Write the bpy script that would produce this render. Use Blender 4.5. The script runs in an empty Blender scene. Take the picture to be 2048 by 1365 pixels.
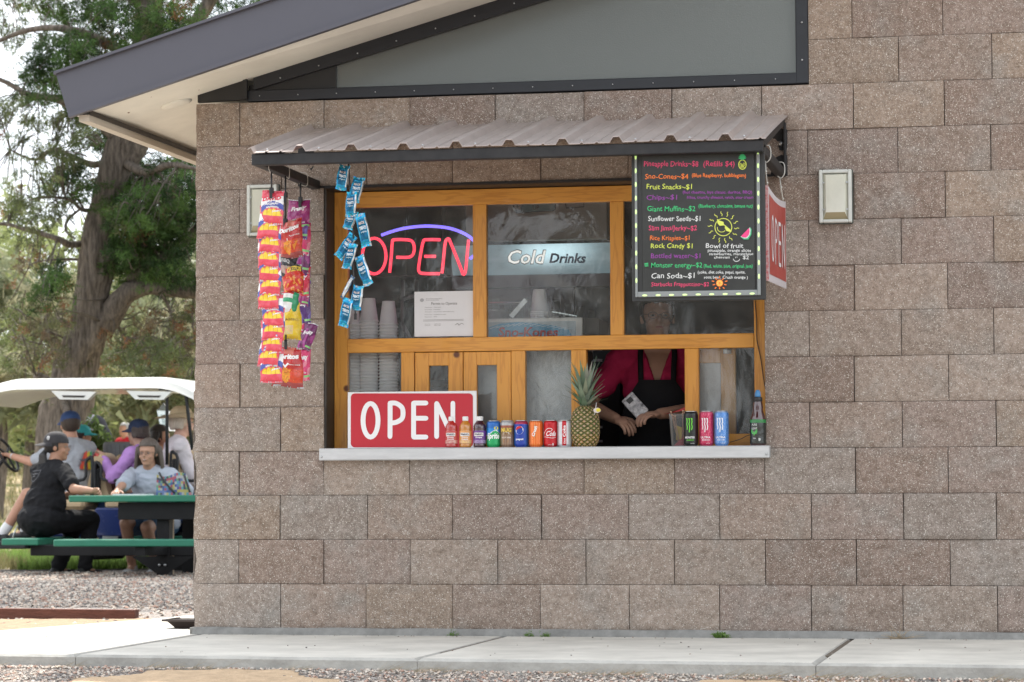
import bpy, math, random
import numpy as np
from mathutils import Vector, Matrix, noise
random.seed(7); rng=np.random.default_rng(7)
R_=math.radians; C=bpy.context.scene.collection; sc=bpy.context.scene

# ---------------------------------------------------------------- camera, sky, sun, exposure
FP=5523.245; YAW=.195482; PIT=.0562499; ROL=-.0031960; CAM=Vector((3.932355,-12.315089,.600413))
def cam_axes():
    cy,sy,cp,sp,cr,sr=math.cos(YAW),math.sin(YAW),math.cos(PIT),math.sin(PIT),math.cos(ROL),math.sin(ROL)
    fw=Vector((-sy*cp,cy*cp,sp)); rt=Vector((cy,sy,0)); up=rt.cross(fw)
    return cr*rt+sr*up, -sr*rt+cr*up, fw
RT,UP,FW=cam_axes()
cd=bpy.data.cameras.new('camera'); cam=bpy.data.objects.new('camera',cd); C.objects.link(cam)
M=Matrix((( RT.x,UP.x,-FW.x,CAM.x),(RT.y,UP.y,-FW.y,CAM.y),(RT.z,UP.z,-FW.z,CAM.z),(0,0,0,1)))
cam.matrix_world=M; cd.sensor_width=36; cd.lens=FP/2048*36; cd.clip_start=.1; cd.clip_end=3000
cd.dof.use_dof=True; cd.dof.focus_distance=12.5; cd.dof.aperture_fstop=8
sc.camera=cam
SUN_DIR=Vector((-.20,.62,1.0)).normalized()      # towards the sun
SUN_EL=math.asin(SUN_DIR.z); SUN_AZ=math.atan2(SUN_DIR.x,SUN_DIR.y)
w=bpy.data.worlds.new('World'); sc.world=w; w.use_nodes=True
wn=w.node_tree.nodes; wl=w.node_tree.links
sky=wn.new('ShaderNodeTexSky'); sky.sky_type='NISHITA'; sky.sun_disc=False
sky.sun_elevation=SUN_EL; sky.sun_rotation=SUN_AZ; sky.dust_density=3.5; sky.air_density=1.2; sky.altitude=1500
# thin bright cloud veil over the blue
tc=wn.new('ShaderNodeTexCoord'); nz=wn.new('ShaderNodeTexNoise'); nz.inputs['Scale'].default_value=2.2; nz.inputs['Detail'].default_value=6
rp=wn.new('ShaderNodeValToRGB'); rp.color_ramp.elements[0].position=.30; rp.color_ramp.elements[1].position=.58
rp.color_ramp.elements[0].color=(.45,.45,.45,1)
mx=wn.new('ShaderNodeMixRGB'); mx.inputs[2].default_value=(10.5,11.0,11.6,1)
wl.new(tc.outputs['Generated'],nz.inputs['Vector']); wl.new(nz.outputs['Fac'],rp.inputs[0]); wl.new(rp.outputs[0],mx.inputs[0])
wl.new(sky.outputs[0],mx.inputs[1]); wl.new(mx.outputs[0],wn['Background'].inputs[0]); wn['Background'].inputs[1].default_value=.10
sd=bpy.data.lights.new('sun','SUN'); sd.energy=3.8; sd.angle=R_(.6); sd.color=(1,.95,.87)
so=bpy.data.objects.new('sun',sd); C.objects.link(so); so.rotation_euler=(-SUN_DIR).to_track_quat('-Z','Y').to_euler()
sc.view_settings.view_transform='Standard'; sc.view_settings.look='None'; sc.view_settings.gamma=1
sc.view_settings.exposure=1.02
sc.cycles.transparent_max_bounces=24; sc.cycles.max_bounces=8

def P(px,py,Y=0.):
    d=FW+RT*float((px-1024)/FP)-UP*float((py-682.5)/FP)
    return CAM+d*((Y-CAM.y)/d.y)
def G(px,py,z):
    d=FW+RT*float((px-1024)/FP)-UP*float((py-682.5)/FP)
    return CAM+d*((z-CAM.z)/d.z)
def pxm(Y): return FP/(Y+12.5)          # photo pixels per metre at that depth

# ---------------------------------------------------------------- materials
MATS={}
def mat(name,col,rough=.6,metal=0,spec=.5,var=.0,vscale=8,bump=0,bscale=60,emit=None,es=1,alpha=1,trans=0,coat=0,var2=None,stretch=None,attr=None,detail=4):
    if name in MATS: return MATS[name]
    m=bpy.data.materials.new(name); m.use_nodes=True; N=m.node_tree.nodes; L=m.node_tree.links; b=N['Principled BSDF']
    b.inputs['Base Color'].default_value=(*col,1); b.inputs['Roughness'].default_value=rough; b.inputs['Metallic'].default_value=metal
    b.inputs['Specular IOR Level'].default_value=spec; b.inputs['Coat Weight'].default_value=coat
    b.inputs['Transmission Weight'].default_value=trans
    if emit: b.inputs['Emission Color'].default_value=(*emit,1); b.inputs['Emission Strength'].default_value=es
    t=N.new('ShaderNodeTexCoord'); mp=N.new('ShaderNodeMapping'); L.new(t.outputs['Object'],mp.inputs[0])
    if stretch: mp.inputs['Scale'].default_value=stretch
    src=None
    if attr:
        a=N.new('ShaderNodeAttribute'); a.attribute_name='Col'; src=a.outputs['Color']; L.new(src,b.inputs['Base Color'])
    if var>0:
        n=N.new('ShaderNodeTexNoise'); n.inputs['Scale'].default_value=vscale; n.inputs['Detail'].default_value=detail+2; n.inputs['Roughness'].default_value=.65
        L.new(mp.outputs[0],n.inputs['Vector'])
        mr=N.new('ShaderNodeMapRange'); mr.inputs[1].default_value=.3; mr.inputs[2].default_value=.7
        L.new(n.outputs['Fac'],mr.inputs[0])
        mi=N.new('ShaderNodeMixRGB'); L.new(mr.outputs[0],mi.inputs[0])
        if src is not None:
            h=N.new('ShaderNodeMixRGB'); h.blend_type='MULTIPLY'; h.inputs[0].default_value=1; h.inputs[2].default_value=(1-var,)*3+(1,)
            L.new(src,h.inputs[1]); L.new(src,mi.inputs[1]); L.new(h.outputs[0],mi.inputs[2])
        else:
            c2=var2 or tuple(c*(1-var) for c in col)
            mi.inputs[1].default_value=(*col,1); mi.inputs[2].default_value=(*c2,1)
        L.new(mi.outputs[0],b.inputs['Base Color'])
        r2=N.new('ShaderNodeMapRange'); r2.inputs[3].default_value=max(0,rough-.07); r2.inputs[4].default_value=min(1,rough+.1)
        L.new(n.outputs['Fac'],r2.inputs[0]); L.new(r2.outputs[0],b.inputs['Roughness'])
    if bump>0:
        n2=N.new('ShaderNodeTexNoise'); n2.inputs['Scale'].default_value=bscale; n2.inputs['Detail'].default_value=5
        L.new(mp.outputs[0],n2.inputs['Vector']); bp=N.new('ShaderNodeBump'); bp.inputs['Strength'].default_value=bump; bp.inputs['Distance'].default_value=.01
        L.new(n2.outputs['Fac'],bp.inputs['Height']); L.new(bp.outputs[0],b.inputs['Normal'])
    MATS[name]=m; return m
def nodes(m): return m.node_tree.nodes,m.node_tree.links,m.node_tree.nodes['Principled BSDF']

def block_material():
    m=mat('split_face_block',(.3,.25,.21),.9,spec=.25); N,L,b=nodes(m)
    t=N.new('ShaderNodeTexCoord').outputs['Object']
    a=N.new('ShaderNodeAttribute'); a.attribute_name='Col'
    def noise_(s,d=4,r=.6):
        n=N.new('ShaderNodeTexNoise'); n.inputs['Scale'].default_value=s; n.inputs['Detail'].default_value=d; n.inputs['Roughness'].default_value=r; L.new(t,n.inputs['Vector']); return n.outputs['Fac']
    def ramp(f,p0,p1):
        r=N.new('ShaderNodeMapRange'); r.inputs[1].default_value=p0; r.inputs[2].default_value=p1; L.new(f,r.inputs[0]); return r.outputs[0]
    def mix(f,c1,c2,bt='MIX'):
        x=N.new('ShaderNodeMixRGB'); x.blend_type=bt
        if isinstance(f,float): x.inputs[0].default_value=f
        else: L.new(f,x.inputs[0])
        for i,c in ((1,c1),(2,c2)):
            if isinstance(c,tuple): x.inputs[i].default_value=(*c,1)
            else: L.new(c,x.inputs[i])
        return x.outputs[0]
    base=a.outputs['Color']
    base=mix(ramp(noise_(4.5,5),.5,.78),base,(.42,.40,.37))        # pale bloom
    base=mix(ramp(noise_(26,6,.7),.36,.66),base,mix(1.,base,(.76,.745,.73),'MULTIPLY'))  # tonal mottling painted in for the light and shade of the rough relief
    base=mix(ramp(noise_(55,5,.75),.38,.72),mix(1.,base,(.62,.58,.55),'MULTIPLY'),base)
    def flecks(scale,lo,hi,colr,amount,w=1):
        global fleck
        v=N.new('ShaderNodeTexVoronoi'); v.inputs['Scale'].default_value=scale; v.inputs['Randomness'].default_value=1; L.new(t,v.inputs['Vector'])
        s=N.new('ShaderNodeSeparateColor'); L.new(v.outputs['Color'],s.inputs[0])
        g=ramp(s.outputs[0],amount,amount+.02); d=ramp(v.outputs['Distance'],hi,lo)
        x=N.new('ShaderNodeMath'); x.operation='MULTIPLY'; L.new(g,x.inputs[0]); L.new(d,x.inputs[1]); return x.outputs[0]
    base=mix(flecks(260,.3,.5,None,.66),base,(.50,.44,.39))
    base=mix(flecks(160,.22,.42,None,.84),base,(.70,.66,.60))
    base=mix(flecks(190,.22,.40,None,.88),base,(.12,.10,.085))
    L.new(base,b.inputs['Base Color'])
    h=noise_(36,9,.74); bp=N.new('ShaderNodeBump'); bp.inputs['Strength'].default_value=.75; bp.inputs['Distance'].default_value=.018
    L.new(h,bp.inputs['Height']); L.new(bp.outputs[0],b.inputs['Normal'])
    return m
def wood_material(name,axis,c1=(.76,.365,.065),c2=(.54,.21,.03)):
    m=mat(name,c1,.42,spec=.5,coat=.15); N,L,b=nodes(m)
    t=N.new('ShaderNodeTexCoord').outputs['Object']; mp=N.new('ShaderNodeMapping'); L.new(t,mp.inputs[0])
    mp.inputs['Scale'].default_value=(1.3,14,14) if axis=='x' else (14,14,1.3)
    n=N.new('ShaderNodeTexNoise'); n.inputs['Scale'].default_value=2.6; n.inputs['Detail'].default_value=3; L.new(mp.outputs[0],n.inputs['Vector'])
    wv=N.new('ShaderNodeMath'); wv.operation='MULTIPLY'; wv.inputs[1].default_value=26; L.new(n.outputs['Fac'],wv.inputs[0])
    s=N.new('ShaderNodeMath'); s.operation='SINE'; L.new(wv.outputs[0],s.inputs[0])
    mr=N.new('ShaderNodeMapRange'); mr.inputs[1].default_value=.2; mr.inputs[2].default_value=1; L.new(s.outputs[0],mr.inputs[0])
    f=N.new('ShaderNodeMath'); f.operation='MULTIPLY'; f.inputs[1].default_value=.5; L.new(mr.outputs[0],f.inputs[0])
    x=N.new('ShaderNodeMixRGB'); x.inputs[1].default_value=(*c1,1); x.inputs[2].default_value=(*c2,1); L.new(f.outputs[0],x.inputs[0])
    v=N.new('ShaderNodeTexVoronoi'); v.inputs['Scale'].default_value=5.5; L.new(t,v.inputs['Vector'])
    k=N.new('ShaderNodeMapRange'); k.inputs[1].default_value=.11; k.inputs[2].default_value=.06; L.new(v.outputs['Distance'],k.inputs[0])
    y=N.new('ShaderNodeMixRGB'); y.inputs[2].default_value=(.12,.03,.008,1); L.new(k.outputs[0],y.inputs[0]); L.new(x.outputs[0],y.inputs[1])
    big=N.new('ShaderNodeTexNoise'); big.inputs['Scale'].default_value=3; L.new(t,big.inputs['Vector'])
    z=N.new('ShaderNodeMixRGB'); z.blend_type='MULTIPLY'; z.inputs[2].default_value=(.8,.72,.6,1); L.new(big.outputs['Fac'],z.inputs[0]); L.new(y.outputs[0],z.inputs[1])
    L.new(z.outputs[0],b.inputs['Base Color']); return m
def glass_material(name,tint=(.93,.96,.95),refl=1.0,dust_haze=0,bump=.09,bs=1.8,haze=.045,ior=1.6):
    m=bpy.data.materials.new(name); m.use_nodes=True; N=m.node_tree.nodes; L=m.node_tree.links; N.clear()
    o=N.new('ShaderNodeOutputMaterial'); tr=N.new('ShaderNodeBsdfTransparent'); tr.inputs[0].default_value=(*tint,1)
    g=N.new('ShaderNodeBsdfGlossy'); g.inputs['Roughness'].default_value=haze; g.inputs[0].default_value=(refl,)*3+(1,)
    f=N.new('ShaderNodeFresnel'); f.inputs[0].default_value=ior; mx=N.new('ShaderNodeMixShader')
    t=N.new('ShaderNodeTexCoord').outputs['Object']
    n=N.new('ShaderNodeTexNoise'); n.inputs['Scale'].default_value=bs; n.inputs['Detail'].default_value=2; n.inputs['Distortion'].default_value=1.5; L.new(t,n.inputs['Vector'])
    n2=N.new('ShaderNodeTexNoise'); n2.inputs['Scale'].default_value=11; n2.inputs['Detail'].default_value=5; n2.inputs['Distortion'].default_value=2.5; L.new(t,n2.inputs['Vector'])
    ad=N.new('ShaderNodeMath'); ad.operation='MULTIPLY_ADD'; ad.inputs[1].default_value=.09; L.new(n2.outputs['Fac'],ad.inputs[0]); L.new(n.outputs['Fac'],ad.inputs[2])
    b=N.new('ShaderNodeBump'); b.inputs['Strength'].default_value=bump; b.inputs['Distance'].default_value=.06; L.new(ad.outputs[0],b.inputs['Height'])
    L.new(b.outputs[0],g.inputs['Normal'])
    L.new(f.outputs[0],mx.inputs[0]); L.new(tr.outputs[0],mx.inputs[1]); L.new(g.outputs[0],mx.inputs[2])
    if dust_haze:  # dusty plastic film, mixed in to give the panes a hazy grey look
        df=N.new('ShaderNodeBsdfDiffuse'); df.inputs[0].default_value=(.62,.63,.62,1); m2=N.new('ShaderNodeMixShader'); n3=N.new('ShaderNodeTexNoise'); n3.inputs['Scale'].default_value=5; n3.inputs['Detail'].default_value=7; n3.inputs['Distortion'].default_value=1.2; L.new(t,n3.inputs['Vector'])
        r3=N.new('ShaderNodeMapRange'); r3.inputs[1].default_value=.3; r3.inputs[2].default_value=.75; r3.inputs[3].default_value=dust_haze*.5; r3.inputs[4].default_value=dust_haze*1.7; L.new(n3.outputs['Fac'],r3.inputs[0]); L.new(r3.outputs[0],m2.inputs[0]); L.new(mx.outputs[0],m2.inputs[1]); L.new(df.outputs[0],m2.inputs[2]); L.new(m2.outputs[0],o.inputs[0])
    else: L.new(mx.outputs[0],o.inputs[0])
    MATS[name]=m; return m
def leaf_material(name):
    m=bpy.data.materials.new(name); m.use_nodes=True; N=m.node_tree.nodes; L=m.node_tree.links; b=N['Principled BSDF']
    b.inputs['Roughness'].default_value=.6; b.inputs['Specular IOR Level'].default_value=.25
    a=N.new('ShaderNodeAttribute'); a.attribute_name='Col'; L.new(a.outputs['Color'],b.inputs['Base Color'])
    t=N.new('ShaderNodeBsdfTranslucent'); L.new(a.outputs['Color'],t.inputs[0]); mx=N.new('ShaderNodeMixShader'); mx.inputs[0].default_value=.35
    o=N['Material Output']; L.new(b.outputs[0],mx.inputs[1]); L.new(t.outputs[0],mx.inputs[2]); L.new(mx.outputs[0],o.inputs[0]); MATS[name]=m; return m

BLOCK=block_material(); WOODX=wood_material('pine_wood_horizontal','x'); WOODZ=wood_material('pine_wood_vertical','z')
PALEW=wood_material('pale_pine_wood','z',(.62,.36,.14),(.5,.25,.08))
GLASS=glass_material('window_glass',dust_haze=.085); LEAF=leaf_material('foliage')
PRINT=mat('printed_film',(.5,.5,.5),.24,spec=.7,var=.1,vscale=60,bump=.45,bscale=38,attr=1)
FOIL=mat('printed_foil',(.5,.5,.5),.24,metal=.55,spec=.5,bump=.5,bscale=45,attr=1)
CANM=mat('can_print',(.5,.5,.5),.28,metal=.25,spec=.6,attr=1,var=.05,vscale=30)
PAINT=mat('flat_paint',(.5,.5,.5),.55,attr=1)
BLACK=mat('black_steel',(.012,.013,.015),.5,spec=.35,var=.35,vscale=14,var2=(.028,.028,.03),bump=.08,bscale=90)
DARK=mat('dark_bronze',(.035,.029,.024),.5,var=.3,vscale=9)
WHITE=mat('white_plastic',(.78,.79,.78),.4,var=.08,vscale=12)
STEEL=mat('steel',(.55,.56,.57),.3,metal=.9,var=.25,vscale=18)
SKINM={}
def skin(tone=(.46,.26,.17)):
    k='skin_%d'%int(tone[0]*100)
    return mat(k,tone,.5,spec=.4,var=.18,vscale=14)

# ---------------------------------------------------------------- mesh building
class MB:
    def __init__(s): s.v=[]; s.f=[]; s.c=[]; s.mi=[]; s.sm=[]
    def add(s,vs,fs,col=None,mi=0,smooth=False):
        o=len(s.v); s.v.extend([tuple(v) for v in vs])
        for k,f in enumerate(fs):
            s.f.append(tuple(i+o for i in f)); s.c.append(col[k] if isinstance(col,list) else col); s.mi.append(mi); s.sm.append(smooth)
        return s
    def box(s,a,b,bev=0,col=None,mi=0):
        x0,y0,z0=[min(a[i],b[i]) for i in range(3)]; x1,y1,z1=[max(a[i],b[i]) for i in range(3)]
        if bev<=0:
            v=[(x0,y0,z0),(x1,y0,z0),(x1,y1,z0),(x0,y1,z0),(x0,y0,z1),(x1,y0,z1),(x1,y1,z1),(x0,y1,z1)]
            return s.add(v,[(0,3,2,1),(4,5,6,7),(0,1,5,4),(1,2,6,5),(2,3,7,6),(3,0,4,7)],col,mi)
        e=min(bev,(x1-x0)*.45,(y1-y0)*.45,(z1-z0)*.45); v=[]; X=(x0,x1);Yy=(y0,y1);Z=(z0,z1); idx={}
        for i in (0,1):
            for j in (0,1):
                for k in (0,1):
                    sx=e if i==0 else -e; sy=e if j==0 else -e; sz=e if k==0 else -e
                    for ax in range(3):
                        idx[i,j,k,ax]=len(v); p=[X[i]+sx,Yy[j]+sy,Z[k]+sz]; p[ax]=(X[i],Yy[j],Z[k])[ax]; v.append(tuple(p))
        f=[]
        for ax in range(3):
            for d in (0,1):
                o1,o2=[q for q in range(3) if q!=ax]; q=[]
                for a_,b_ in ((0,0),(1,0),(1,1),(0,1)):
                    t=[0,0,0]; t[ax]=d; t[o1]=a_; t[o2]=b_; q.append(idx[(*t,ax)])
                f.append(tuple(q))
        for ax in range(3):
            o1,o2=[q for q in range(3) if q!=ax]
            for a_ in (0,1):
                for b_ in (0,1):
                    t0=[0,0,0];t1=[0,0,0]; t0[o1]=t1[o1]=a_; t0[o2]=t1[o2]=b_; t1[ax]=1
                    f.append((idx[(*t0,o1)],idx[(*t1,o1)],idx[(*t1,o2)],idx[(*t0,o2)]))
        for i in (0,1):
            for j in (0,1):
                for k in (0,1): f.append((idx[i,j,k,0],idx[i,j,k,1],idx[i,j,k,2]))
        return s.add(v,f,col,mi)
    def beam(s,a,b,w,h,up=(0,0,1),col=None,mi=0):
        a=Vector(a);b=Vector(b);d=(b-a).normalized();r=d.cross(Vector(up)).normalized();u=r.cross(d)
        v=[a+r*x*w/2+u*z*h/2 for x,z in((-1,-1),(1,-1),(1,1),(-1,1))]+[b+r*x*w/2+u*z*h/2 for x,z in((-1,-1),(1,-1),(1,1),(-1,1))]
        return s.add(v,[(0,1,2,3),(7,6,5,4),(0,4,5,1),(1,5,6,2),(2,6,7,3),(3,7,4,0)],col,mi)
    def tube(s,pts,r,n=8,col=None,mi=0,sq=None,cap=True):
        pts=[Vector(p) for p in pts]; rs=r if isinstance(r,(list,tuple)) else [r]*len(pts)
        V=[];F=[]; ref=None
        for i,p in enumerate(pts):
            d=(pts[min(i+1,len(pts)-1)]-pts[max(i-1,0)])
            d=d.normalized() if d.length>1e-9 else Vector((0,0,1))
            if ref is None:
                ref=Vector((0,1,0)) if abs(d.y)<.9 else Vector((1,0,0))
            u=(ref-d*ref.dot(d)); u=u.normalized() if u.length>1e-6 else d.orthogonal().normalized(); ref=u; w_=d.cross(u)
            for k in range(n):
                a=2*math.pi*k/n; q=u*math.cos(a)*rs[i]*(sq or 1)+w_*math.sin(a)*rs[i]; V.append(p+q)
        for i in range(len(pts)-1):
            for k in range(n): F.append((i*n+k,i*n+(k+1)%n,(i+1)*n+(k+1)%n,(i+1)*n+k))
        if cap: F.append(tuple(range(n-1,-1,-1))); F.append(tuple((len(pts)-1)*n+k for k in range(n)))
        return s.add(V,F,col,mi,True)
    def lathe(s,prof,c=(0,0,0),n=24,colf=None,col=None,mi=0,smooth=True,axis='z',M_=None):
        V=[];F=[];CC=[]; m=len(prof)
        for r,z in prof:
            for k in range(n):
                a=2*math.pi*k/n; V.append(Vector((r*math.cos(a),r*math.sin(a),z)))
        for i in range(m-1):
            for k in range(n):
                F.append((i*n+k,i*n+(k+1)%n,(i+1)*n+(k+1)%n,(i+1)*n+k))
                if colf: CC.append(colf(2*math.pi*(k+.5)/n,(prof[i][1]+prof[i+1][1])/2))
        F.append(tuple(range(n-1,-1,-1))); F.append(tuple((m-1)*n+k for k in range(n)))
        if colf: CC+= [colf(0,prof[0][1]),colf(0,prof[-1][1])]
        if axis=='y': V=[Vector((v.x,-v.z,v.y)) for v in V]
        if axis=='x': V=[Vector((v.z,v.y,-v.x)) for v in V]
        if M_: V=[M_@v for v in V]
        V=[v+Vector(c) for v in V]
        return s.add(V,F,CC if colf else col,mi,smooth)
    def ell(s,c,r,n=16,m=10,M_=None,col=None,mi=0):
        if not isinstance(r,(tuple,list)): r=(r,r,r)
        V=[];F=[]
        V.append(Vector((0,0,-r[2])))
        for i in range(1,m):
            t=math.pi*i/m
            for k in range(n): a=2*math.pi*k/n; V.append(Vector((r[0]*math.sin(t)*math.cos(a),r[1]*math.sin(t)*math.sin(a),-r[2]*math.cos(t))))
        V.append(Vector((0,0,r[2]))); top=len(V)-1
        for k in range(n): F.append((0,1+(k+1)%n,1+k)); F.append((top,1+(m-2)*n+k,1+(m-2)*n+(k+1)%n))
        for i in range(m-2):
            for k in range(n): F.append((1+i*n+k,1+i*n+(k+1)%n,1+(i+1)*n+(k+1)%n,1+(i+1)*n+k))
        if M_: V=[M_@v for v in V]
        return s.add([v+Vector(c) for v in V],F,col,mi,True)
    def prism(s,poly,d,col=None,mi=0):      # poly: closed list of 3D points, extruded by vector d
        n=len(poly); d=Vector(d); V=[Vector(p) for p in poly]+[Vector(p)+d for p in poly]
        F=[tuple(range(n)),tuple(range(2*n-1,n-1,-1))]+[(i,i+n,(i+1)%n+n,(i+1)%n) for i in range(n)]
        return s.add(V,F,col,mi)
    def build(s,name,m,parent=None,loc=(0,0,0),rot=None,link=True):
        me=bpy.data.meshes.new(name); L=Vector(loc)
        me.from_pydata([Vector(v)-L for v in s.v],[],s.f)
        ms=m if isinstance(m,(list,tuple)) else [m]
        for x in ms: me.materials.append(x)
        if len(ms)>1: me.polygons.foreach_set('material_index',s.mi)
        me.polygons.foreach_set('use_smooth',s.sm)
        if any(c is not None for c in s.c):
            at=me.color_attributes.new('Col','FLOAT_COLOR','CORNER'); arr=np.ones((len(me.loops),4),dtype=np.float32); i=0
            for f,c in zip(s.f,s.c):
                if c is not None: arr[i:i+len(f),:3]=c[:3]
                i+=len(f)
            at.data.foreach_set('color',arr.ravel())
        me.update(); o=bpy.data.objects.new(name,me)
        if link: C.objects.link(o)
        if parent: o.parent=parent
        return o
def np_mesh(name,V,F,m,col=None,smooth=False,parent=None):
    me=bpy.data.meshes.new(name); V=np.asarray(V,dtype=np.float32); F=np.asarray(F,dtype=np.int32); k=F.shape[1]
    me.vertices.add(len(V)); me.vertices.foreach_set('co',V.ravel()); me.loops.add(F.size); me.loops.foreach_set('vertex_index',F.ravel())
    me.polygons.add(len(F)); me.polygons.foreach_set('loop_start',np.arange(0,F.size,k,dtype=np.int32)); me.polygons.foreach_set('loop_total',np.full(len(F),k,dtype=np.int32))
    me.polygons.foreach_set('use_smooth',np.full(len(F),smooth))
    me.materials.append(m)
    if col is not None:
        at=me.color_attributes.new('Col','FLOAT_COLOR','CORNER'); c=np.ones((F.size,4),dtype=np.float32); c[:,:3]=np.repeat(np.asarray(col,dtype=np.float32),k,axis=0); at.data.foreach_set('color',c.ravel())
    me.update(); me.validate(); o=bpy.data.objects.new(name,me); C.objects.link(o)
    if parent: o.parent=parent
    return o
def tag(o,label=None,cat=None,group=None,kind=None):
    if label: o['label']=label
    if cat: o['category']=cat
    if group: o['group']=group
    if kind: o['kind']=kind
    return o
def thing(name,label,cat,loc=(0,0,0),group=None,rot=None):
    o=bpy.data.objects.new(name,None); C.objects.link(o); o.location=loc; o.empty_display_size=.05
    if rot: o.rotation_euler=rot
    return tag(o,label,cat,group)
SPLIT=dict(screws='screw',side_arm='side_arm',soffit_nails='nail',roof_post='roof_post',screw='screw',clip='clip',bolt='bolt',wall_bracket='wall_bracket',wheel='wheel',stick='stick',shelf_board='shelf_board',sack='sack',roof_handle_slot='roof_handle_slot',strap='strap',trim='trim',seat_back='seat_back',shelf_edge='shelf_edge',stocked_goods='stocked_item',hook='hook',interior_wall='interior_wall',mullion='mullion',armrest='armrest',rail='rail',candy_packet='candy_packet')
def pieces(mb):
    n=len(mb.v); p=list(range(n))
    def fd(i):
        while p[i]!=i: p[i]=p[p[i]]; i=p[i]
        return i
    for f in mb.f:
        r=fd(f[0])
        for i in f[1:]: p[fd(i)]=r
    g={}
    for k,f in enumerate(mb.f): g.setdefault(fd(f[0]),[]).append(k)
    out=[]
    for ks in g.values():
        q=MB(); ix={}
        for k in ks:
            for i in mb.f[k]:
                if i not in ix: ix[i]=len(q.v); q.v.append(mb.v[i])
            q.f.append(tuple(ix[i] for i in mb.f[k])); q.c.append(mb.c[k]); q.mi.append(mb.mi[k]); q.sm.append(mb.sm[k])
        out.append(q)
    return out
class T:                                    # a thing; its parts are given in world coordinates
    def __init__(s,name,label,cat,loc,group=None): s.o=thing(name,label,cat,loc,group); s.l=Vector(loc)
    def part(s,name,mb,m,parent=None,label=None):
        one=SPLIT.get(name)
        if one:
            for p in pieces(mb): o=p.build(one,m,parent or s.o,s.l)
            return o
        o=mb.build(name,m,parent or s.o,s.l)
        if label: o['label']=label
        return o
def copy_tree(o,parent=None):
    c=o.copy(); C.objects.link(c); c.parent=parent
    for ch in list(o.children): copy_tree(ch,c)
    return c
TX={}
def text2d(s,bold=0.,shear=0.,spacing=1.):
    k=(s,bold,shear,spacing)
    if k not in TX:
        cu=bpy.data.curves.new('t','FONT'); cu.body=s; cu.offset=bold; cu.shear=shear; cu.space_character=spacing; cu.resolution_u=2; cu.fill_mode='FRONT'
        ob=bpy.data.objects.new('t',cu); C.objects.link(ob); dg=bpy.context.evaluated_depsgraph_get(); me=bpy.data.meshes.new_from_object(ob.evaluated_get(dg))
        v=np.array([(q.co.x,q.co.y) for q in me.vertices]) if len(me.vertices) else np.zeros((1,2)); f=[tuple(p.vertices) for p in me.polygons]
        x0,x1=v[:,0].min(),v[:,0].max(); v[:,0]=(v[:,0]-x0)/max(x1-x0,1e-6)
        bpy.data.objects.remove(ob); bpy.data.meshes.remove(me); bpy.data.curves.remove(cu); TX[k]=(v,f,x1-x0)
    return TX[k]
def lift(mb,fn):
    mb.k=getattr(mb,'k',0)+1; o=Vector(getattr(mb,'off',(0,-1,0)))*(.00006*mb.k)
    return lambda u,v:fn(u,v)+o
def put_text(mb,s,fn,u0,u1,v0,h,col,bold=.0,shear=0.,wob=0.,fit=True,spacing=1.):
    """letters between u0..u1, baseline v0, capital height h; fn maps (u,v)->3D point"""
    v,f,wd=text2d(s,bold,shear,spacing)
    ph=random.random()*6; fn=lift(mb,fn)
    pts=[]
    for x,y in v:
        dy=wob*h*math.sin(x*wd*3.1+ph)+wob*.6*h*math.sin(x*wd*8+ph*2)
        pts.append(fn(u0+(u1-u0)*x,v0+y/.7*h+dy))
    mb.add(pts,f,col)
def remesh(mb,vox,name,m,parent=None,loc=(0,0,0),smooth=3,extra=None,fold=0):
    me=bpy.data.meshes.new('tmp'); me.from_pydata([tuple(v) for v in mb.v],[],mb.f); ob=bpy.data.objects.new('tmp',me); C.objects.link(ob)
    r=ob.modifiers.new('r','REMESH'); r.mode='VOXEL'; r.voxel_size=vox; r.use_smooth_shade=True
    if smooth: s_=ob.modifiers.new('s','SMOOTH'); s_.factor=.5; s_.iterations=smooth
    dg=bpy.context.evaluated_depsgraph_get(); nm=bpy.data.meshes.new_from_object(ob.evaluated_get(dg)); bpy.data.objects.remove(ob)
    if fold:
        NC=[(v.co.copy(),v.normal.copy()) for v in nm.vertices]; NV=[]
        for q,vn in NC:
            r=1-abs(noise.noise(Vector((q.x*7+q.z*5,q.y*7,q.z*11-q.x*4)))*2.2); r2=1-abs(noise.noise(Vector((q.x*16-q.z*9,q.y*16,q.z*15+3)))*2); NV.append(q+vn*fold*(max(r,-.2)-.35+.35*r2))
        for v,q in zip(nm.vertices,NV): v.co=q
    o2=MB(); o2.v=[tuple(v.co) for v in nm.vertices]; o2.f=[tuple(p.vertices) for p in nm.polygons]; o2.c=[None]*len(o2.f); o2.mi=[0]*len(o2.f); o2.sm=[True]*len(o2.f)
    if extra: o2.add(extra.v,extra.f,None,0,True)
    return o2.build(name,m,parent,loc)
U=.2032
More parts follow.
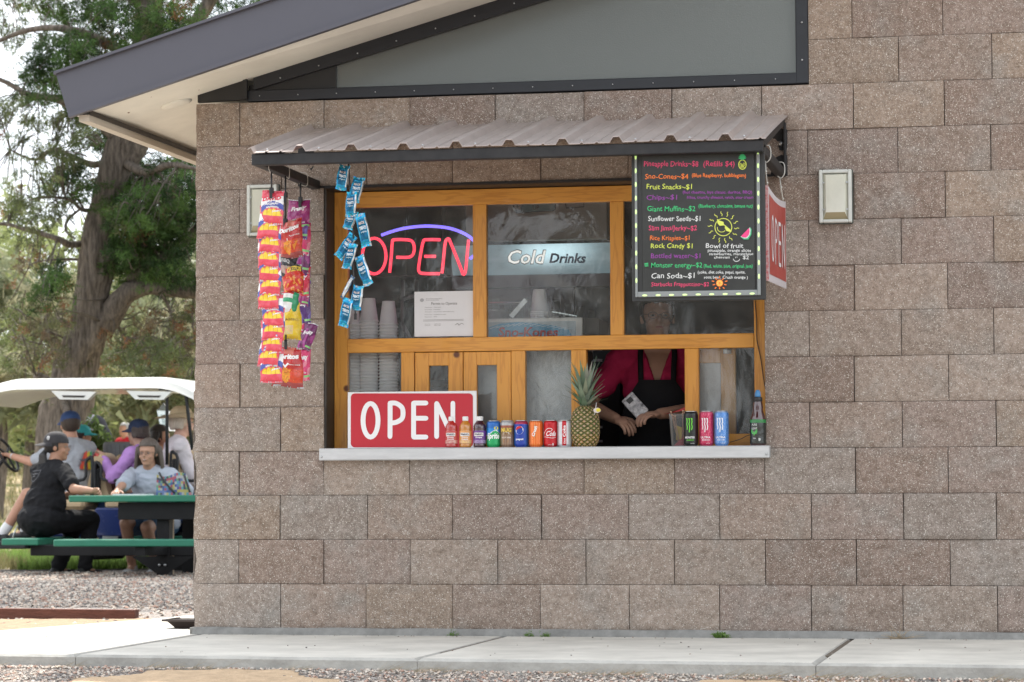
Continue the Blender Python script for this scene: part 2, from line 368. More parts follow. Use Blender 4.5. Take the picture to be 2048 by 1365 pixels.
# ---------------------------------------------------------------- ground
def terrain(x,y):
    z=-.125
    if y<-1.8: z-= min(.9,(-1.8-y)*.10)*(1 if y>-9 else 1)
    if y<1: z+= .055*max(0,1-abs(y+2.2)/3.)
    if y>18: z+=1.95*min(1,((y-18)/42.))**1.2
    if y>60: z+=(y-60)*.012
    z+=.03*noise.noise(Vector((x*.35,y*.35,0)))*min(1,max(0,(y-3)/4))
    if y>16: z+=.25*noise.noise(Vector((x*.12,y*.12,3)))*min(1,(y-16)/20)
    return z
def ground_material():
    m=mat('ground_gravel',(.4,.37,.33),.95,spec=.2); N,L,b=nodes(m)
    t=N.new('ShaderNodeTexCoord').outputs['Object']
    def vor(s):
        v=N.new('ShaderNodeTexVoronoi'); v.inputs['Scale'].default_value=s; L.new(t,v.inputs['Vector']); return v
    def noi(s,d=4):
        n=N.new('ShaderNodeTexNoise'); n.inputs['Scale'].default_value=s; n.inputs['Detail'].default_value=d; L.new(t,n.inputs['Vector']); return n.outputs['Fac']
    def rng_(f,a,b_,c=0,d=1):
        r=N.new('ShaderNodeMapRange'); r.inputs[1].default_value=a; r.inputs[2].default_value=b_; r.inputs[3].default_value=c; r.inputs[4].default_value=d; L.new(f,r.inputs[0]); return r.outputs[0]
    def mix(f,a,c):
        x=N.new('ShaderNodeMixRGB'); L.new(f,x.inputs[0])
        for i,q in ((1,a),(2,c)):
            if isinstance(q,tuple): x.inputs[i].default_value=(*q,1)
            else: L.new(q,x.inputs[i])
        return x.outputs[0]
    v=vor(60); s=N.new('ShaderNodeSeparateColor'); L.new(v.outputs['Color'],s.inputs[0])
    st=mix(s.outputs[0],(.27,.25,.24),(.52,.47,.43)); st=mix(rng_(s.outputs[1],.8,.82),st,(.36,.26,.21))
    st=mix(rng_(v.outputs['Distance'],.35,.75),st,(.13,.115,.10))
    dirt=mix(rng_(noi(14,6),.35,.65),(.44,.31,.19),(.33,.23,.14))
    xyz=N.new('ShaderNodeSeparateXYZ'); L.new(t,xyz.inputs[0])
    far=rng_(xyz.outputs[1],14.6,15.4)
    near=rng_(noi(.9,3),.52,.60)                       # patches of bare sand
    bn=N.new('ShaderNodeMath'); bn.operation='MULTIPLY'; L.new(rng_(xyz.outputs[1],-1.4,-1.5),bn.inputs[0]); L.new(near,bn.inputs[1])
    a=mix(bn.outputs[0],st,dirt)
    # dry field: straw and soil
    fld=mix(rng_(noi(1.3,8),.35,.65),(.42,.33,.20),(.50,.42,.28)); fld=mix(rng_(noi(.5,6),.55,.7),fld,(.20,.22,.09))
    L.new(mix(far,a,fld),b.inputs['Base Color'])
    bp=N.new('ShaderNodeBump'); bp.inputs['Strength'].default_value=.9; bp.inputs['Distance'].default_value=.012
    iv=N.new('ShaderNodeMath'); iv.operation='SUBTRACT'; iv.inputs[0].default_value=1; L.new(v.outputs['Distance'],iv.inputs[1]); L.new(iv.outputs[0],bp.inputs['Height']); L.new(bp.outputs[0],b.inputs['Normal'])
    return m
def axis_pts(a,b,dense0,dense1,ds,ratio=1.35):
    p=[dense0]
    while p[-1]<dense1: p.append(p[-1]+ds)
    st=ds
    while p[-1]<b: st*=ratio; p.append(min(b,p[-1]+st))
    st=ds
    while p[0]>a: st*=ratio; p.insert(0,max(a,p[0]-st))
    return p
xs=axis_pts(-1500,1500,-14,8,.5); ys=axis_pts(-1500,1800,-5,40,.5)
V=[(x,y,terrain(x,y)) for y in ys for x in xs]; n=len(xs)
F=[(j*n+i,j*n+i+1,(j+1)*n+i+1,(j+1)*n+i) for j in range(len(ys)-1) for i in range(n-1)]
tag(np_mesh('ground',V,F,ground_material(),smooth=True),kind='structure')

# concrete walk in front of and beside the building
CONC=mat('walk_concrete',(.63,.60,.54),.85,spec=.25,var=.3,vscale=3.1,bump=.25,bscale=70)
EDGE=mat('walk_edge_concrete',(.44,.425,.39),.9,var=.35,vscale=7,bump=.5,bscale=40)
CR=mat('joint_dirt',(.16,.13,.10),.95,var=.4,vscale=60)
WT=-.03
mb=MB()
def edgeY(x): return -1.67-.055*(x+.3)*.9
segs=[-6,-3.2,.03,1.46,3.02,4.6,6.2,8]
for a,b in zip(segs[:-1],segs[1:]):
    x0,x1=a+(.001 if abs(a-1.46)<.01 else .0014),b-(.001 if abs(b-1.46)<.01 else .0014)
    back=.0-.002 if a>=0 else .18
    poly=[(x0,edgeY(x0)),(x1,edgeY(x1)),(x1,back),(x0,back)]
    k=len(mb.v); e=.015
    def inset(p,q):
        cx=sum(t[0] for t in p)/4; cy=sum(t[1] for t in p)/4
        return [(t[0]+(e if t[0]<cx else -e),t[1]+(e if t[1]<cy else -e)) for t in p]
    ins=inset(poly,e)
    v=[(p[0],p[1],-.25) for p in poly]+[(p[0],p[1],WT-e*.7) for p in poly]+[(p[0],p[1],WT) for p in ins]
    f=[(8,9,10,11)]; mb.add(v,f,mi=0)
    f=[]
    for i in range(4):
        j=(i+1)%4; f+=[(i,j,j+4,i+4),(i+4,j+4,j+8,i+8)]
    mb.add(v,f,mi=1)
mb.box((-5.9,-1.3,-.2),(7.9,-.1,WT-.0035),mi=2)
# walk that runs back past the corner on the left
v=[(-1.05,.182),(-.06,.182),(-.06,3.4),(-.42,3.4),(-.74,1.39)]
mb.prism([(x,y,-.25) for x,y in v],(0,0,.25+WT),mi=0)
tag(mb.build('pavement',[CONC,EDGE,CR]),kind='structure')

# loose stones lying on the gravel, one mesh nobody could count
ico=[(0,0,1)]+[(math.cos(a)*.9,math.sin(a)*.9,.3*(-1)**i) for i,a in enumerate([k*math.pi/3 for k in range(6)])]+[(0,0,-.6)]
icof=[(0,i,i%6+1) for i in range(1,7)]+[(7,i%6+1,i) for i in range(1,7)]
def stones(name,pos,size,cols,m):
    n=len(pos); base=np.array(ico); F=np.array(icof); a=rng.uniform(0,6.28,n); s=size[:,None]*rng.uniform(.6,1.3,(n,3)); s[:,2]*=.7
    V=base[None]*s[:,None,:]; V+=rng.normal(0,.12,V.shape)*size[:,None,None]
    c,s_=np.cos(a)[:,None],np.sin(a)[:,None]; x=V[:,:,0]*c-V[:,:,1]*s_; y=V[:,:,0]*s_+V[:,:,1]*c; V=np.stack([x,y,V[:,:,2]],2)+pos[:,None,:]
    FF=(F[None]+np.arange(n)[:,None,None]*8).reshape(-1,3); return np_mesh(name,V.reshape(-1,3),FF,m,np.repeat(cols,len(F),0))
STONE=mat('stones',(.5,.5,.5),.9,spec=.25,attr=1,bump=.2,bscale=150)
def scol(n):
    t=rng.random(n); base=np.array([[.48,.45,.43],[.33,.31,.30],[.55,.48,.43],[.40,.28,.24],[.20,.19,.19],[.60,.57,.54]])
    return base[rng.integers(0,6,n)]*rng.uniform(.75,1.1,(n,1))*np.array([[1.,.94,.86]])
def sand_in(x,y):
    n=.10*noise.noise(Vector((x*4,y*6,0)))+.05*noise.noise(Vector((x*13,y*13,3)))
    return max(1-((x-.72)/.62)**2-((y+2.62)/.86)**2, 1-((x-2.75)/.42)**2-((y+2.55)/.62)**2, 1-((x-3.9)/.3)**2-((y+2.6)/.5)**2)+n*2
xs_=np.arange(-.2,4.6,.035); ys_=np.arange(-4,-1.66,.035); ok=[];SV=[];SI={}
for j,y in enumerate(ys_):
    for i,x in enumerate(xs_):
        x=float(x);y=float(y)
        if all(sand_in(x+q*.035,y+r*.035)>-.05 for q in(0,1) for r in (0,1)) and y+.035<edgeY(x)-.01:
            f=[]
            for q,r in ((0,0),(1,0),(1,1),(0,1)):
                k=(i+q,j+r)
                if k not in SI: SI[k]=len(SV); xx,yy=x+q*.035,y+r*.035; SV.append((xx,yy,terrain(xx,yy)+.002+.012*min(1,max(0,sand_in(xx,yy)))+.006*noise.noise(Vector((xx*8,yy*8,2)))))
                f.append(SI[k])
            ok.append(f)
tag(np_mesh('sand_patch',SV,ok,mat('tan_sand',(.56,.41,.27),.95,spec=.15,var=.3,vscale=14,bump=.9,bscale=60),smooth=True),kind='structure')
xs_=np.arange(-5.5,-.4,.06); ys_=np.arange(.2,4.1,.06); ok=[];SV=[];SI={}
for j,y in enumerate(ys_):
    for i,x in enumerate(xs_):
        x=float(x);y=float(y); lim=3.3+.5*noise.noise(Vector((x*1.5,0,7)))+.25*noise.noise(Vector((x*6,1,7)))
        if y>lim or x>-1.07+max(0,y-.2)*.24: continue
        f=[]
        for q,r in ((0,0),(1,0),(1,1),(0,1)):
            k=(i+q,j+r)
            if k not in SI: SI[k]=len(SV); xx,yy=x+q*.06,y+r*.06; SV.append((xx,yy,terrain(xx,yy)+.008+.006*noise.noise(Vector((xx*8,yy*8,2)))))
            f.append(SI[k])
        ok.append(f)
tag(np_mesh('dirt_strip',SV,ok,mat('tan_dirt',(.43,.31,.21),.95,spec=.15,var=.4,vscale=22,bump=.9,bscale=60),smooth=True),kind='structure')
pos=[]
for _ in range(220):
    x=random.uniform(-3,4.3); y=random.uniform(-1.6,-.08) if random.random()<.5 else -.06-abs(random.gauss(0,.03)); pos.append((x,y,WT+.001))
pos=np.array(pos); tag(stones('walk_grit',pos,rng.uniform(.0015,.0055,len(pos)),scol(len(pos))*.6,STONE),'scattered grit and small pebbles on the concrete walk','grit',kind='stuff')
pos=[]
while len(pos)<15000:
    x=random.uniform(-1.6,4.3); y=random.uniform(-2.9,-1.60)
    if y>edgeY(x)-.004: continue
    nn=noise.noise(Vector((x*.9+5,y*1.6,0)))
    if sand_in(x,y)>0 and random.random()<.97: continue
    if nn>.25 and random.random()<.6: continue
    pos.append((x,y,terrain(x,y)+.002))
pos=np.array(pos); tag(stones('gravel',pos,rng.uniform(.0035,.0095,len(pos)),scol(len(pos)),STONE),'loose pale gravel scattered along the foot of the concrete walk','gravel',kind='stuff')
pos=[]
while len(pos)<15000:
    y=1.5+11.5*random.random()**.8; c=G(200,1200,-.13); x=CAM.x+(y-CAM.y)*random.uniform(-.415,-.285)
    if y<5.6 and noise.noise(Vector((x*.8,y*.8,9)))>-.2 and random.random()<.9: continue
    if y<1.5+(-x)*.2+.8: continue
    pos.append((x,y,terrain(x,y)+.004))
pos=np.array(pos); tag(stones('gravel',pos,rng.uniform(.008,.02,len(pos)),scol(len(pos)),STONE),'bed of grey gravel under and in front of the picnic table','gravel',kind='stuff')

# ---------------------------------------------------------------- the building
B=T('concession_building','building of brown split-face concrete blocks with a serving window and a sloping grey-trimmed roof','building',(0,0,0))
def shade():
    k=random.random(); w=random.uniform(1.04,1.26)
    c=[(.375,.302,.255),(.345,.278,.242),(.405,.338,.288),(.375,.325,.288),(.335,.262,.22),(.385,.31,.25)][random.randrange(6)]
    return tuple(q*w for q in c)
Wm=MB(); 
def soffit_wall(x): return 2.483+.2771*x
def block(x0,x1,z0,z1,col,corner=False):
    nx=max(4,int((x1-x0)/.0145)); nz=max(4,int((z1-z0)/.0145)); g=.0014; x0+=g;x1-=g*random.uniform(.8,1.8);z0+=.0009;z1-=.0009
    sx,sy=random.uniform(0,99),random.uniform(0,99); off=random.uniform(-.006,.004); tx=random.uniform(-.004,.004); V=[];F=[]
    amp=.012 if z0<1.0 else .0075
    for j in range(nz+1):
        for i in range(nx+1):
            a=i/nx;b=j/nz; x=x0+(x1-x0)*a; z=z0+(z1-z0)*b
            e=min(a*(x1-x0),(1-a)*(x1-x0),b*(z1-z0),(1-b)*(z1-z0)); t=min(1,e/.018)
            n_=noise.noise(Vector((x*9+sx,z*9+sy,0)))+.6*noise.noise(Vector((x*26+sx,z*26,5)))+.45*noise.noise(Vector((x*60,z*60+sy,9)))
            y=off+tx*(a-.5)-.004-(amp*n_+.003)*(.25+.75*t)+(.0025 if e<.001 else 0)
            if corner and i==0: x-=.006+.012*(noise.noise(Vector((z*14,sx,0)))+.35)*(1.5 if z<1.1 else .6)
            V.append((x,y,z))
    for j in range(nz):
        for i in range(nx): q=j*(nx+1)+i; F.append((q,q+1,q+nx+2,q+nx+1))
    Wm.add(V,F,col,0,True)
    # returns into the joint
    lo=[(x0,.02,z0),(x1,.02,z0),(x1,.02,z1),(x0,.02,z1)]; k=len(V)
    c0,c1,c2,c3=V[0],V[nx],V[-1],V[nz*(nx+1)]
    Wm.add([c0,c1,c2,c3]+lo,[(0,4,5,1),(1,5,6,2),(2,6,7,3),(3,7,4,0)],col,0)
for r in range(0,17):
    par=r%2; z0=r*U; z1=z0+U
    edges=[0]+list(range(1 if par else 2,34,2)); e=[]
    for k in edges: e.append(0 if k==0 else k*U+(random.uniform(-.005,.005) if k not in(3,13) else 0))
    c=[.0]+[0]*0
    for a,b in zip(e[:-1],e[1:]):
        rs=[(a,b)]
        if 4<=r<=9:
            rs=[(p,q) for p,q in ((a,min(b,3*U+.004)),(max(a,13.02*U),b)) if q-p>.03]
        if r>=12: rs=[(max(a,2.853),b)] if b>2.9 else []
        for p,q in rs:
            zt=z1
            if r>=12 and p<2.86: pass
            zt=min(zt,soffit_wall(p)-.012)
            if zt-z0<.05: continue
            block(p,q,z0,zt,shade(),corner=(p==0))
B.part('wall',Wm,BLOCK)
MORT=mat('mortar',(.085,.07,.06),.95,var=.3,vscale=20)
mb=MB()
def core(x0,x1,z0,z1): mb.box((x0,.013,z0),(x1,.2,z1))
core(.002,.612,0,2.44); core(2.652,7,0,2.44); core(.612,2.652,0,.80); core(.612,2.652,2.04,2.44)
mb.prism([(2.86,.013,2.44),(7,.013,2.44),(7,.013,soffit_wall(7)),(2.86,.013,soffit_wall(2.86))],(0,.187,0))
B.part('wall_core',mb,MORT)
# side and back walls of the same blocks
mb=MB()
for r in range(0,12):
    for k in range(-1,14):
        y0=.2+(k*2-(r%2))*U+.003; y1=y0+2*U-.006; y0=max(.015,y0); y1=min(5.2,y1)
        if y1-y0<.04: continue
        z0=r*U+.002; z1=z0+U-.004; col=shade(); V=[];F=[]; s=random.uniform(0,50)
        for j in range(7):
            for i in range(11):
                a=i/10;b=j/6; y=y0+(y1-y0)*a; z=z0+(z1-z0)*b; t=0 if i in(0,10) or j in (0,6) else 1
                V.append((-.004-t*(.006+.006*noise.noise(Vector((y*11+s,z*11,0)))),y,z))
        for j in range(6):
            for i in range(10): q=j*11+i; F.append((q,q+11,q+12,q+1))
        mb.add(V,F,col,0,True)
B.part('side_wall',mb,BLOCK)
mb=MB(); mb.box((.0,.2,0),(.18,5.2,2.44)); mb.box((0,5.0,0),(7,5.2,2.44)); mb.box((6.8,.2,0),(7,5.0,2.44)); mb.prism([(.2,5.0,2.44),(7,5.0,2.44),(7,5.0,4.4),(.2,5.0,2.53)],(0,.2,0))
B.part('wall_core',mb,MORT)
FOOT=mat('footing_mortar',(.27,.265,.25),.95,var=.4,vscale=12,bump=.8,bscale=30)
mb=MB(); V=[];F=[]; N_=260
for i in range(N_+1):
    x=-.012+6.9*i/N_; n1=noise.noise(Vector((x*5,0,0)))*.008; n2=noise.noise(Vector((x*26,3,0)))*.006+.004*noise.noise(Vector((x*70,5,0)))
    V+=[(x,-.012-n2,.002+n1*.6),(x,-.026-n2-n1,-.008+n2),(x,-.034-n1-n2*1.5,-.0315)]
for i in range(N_):
    for k in range(2): q=i*3+k; F.append((q,q+3,q+4,q+1))
mb.add(V,F,None,0,True); mb.box((-.03,-.008,-.2),(6.9,.2,0.0)); mb.box((-.02,.2,-.2),(.2,5.2,0))
B.part('footing',mb,FOOT)

# gable light: black frame, frosted pane
FROST=mat('frosted_glass',(.15,.16,.15),.2,spec=.8,metal=.33,bump=.06,bscale=220)
FR=mat('gable_frame_black',(.011,.013,.018),.4,var=.25,vscale=10)
mb=MB(); mb.prism([(.001,-.012,2.445),(.235,-.012,2.452),(.235,-.012,soffit_wall(.235)+.01),(.001,-.012,2.49)],(0,.03,0))
mb.box((.225,-.03,2.45),(.245,-.011,2.545))
mb.prism([(.24,.02,2.446),(.66,.02,2.446),(.66,.02,2.60),(.24,.02,2.52)],(0,.03,0))
B.part('closure_panel',mb,mat('closure_black',(.012,.012,.013),.35))
GW=MB(); GW.box((.235,-.004,2.444),(2.852,.05,2.495),.003)
GW.prism([(.27,-.003,2.497),(2.80,-.003,soffit_wall(2.80)-.085),(2.80,-.003,soffit_wall(2.8)+.02),(.27,-.003,soffit_wall(.27)+.01)],(0,.05,0))
GW.box((2.796,-.006,2.444),(2.853,.055,soffit_wall(2.8)+.02),.004)
gw=B.part('gable_window',GW,FR)
mb=MB(); mb.prism([(.64,.035,2.49),(2.8,.035,2.49),(2.8,.035,soffit_wall(2.8)-.05),(.64,.035,soffit_wall(.64)-.05)],(0,.01,0)); B.part('pane',mb,FROST,gw)
mb=MB()
for i in range(14):
    x=.3+i*.185; mb.lathe([(.003,0),(.003,.002),(.001,.003)],(x,-.0062,2.468),6,axis='y',col=None)
    if i<12: mb.lathe([(.004,0),(.003,.004)],(x+.1,-.0055,soffit_wall(x+.1)-.045),6,axis='y')
for q in (2.55,2.72): mb.lathe([(.005,0),(.004,.004)],(2.825,-.008,q),6,axis='y')
B.part('screws',mb,STEEL,gw)
# roof
RE=P(155,232,-.45); zf=lambda x: RE.z+.2944*(x-RE.x)
SOF=mat('soffit_board',(.78,.75,.66),.7,var=.16,vscale=3,bump=.08,bscale=30)
FAS=mat('fascia_metal',(.084,.084,.104),.38,spec=.6,metal=.2,var=.10,vscale=2.5)
mb=MB(); XE=RE.x+.02
mb.add([(XE,-.44,zf(XE)+.01),(7.2,-.44,zf(7.2)+.01),(7.2,.2,soffit_wall(7.2)+.003),(7.2,5.6,soffit_wall(7.2)+.003),(XE,5.6,soffit_wall(XE)+.003),(XE,.2,soffit_wall(XE)+.003)],[(0,1,2,5),(5,2,3,4)])
B.part('soffit',mb,SOF)
mb=MB(); TL=P(115,150,-.45); h=TL.z-RE.z
bl=P(138,236,-.47)
def topz(x): return TL.z+.2944*(x-TL.x)
mb.prism([(bl.x,-.47,bl.z),(7.2,-.47,zf(7.2)-.012),(7.2,-.47,topz(7.2)),(TL.x,-.47,TL.z)],(0,.022,0))
mb.prism([(bl.x+.003,-.485,bl.z),(7.2,-.485,zf(7.2)-.012),(7.2,-.485,zf(7.2)+.004),(bl.x-.001,-.485,bl.z+.016)],(0,.015,0))
mb.prism([(TL.x-.005,-.49,TL.z-.003),(7.2,-.49,topz(7.2)-.003),(7.2,-.49,topz(7.2)+.01),(TL.x-.005,-.49,TL.z+.01)],(0,.04,0))
B.part('fascia',mb,FAS)
mb=MB(); mb.prism([(bl.x,-.448,bl.z+.02),(bl.x,5.6,bl.z+.03),(TL.x,5.6,TL.z),(TL.x,-.448,TL.z)],(.02,0,0)); B.part('eave_fascia',mb,mat('eave_trim',(.60,.58,.54),.5,var=.1,vscale=5))
mb=MB(); mb.prism([(XE-.02,-.43,zf(XE)-.03),(XE+.03,-.43,zf(XE)-.03),(XE+.03,-.43,zf(XE)+.0),(XE-.02,-.43,zf(XE)+.0)],(0,6.0,.012)); B.part('eave_trim_board',mb,mat('trim_board',(.55,.50,.42),.7,var=.15,vscale=6,stretch=(20,1,20)))
mb=MB(); mb.prism([(XE+.031,-.44,zf(XE)-.001),(XE+.037,-.44,zf(XE)-.001),(XE+.037,-.44,zf(XE)+.02),(XE+.031,-.44,zf(XE)+.02)],(0,6.0,.022)); B.part('gap_shade_strip',mb,DARK)  # solid dark strip in place of the shaded gap beside the trim board
mb=MB(); mb.prism([(TL.x+.02,-.45,topz(TL.x)),(7.2,-.45,topz(7.2)),(7.2,-.45,topz(7.2)-.03),(TL.x+.02,-.45,topz(TL.x)-.03)],(0,6.05,0)); B.part('roof_deck',mb,mat('roof_metal',(.13,.13,.16),.4,metal=.4,var=.1))
c=P(378,236,.12); mb=MB(); tl=math.atan(.28)
mb.lathe([(.07,0),(.075,-.006),(.055,-.012),(.0,-.012)],(-.115,.02,soffit_wall(-.115)+.0),28,M_=Matrix.Rotation(-tl,3,'Y')); B.part('soffit_vent',mb,SOF)
mb=MB()
for i in range(16):
    x=-.3+i*.17; y=-.3 if i%2 else -.12; z=(zf(x)+.01)*(-y/.44)*1+(1+y/.44)*soffit_wall(x); z=zf(x)+.01+(soffit_wall(x)-zf(x)-.01)*((y+.44)/.64)
    mb.ell((x,y,z-.001),(.006,.006,.003),6,4)
B.part('soffit_nails',mb,mat('nail_rust',(.28,.2,.15),.8))

# ---------------------------------------------------------------- serving window
YW=.14
def WX(px,Y=YW): return P(px,700,Y).x
def WZ(py,px=1024,Y=YW): return P(px,py,Y).z
mb=MB()
mb.box((.612,.0,.80),(.6205,.3,2.04)); mb.box((2.645,.012,.80),(2.652,.3,2.04)); mb.box((.6205,.004,2.026),(2.645,.3,2.04)); mb.box((.6205,.012,.795),(2.645,.3,.803))
rev=B.part('window_reveal',mb,DARK)
mb=MB(); mb.box((.585,-.012,2.028),(2.69,.0,2.038)); B.part('lintel_edge',mb,BLACK)
fr=MB(); D=.045
zt=WZ(379,943); zt2=WZ(410,943); zm=WZ(675,943); zm2=WZ(703,943); zs=.824
xl0,xl1=.621,WX(695); xr0,xr1=WX(1508),.0+2.645
fr.box((xl0,YW,zs-.02),(xl1,YW+D,2.025),.002); fr.box((xr0,YW,zs-.02),(xr1,YW+D,2.025),.002)
WV=MB(); WV.box((xl0,YW,.803),(xl1-.001,YW+D,2.024),.002); WV.box((xr0+.001,YW,.803),(xr1-.001,YW+D,2.024),.002)
for a,b in ((946,973),(1221,1248)): WV.box((WX(a),YW+.001,zm+.0005),(WX(b),YW+D,zt2-.0005),.002)
for a,b in ((802,828),(1022.5,1050),(1142,1172),(1369,1397)): WV.box((WX(a),YW+.001,.804),(WX(b),YW+D,zm2-.0005),.002)
WH=MB(); WH.box((xl1,YW-.001,zt2),(xr0,YW+D,zt),.002); WH.box((xl1,YW-.0015,zm2),(xr0,YW+D,zm),.002)
WH.box((xl1,YW+.012,zt+.001),(xr0,YW+D,2.024))
WH.box((WX(1398),YW+.02,.804),(xr0-.001,YW+D+.02,WZ(868,1450)),.002)
sw=B.part('serving_window',WV,WOODZ); B.part('rail',WH,WOODX,sw)
# two small cabinet doors
for a,b,pa,pb,name in ((829.5,925,857,896,'door'),(926.5,1021.5,953,993,'door')):
    d=MB(); z1=zm2-.003; d.box((WX(a),YW+.004,.804),(WX(pa),YW+.036,z1),.002); d.box((WX(pb),YW+.004,.804),(WX(b),YW+.036,z1),.002)
    d.box((WX(pa),YW+.006,WZ(731,925)),(WX(pb),YW+.034,z1),.001); d.box((WX(pa),YW+.006,.804),(WX(pb),YW+.034,WZ(868,925)),.001)
    B.part(name,d,WOODZ,sw)
for a,b,z0,z1 in ((695,946,zm,zt2),(973,1221,zm,zt2),(1248,1508,zm,zt2),(695,802,.82,zm2),(857,896,.85,WZ(731,925)),(953,993,.85,WZ(731,925)),(1050,1142,.82,zm2),(1397,1508,.85,zm2)):
    g=MB(); x0,x1=WX(a)-.004,WX(b)+.004; g.add([(x0,YW+.022,z0-.004),(x1,YW+.022,z0-.004),(x1,YW+.022,z1+.004),(x0,YW+.022,z1+.004)],[(0,1,2,3)]); B.part('pane',g,GLASS,sw)
# door slid open behind the right pane
d=MB(); y=YW+.06
d.box((WX(1441,y),y,.82),(WX(1471,y),y+.03,WZ(697,1450,y)),.002); d.box((WX(1380,y),y+.001,WZ(726,1450,y)),(WX(1441,y),y+.03,WZ(697,1450,y)),.002); d.box((WX(1379,y)-.02,y,.82),(WX(1380,y),y+.03,WZ(697,1450,y)),.002)
sd_=B.part('sliding_door',d,PALEW,sw)
g=MB(); g.add([(WX(1380,y),y+.015,.82),(WX(1441,y),y+.015,.82),(WX(1441,y),y+.015,WZ(726,1450,y)),(WX(1380,y),y+.015,WZ(726,1450,y))],[(0,1,2,3)])
B.part('door_glass',g,mat('milky_plastic',(.42,.43,.45),.3,var=.1),sw)
h=MB(); h.box((WX(1447,y),y-.012,WZ(708,1450,y)),(WX(1463,y),y,WZ(699,1450,y)),.002); h.lathe([(.009,0),(.009,.012),(.006,.016)],(WX(1458,y),y-.012,WZ(703,1450,y)),12,axis='y'); B.part('door_catch',h,STEEL,sw)
# metal sill
mb=MB(); mb.box((.600,-.055,.768),(2.668,.15,.8235),.004)
SILLM=mat('galvanised_sill',(.60,.61,.62),.42,metal=.35,var=.18,vscale=7,stretch=(1,6,6))
si=B.part('sill',mb,SILLM)
mb=MB()
for x in (.612,2.655): mb.lathe([(.006,0),(.005,.003),(.001,.004)],(x,-.055,.785),8,axis='y')
B.part('screw',mb,STEEL,si)
# room behind the window
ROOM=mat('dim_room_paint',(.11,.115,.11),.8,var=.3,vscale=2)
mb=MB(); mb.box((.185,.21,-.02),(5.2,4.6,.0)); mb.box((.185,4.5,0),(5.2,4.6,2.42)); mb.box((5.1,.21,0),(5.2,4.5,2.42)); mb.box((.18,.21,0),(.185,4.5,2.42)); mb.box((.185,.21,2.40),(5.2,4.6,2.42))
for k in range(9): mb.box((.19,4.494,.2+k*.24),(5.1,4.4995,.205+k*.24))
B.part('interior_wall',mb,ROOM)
mb=MB(); mb.box((.19,.21,.76),(WX(1168,.3),.62,.80),.004); mb.box((WX(1172,.3),.21,.78),(2.66,.30,.80),.004); B.part('counter',mb,mat('counter_grey',(.22,.22,.21),.5,var=.2))

# ---------------------------------------------------------------- awning over the window
A0=P(505,306,-.95); A1=P(1528,283,-.95); AB=P(614,252,0); zfr=(A0.z+A1.z)/2; zbk=(AB.z+P(1572,240,0).z)/2
aw=T('awning','mauve-brown ribbed metal awning on a black steel frame above the serving window','awning',(A0.x,0,zfr))
AWM=mat('awning_metal',(.46,.395,.37),.34,spec=.7,metal=.3,var=.2,vscale=5,stretch=(3,1,1))
xa,xb=A0.x-.012,A1.x+.012
ribs=[P(q,300,-.97).x for q in (600,704,808,914,1019)]; sp_=(ribs[-1]-ribs[0])/4; rx=[ribs[0]+sp_*k for k in range(-1,10)]
pts=[]
for r in rx:
    for dx,hh in ((-.028,0),(-.013,.024),(.013,.024),(.028,0)): pts.append((r+dx,hh))
    for q in (.36,.64): pts+= [(r+sp_*q-.007,0),(r+sp_*q-.003,.005),(r+sp_*q+.003,.005),(r+sp_*q+.007,0)]
pts=[(xa,.016)]+[p for p in pts if xa+.004<p[0]<xb-.004]+[(xb,.0)]
V=[];F=[]; ny=10
for j in range(ny+1):
    t=j/ny
    for x,hh in pts: V.append((x,-.985+.985*t,zfr+.004+hh+(zbk-zfr)*t+.0015*math.sin(x*9+t*5)))
    
m_=len(pts)
for j in range(ny):
    for i in range(m_-1): q=j*m_+i; F.append((q,q+1,q+m_+1,q+m_))
mb=MB(); mb.add(V,F); mb.add([(v[0],v[1],v[2]-.0015) for v in V],[f[::-1] for f in F])
mb.add(V[:m_]+[(v[0],v[1],v[2]-.0035) for v in V[:m_]],[(i,i+1,i+1+m_,i+m_) for i in range(m_-1)])
aw.part('roof_panel',mb,AWM)
mb=MB()
for k,r in enumerate(rx):
    for dx in (.075,):
        x=r+dx
        if xa<x<xb: mb.lathe([(.006,0),(.006,.003),(.003,.006)],(x,-.94,zfr+.006+(zbk-zfr)*.05),8)
aw.part('screws',mb,STEEL)
mb=MB(); mb.box((xa+.014,-.972,zfr-.050),(xb-.014,-.925,zfr-.002),.003); aw.part('front_rail',mb,BLACK)
mb=MB()
for x in (A0.x+.004,A1.x-.044):
    mb.box((x,-.925,zfr-.05),(x+.04,0,zfr-.010),.003); mb.beam((x+.02,-.92,zfr-.012),(x+.02,-.01,zbk-.022),.04,.036)
aw.part('side_arm',mb,BLACK)
mb=MB()
for x,s in ((A0.x-.012+.03,1),(A1.x-.02,1)):
    pass
xr_=P(1575,300,0).x; mb.box((xr_-.075,-.008,P(1560,353,0).z),(xr_,.0-.001,P(1560,248,0).z),.002); mb.box((xr_-.013,-.05,P(1560,353,0).z),(xr_-.003,-.009,P(1560,248,0).z),.002)
xl_=P(628,350,0).x; mb.box((xl_-.075,-.008,P(600,374,0).z),(xl_,-.001,P(600,262,0).z),.002)
mb.box((xl_,-.05,P(600,374,0).z-.004),(xr_-.08,-.012,P(600,374,0).z+.006),.001) if False else None
aw.part('wall_bracket',mb,BLACK)
mb=MB(); mb.lathe([(.011,0),(.011,.006),(.006,.010)],(xr_-.028,-.0085,P(1560,288,0).z),8,axis='y'); mb.lathe([(.011,0),(.011,.006),(.006,.010)],(xl_-.02,-.0085,P(600,300,0).z),8,axis='y'); aw.part('bolt',mb,STEEL)

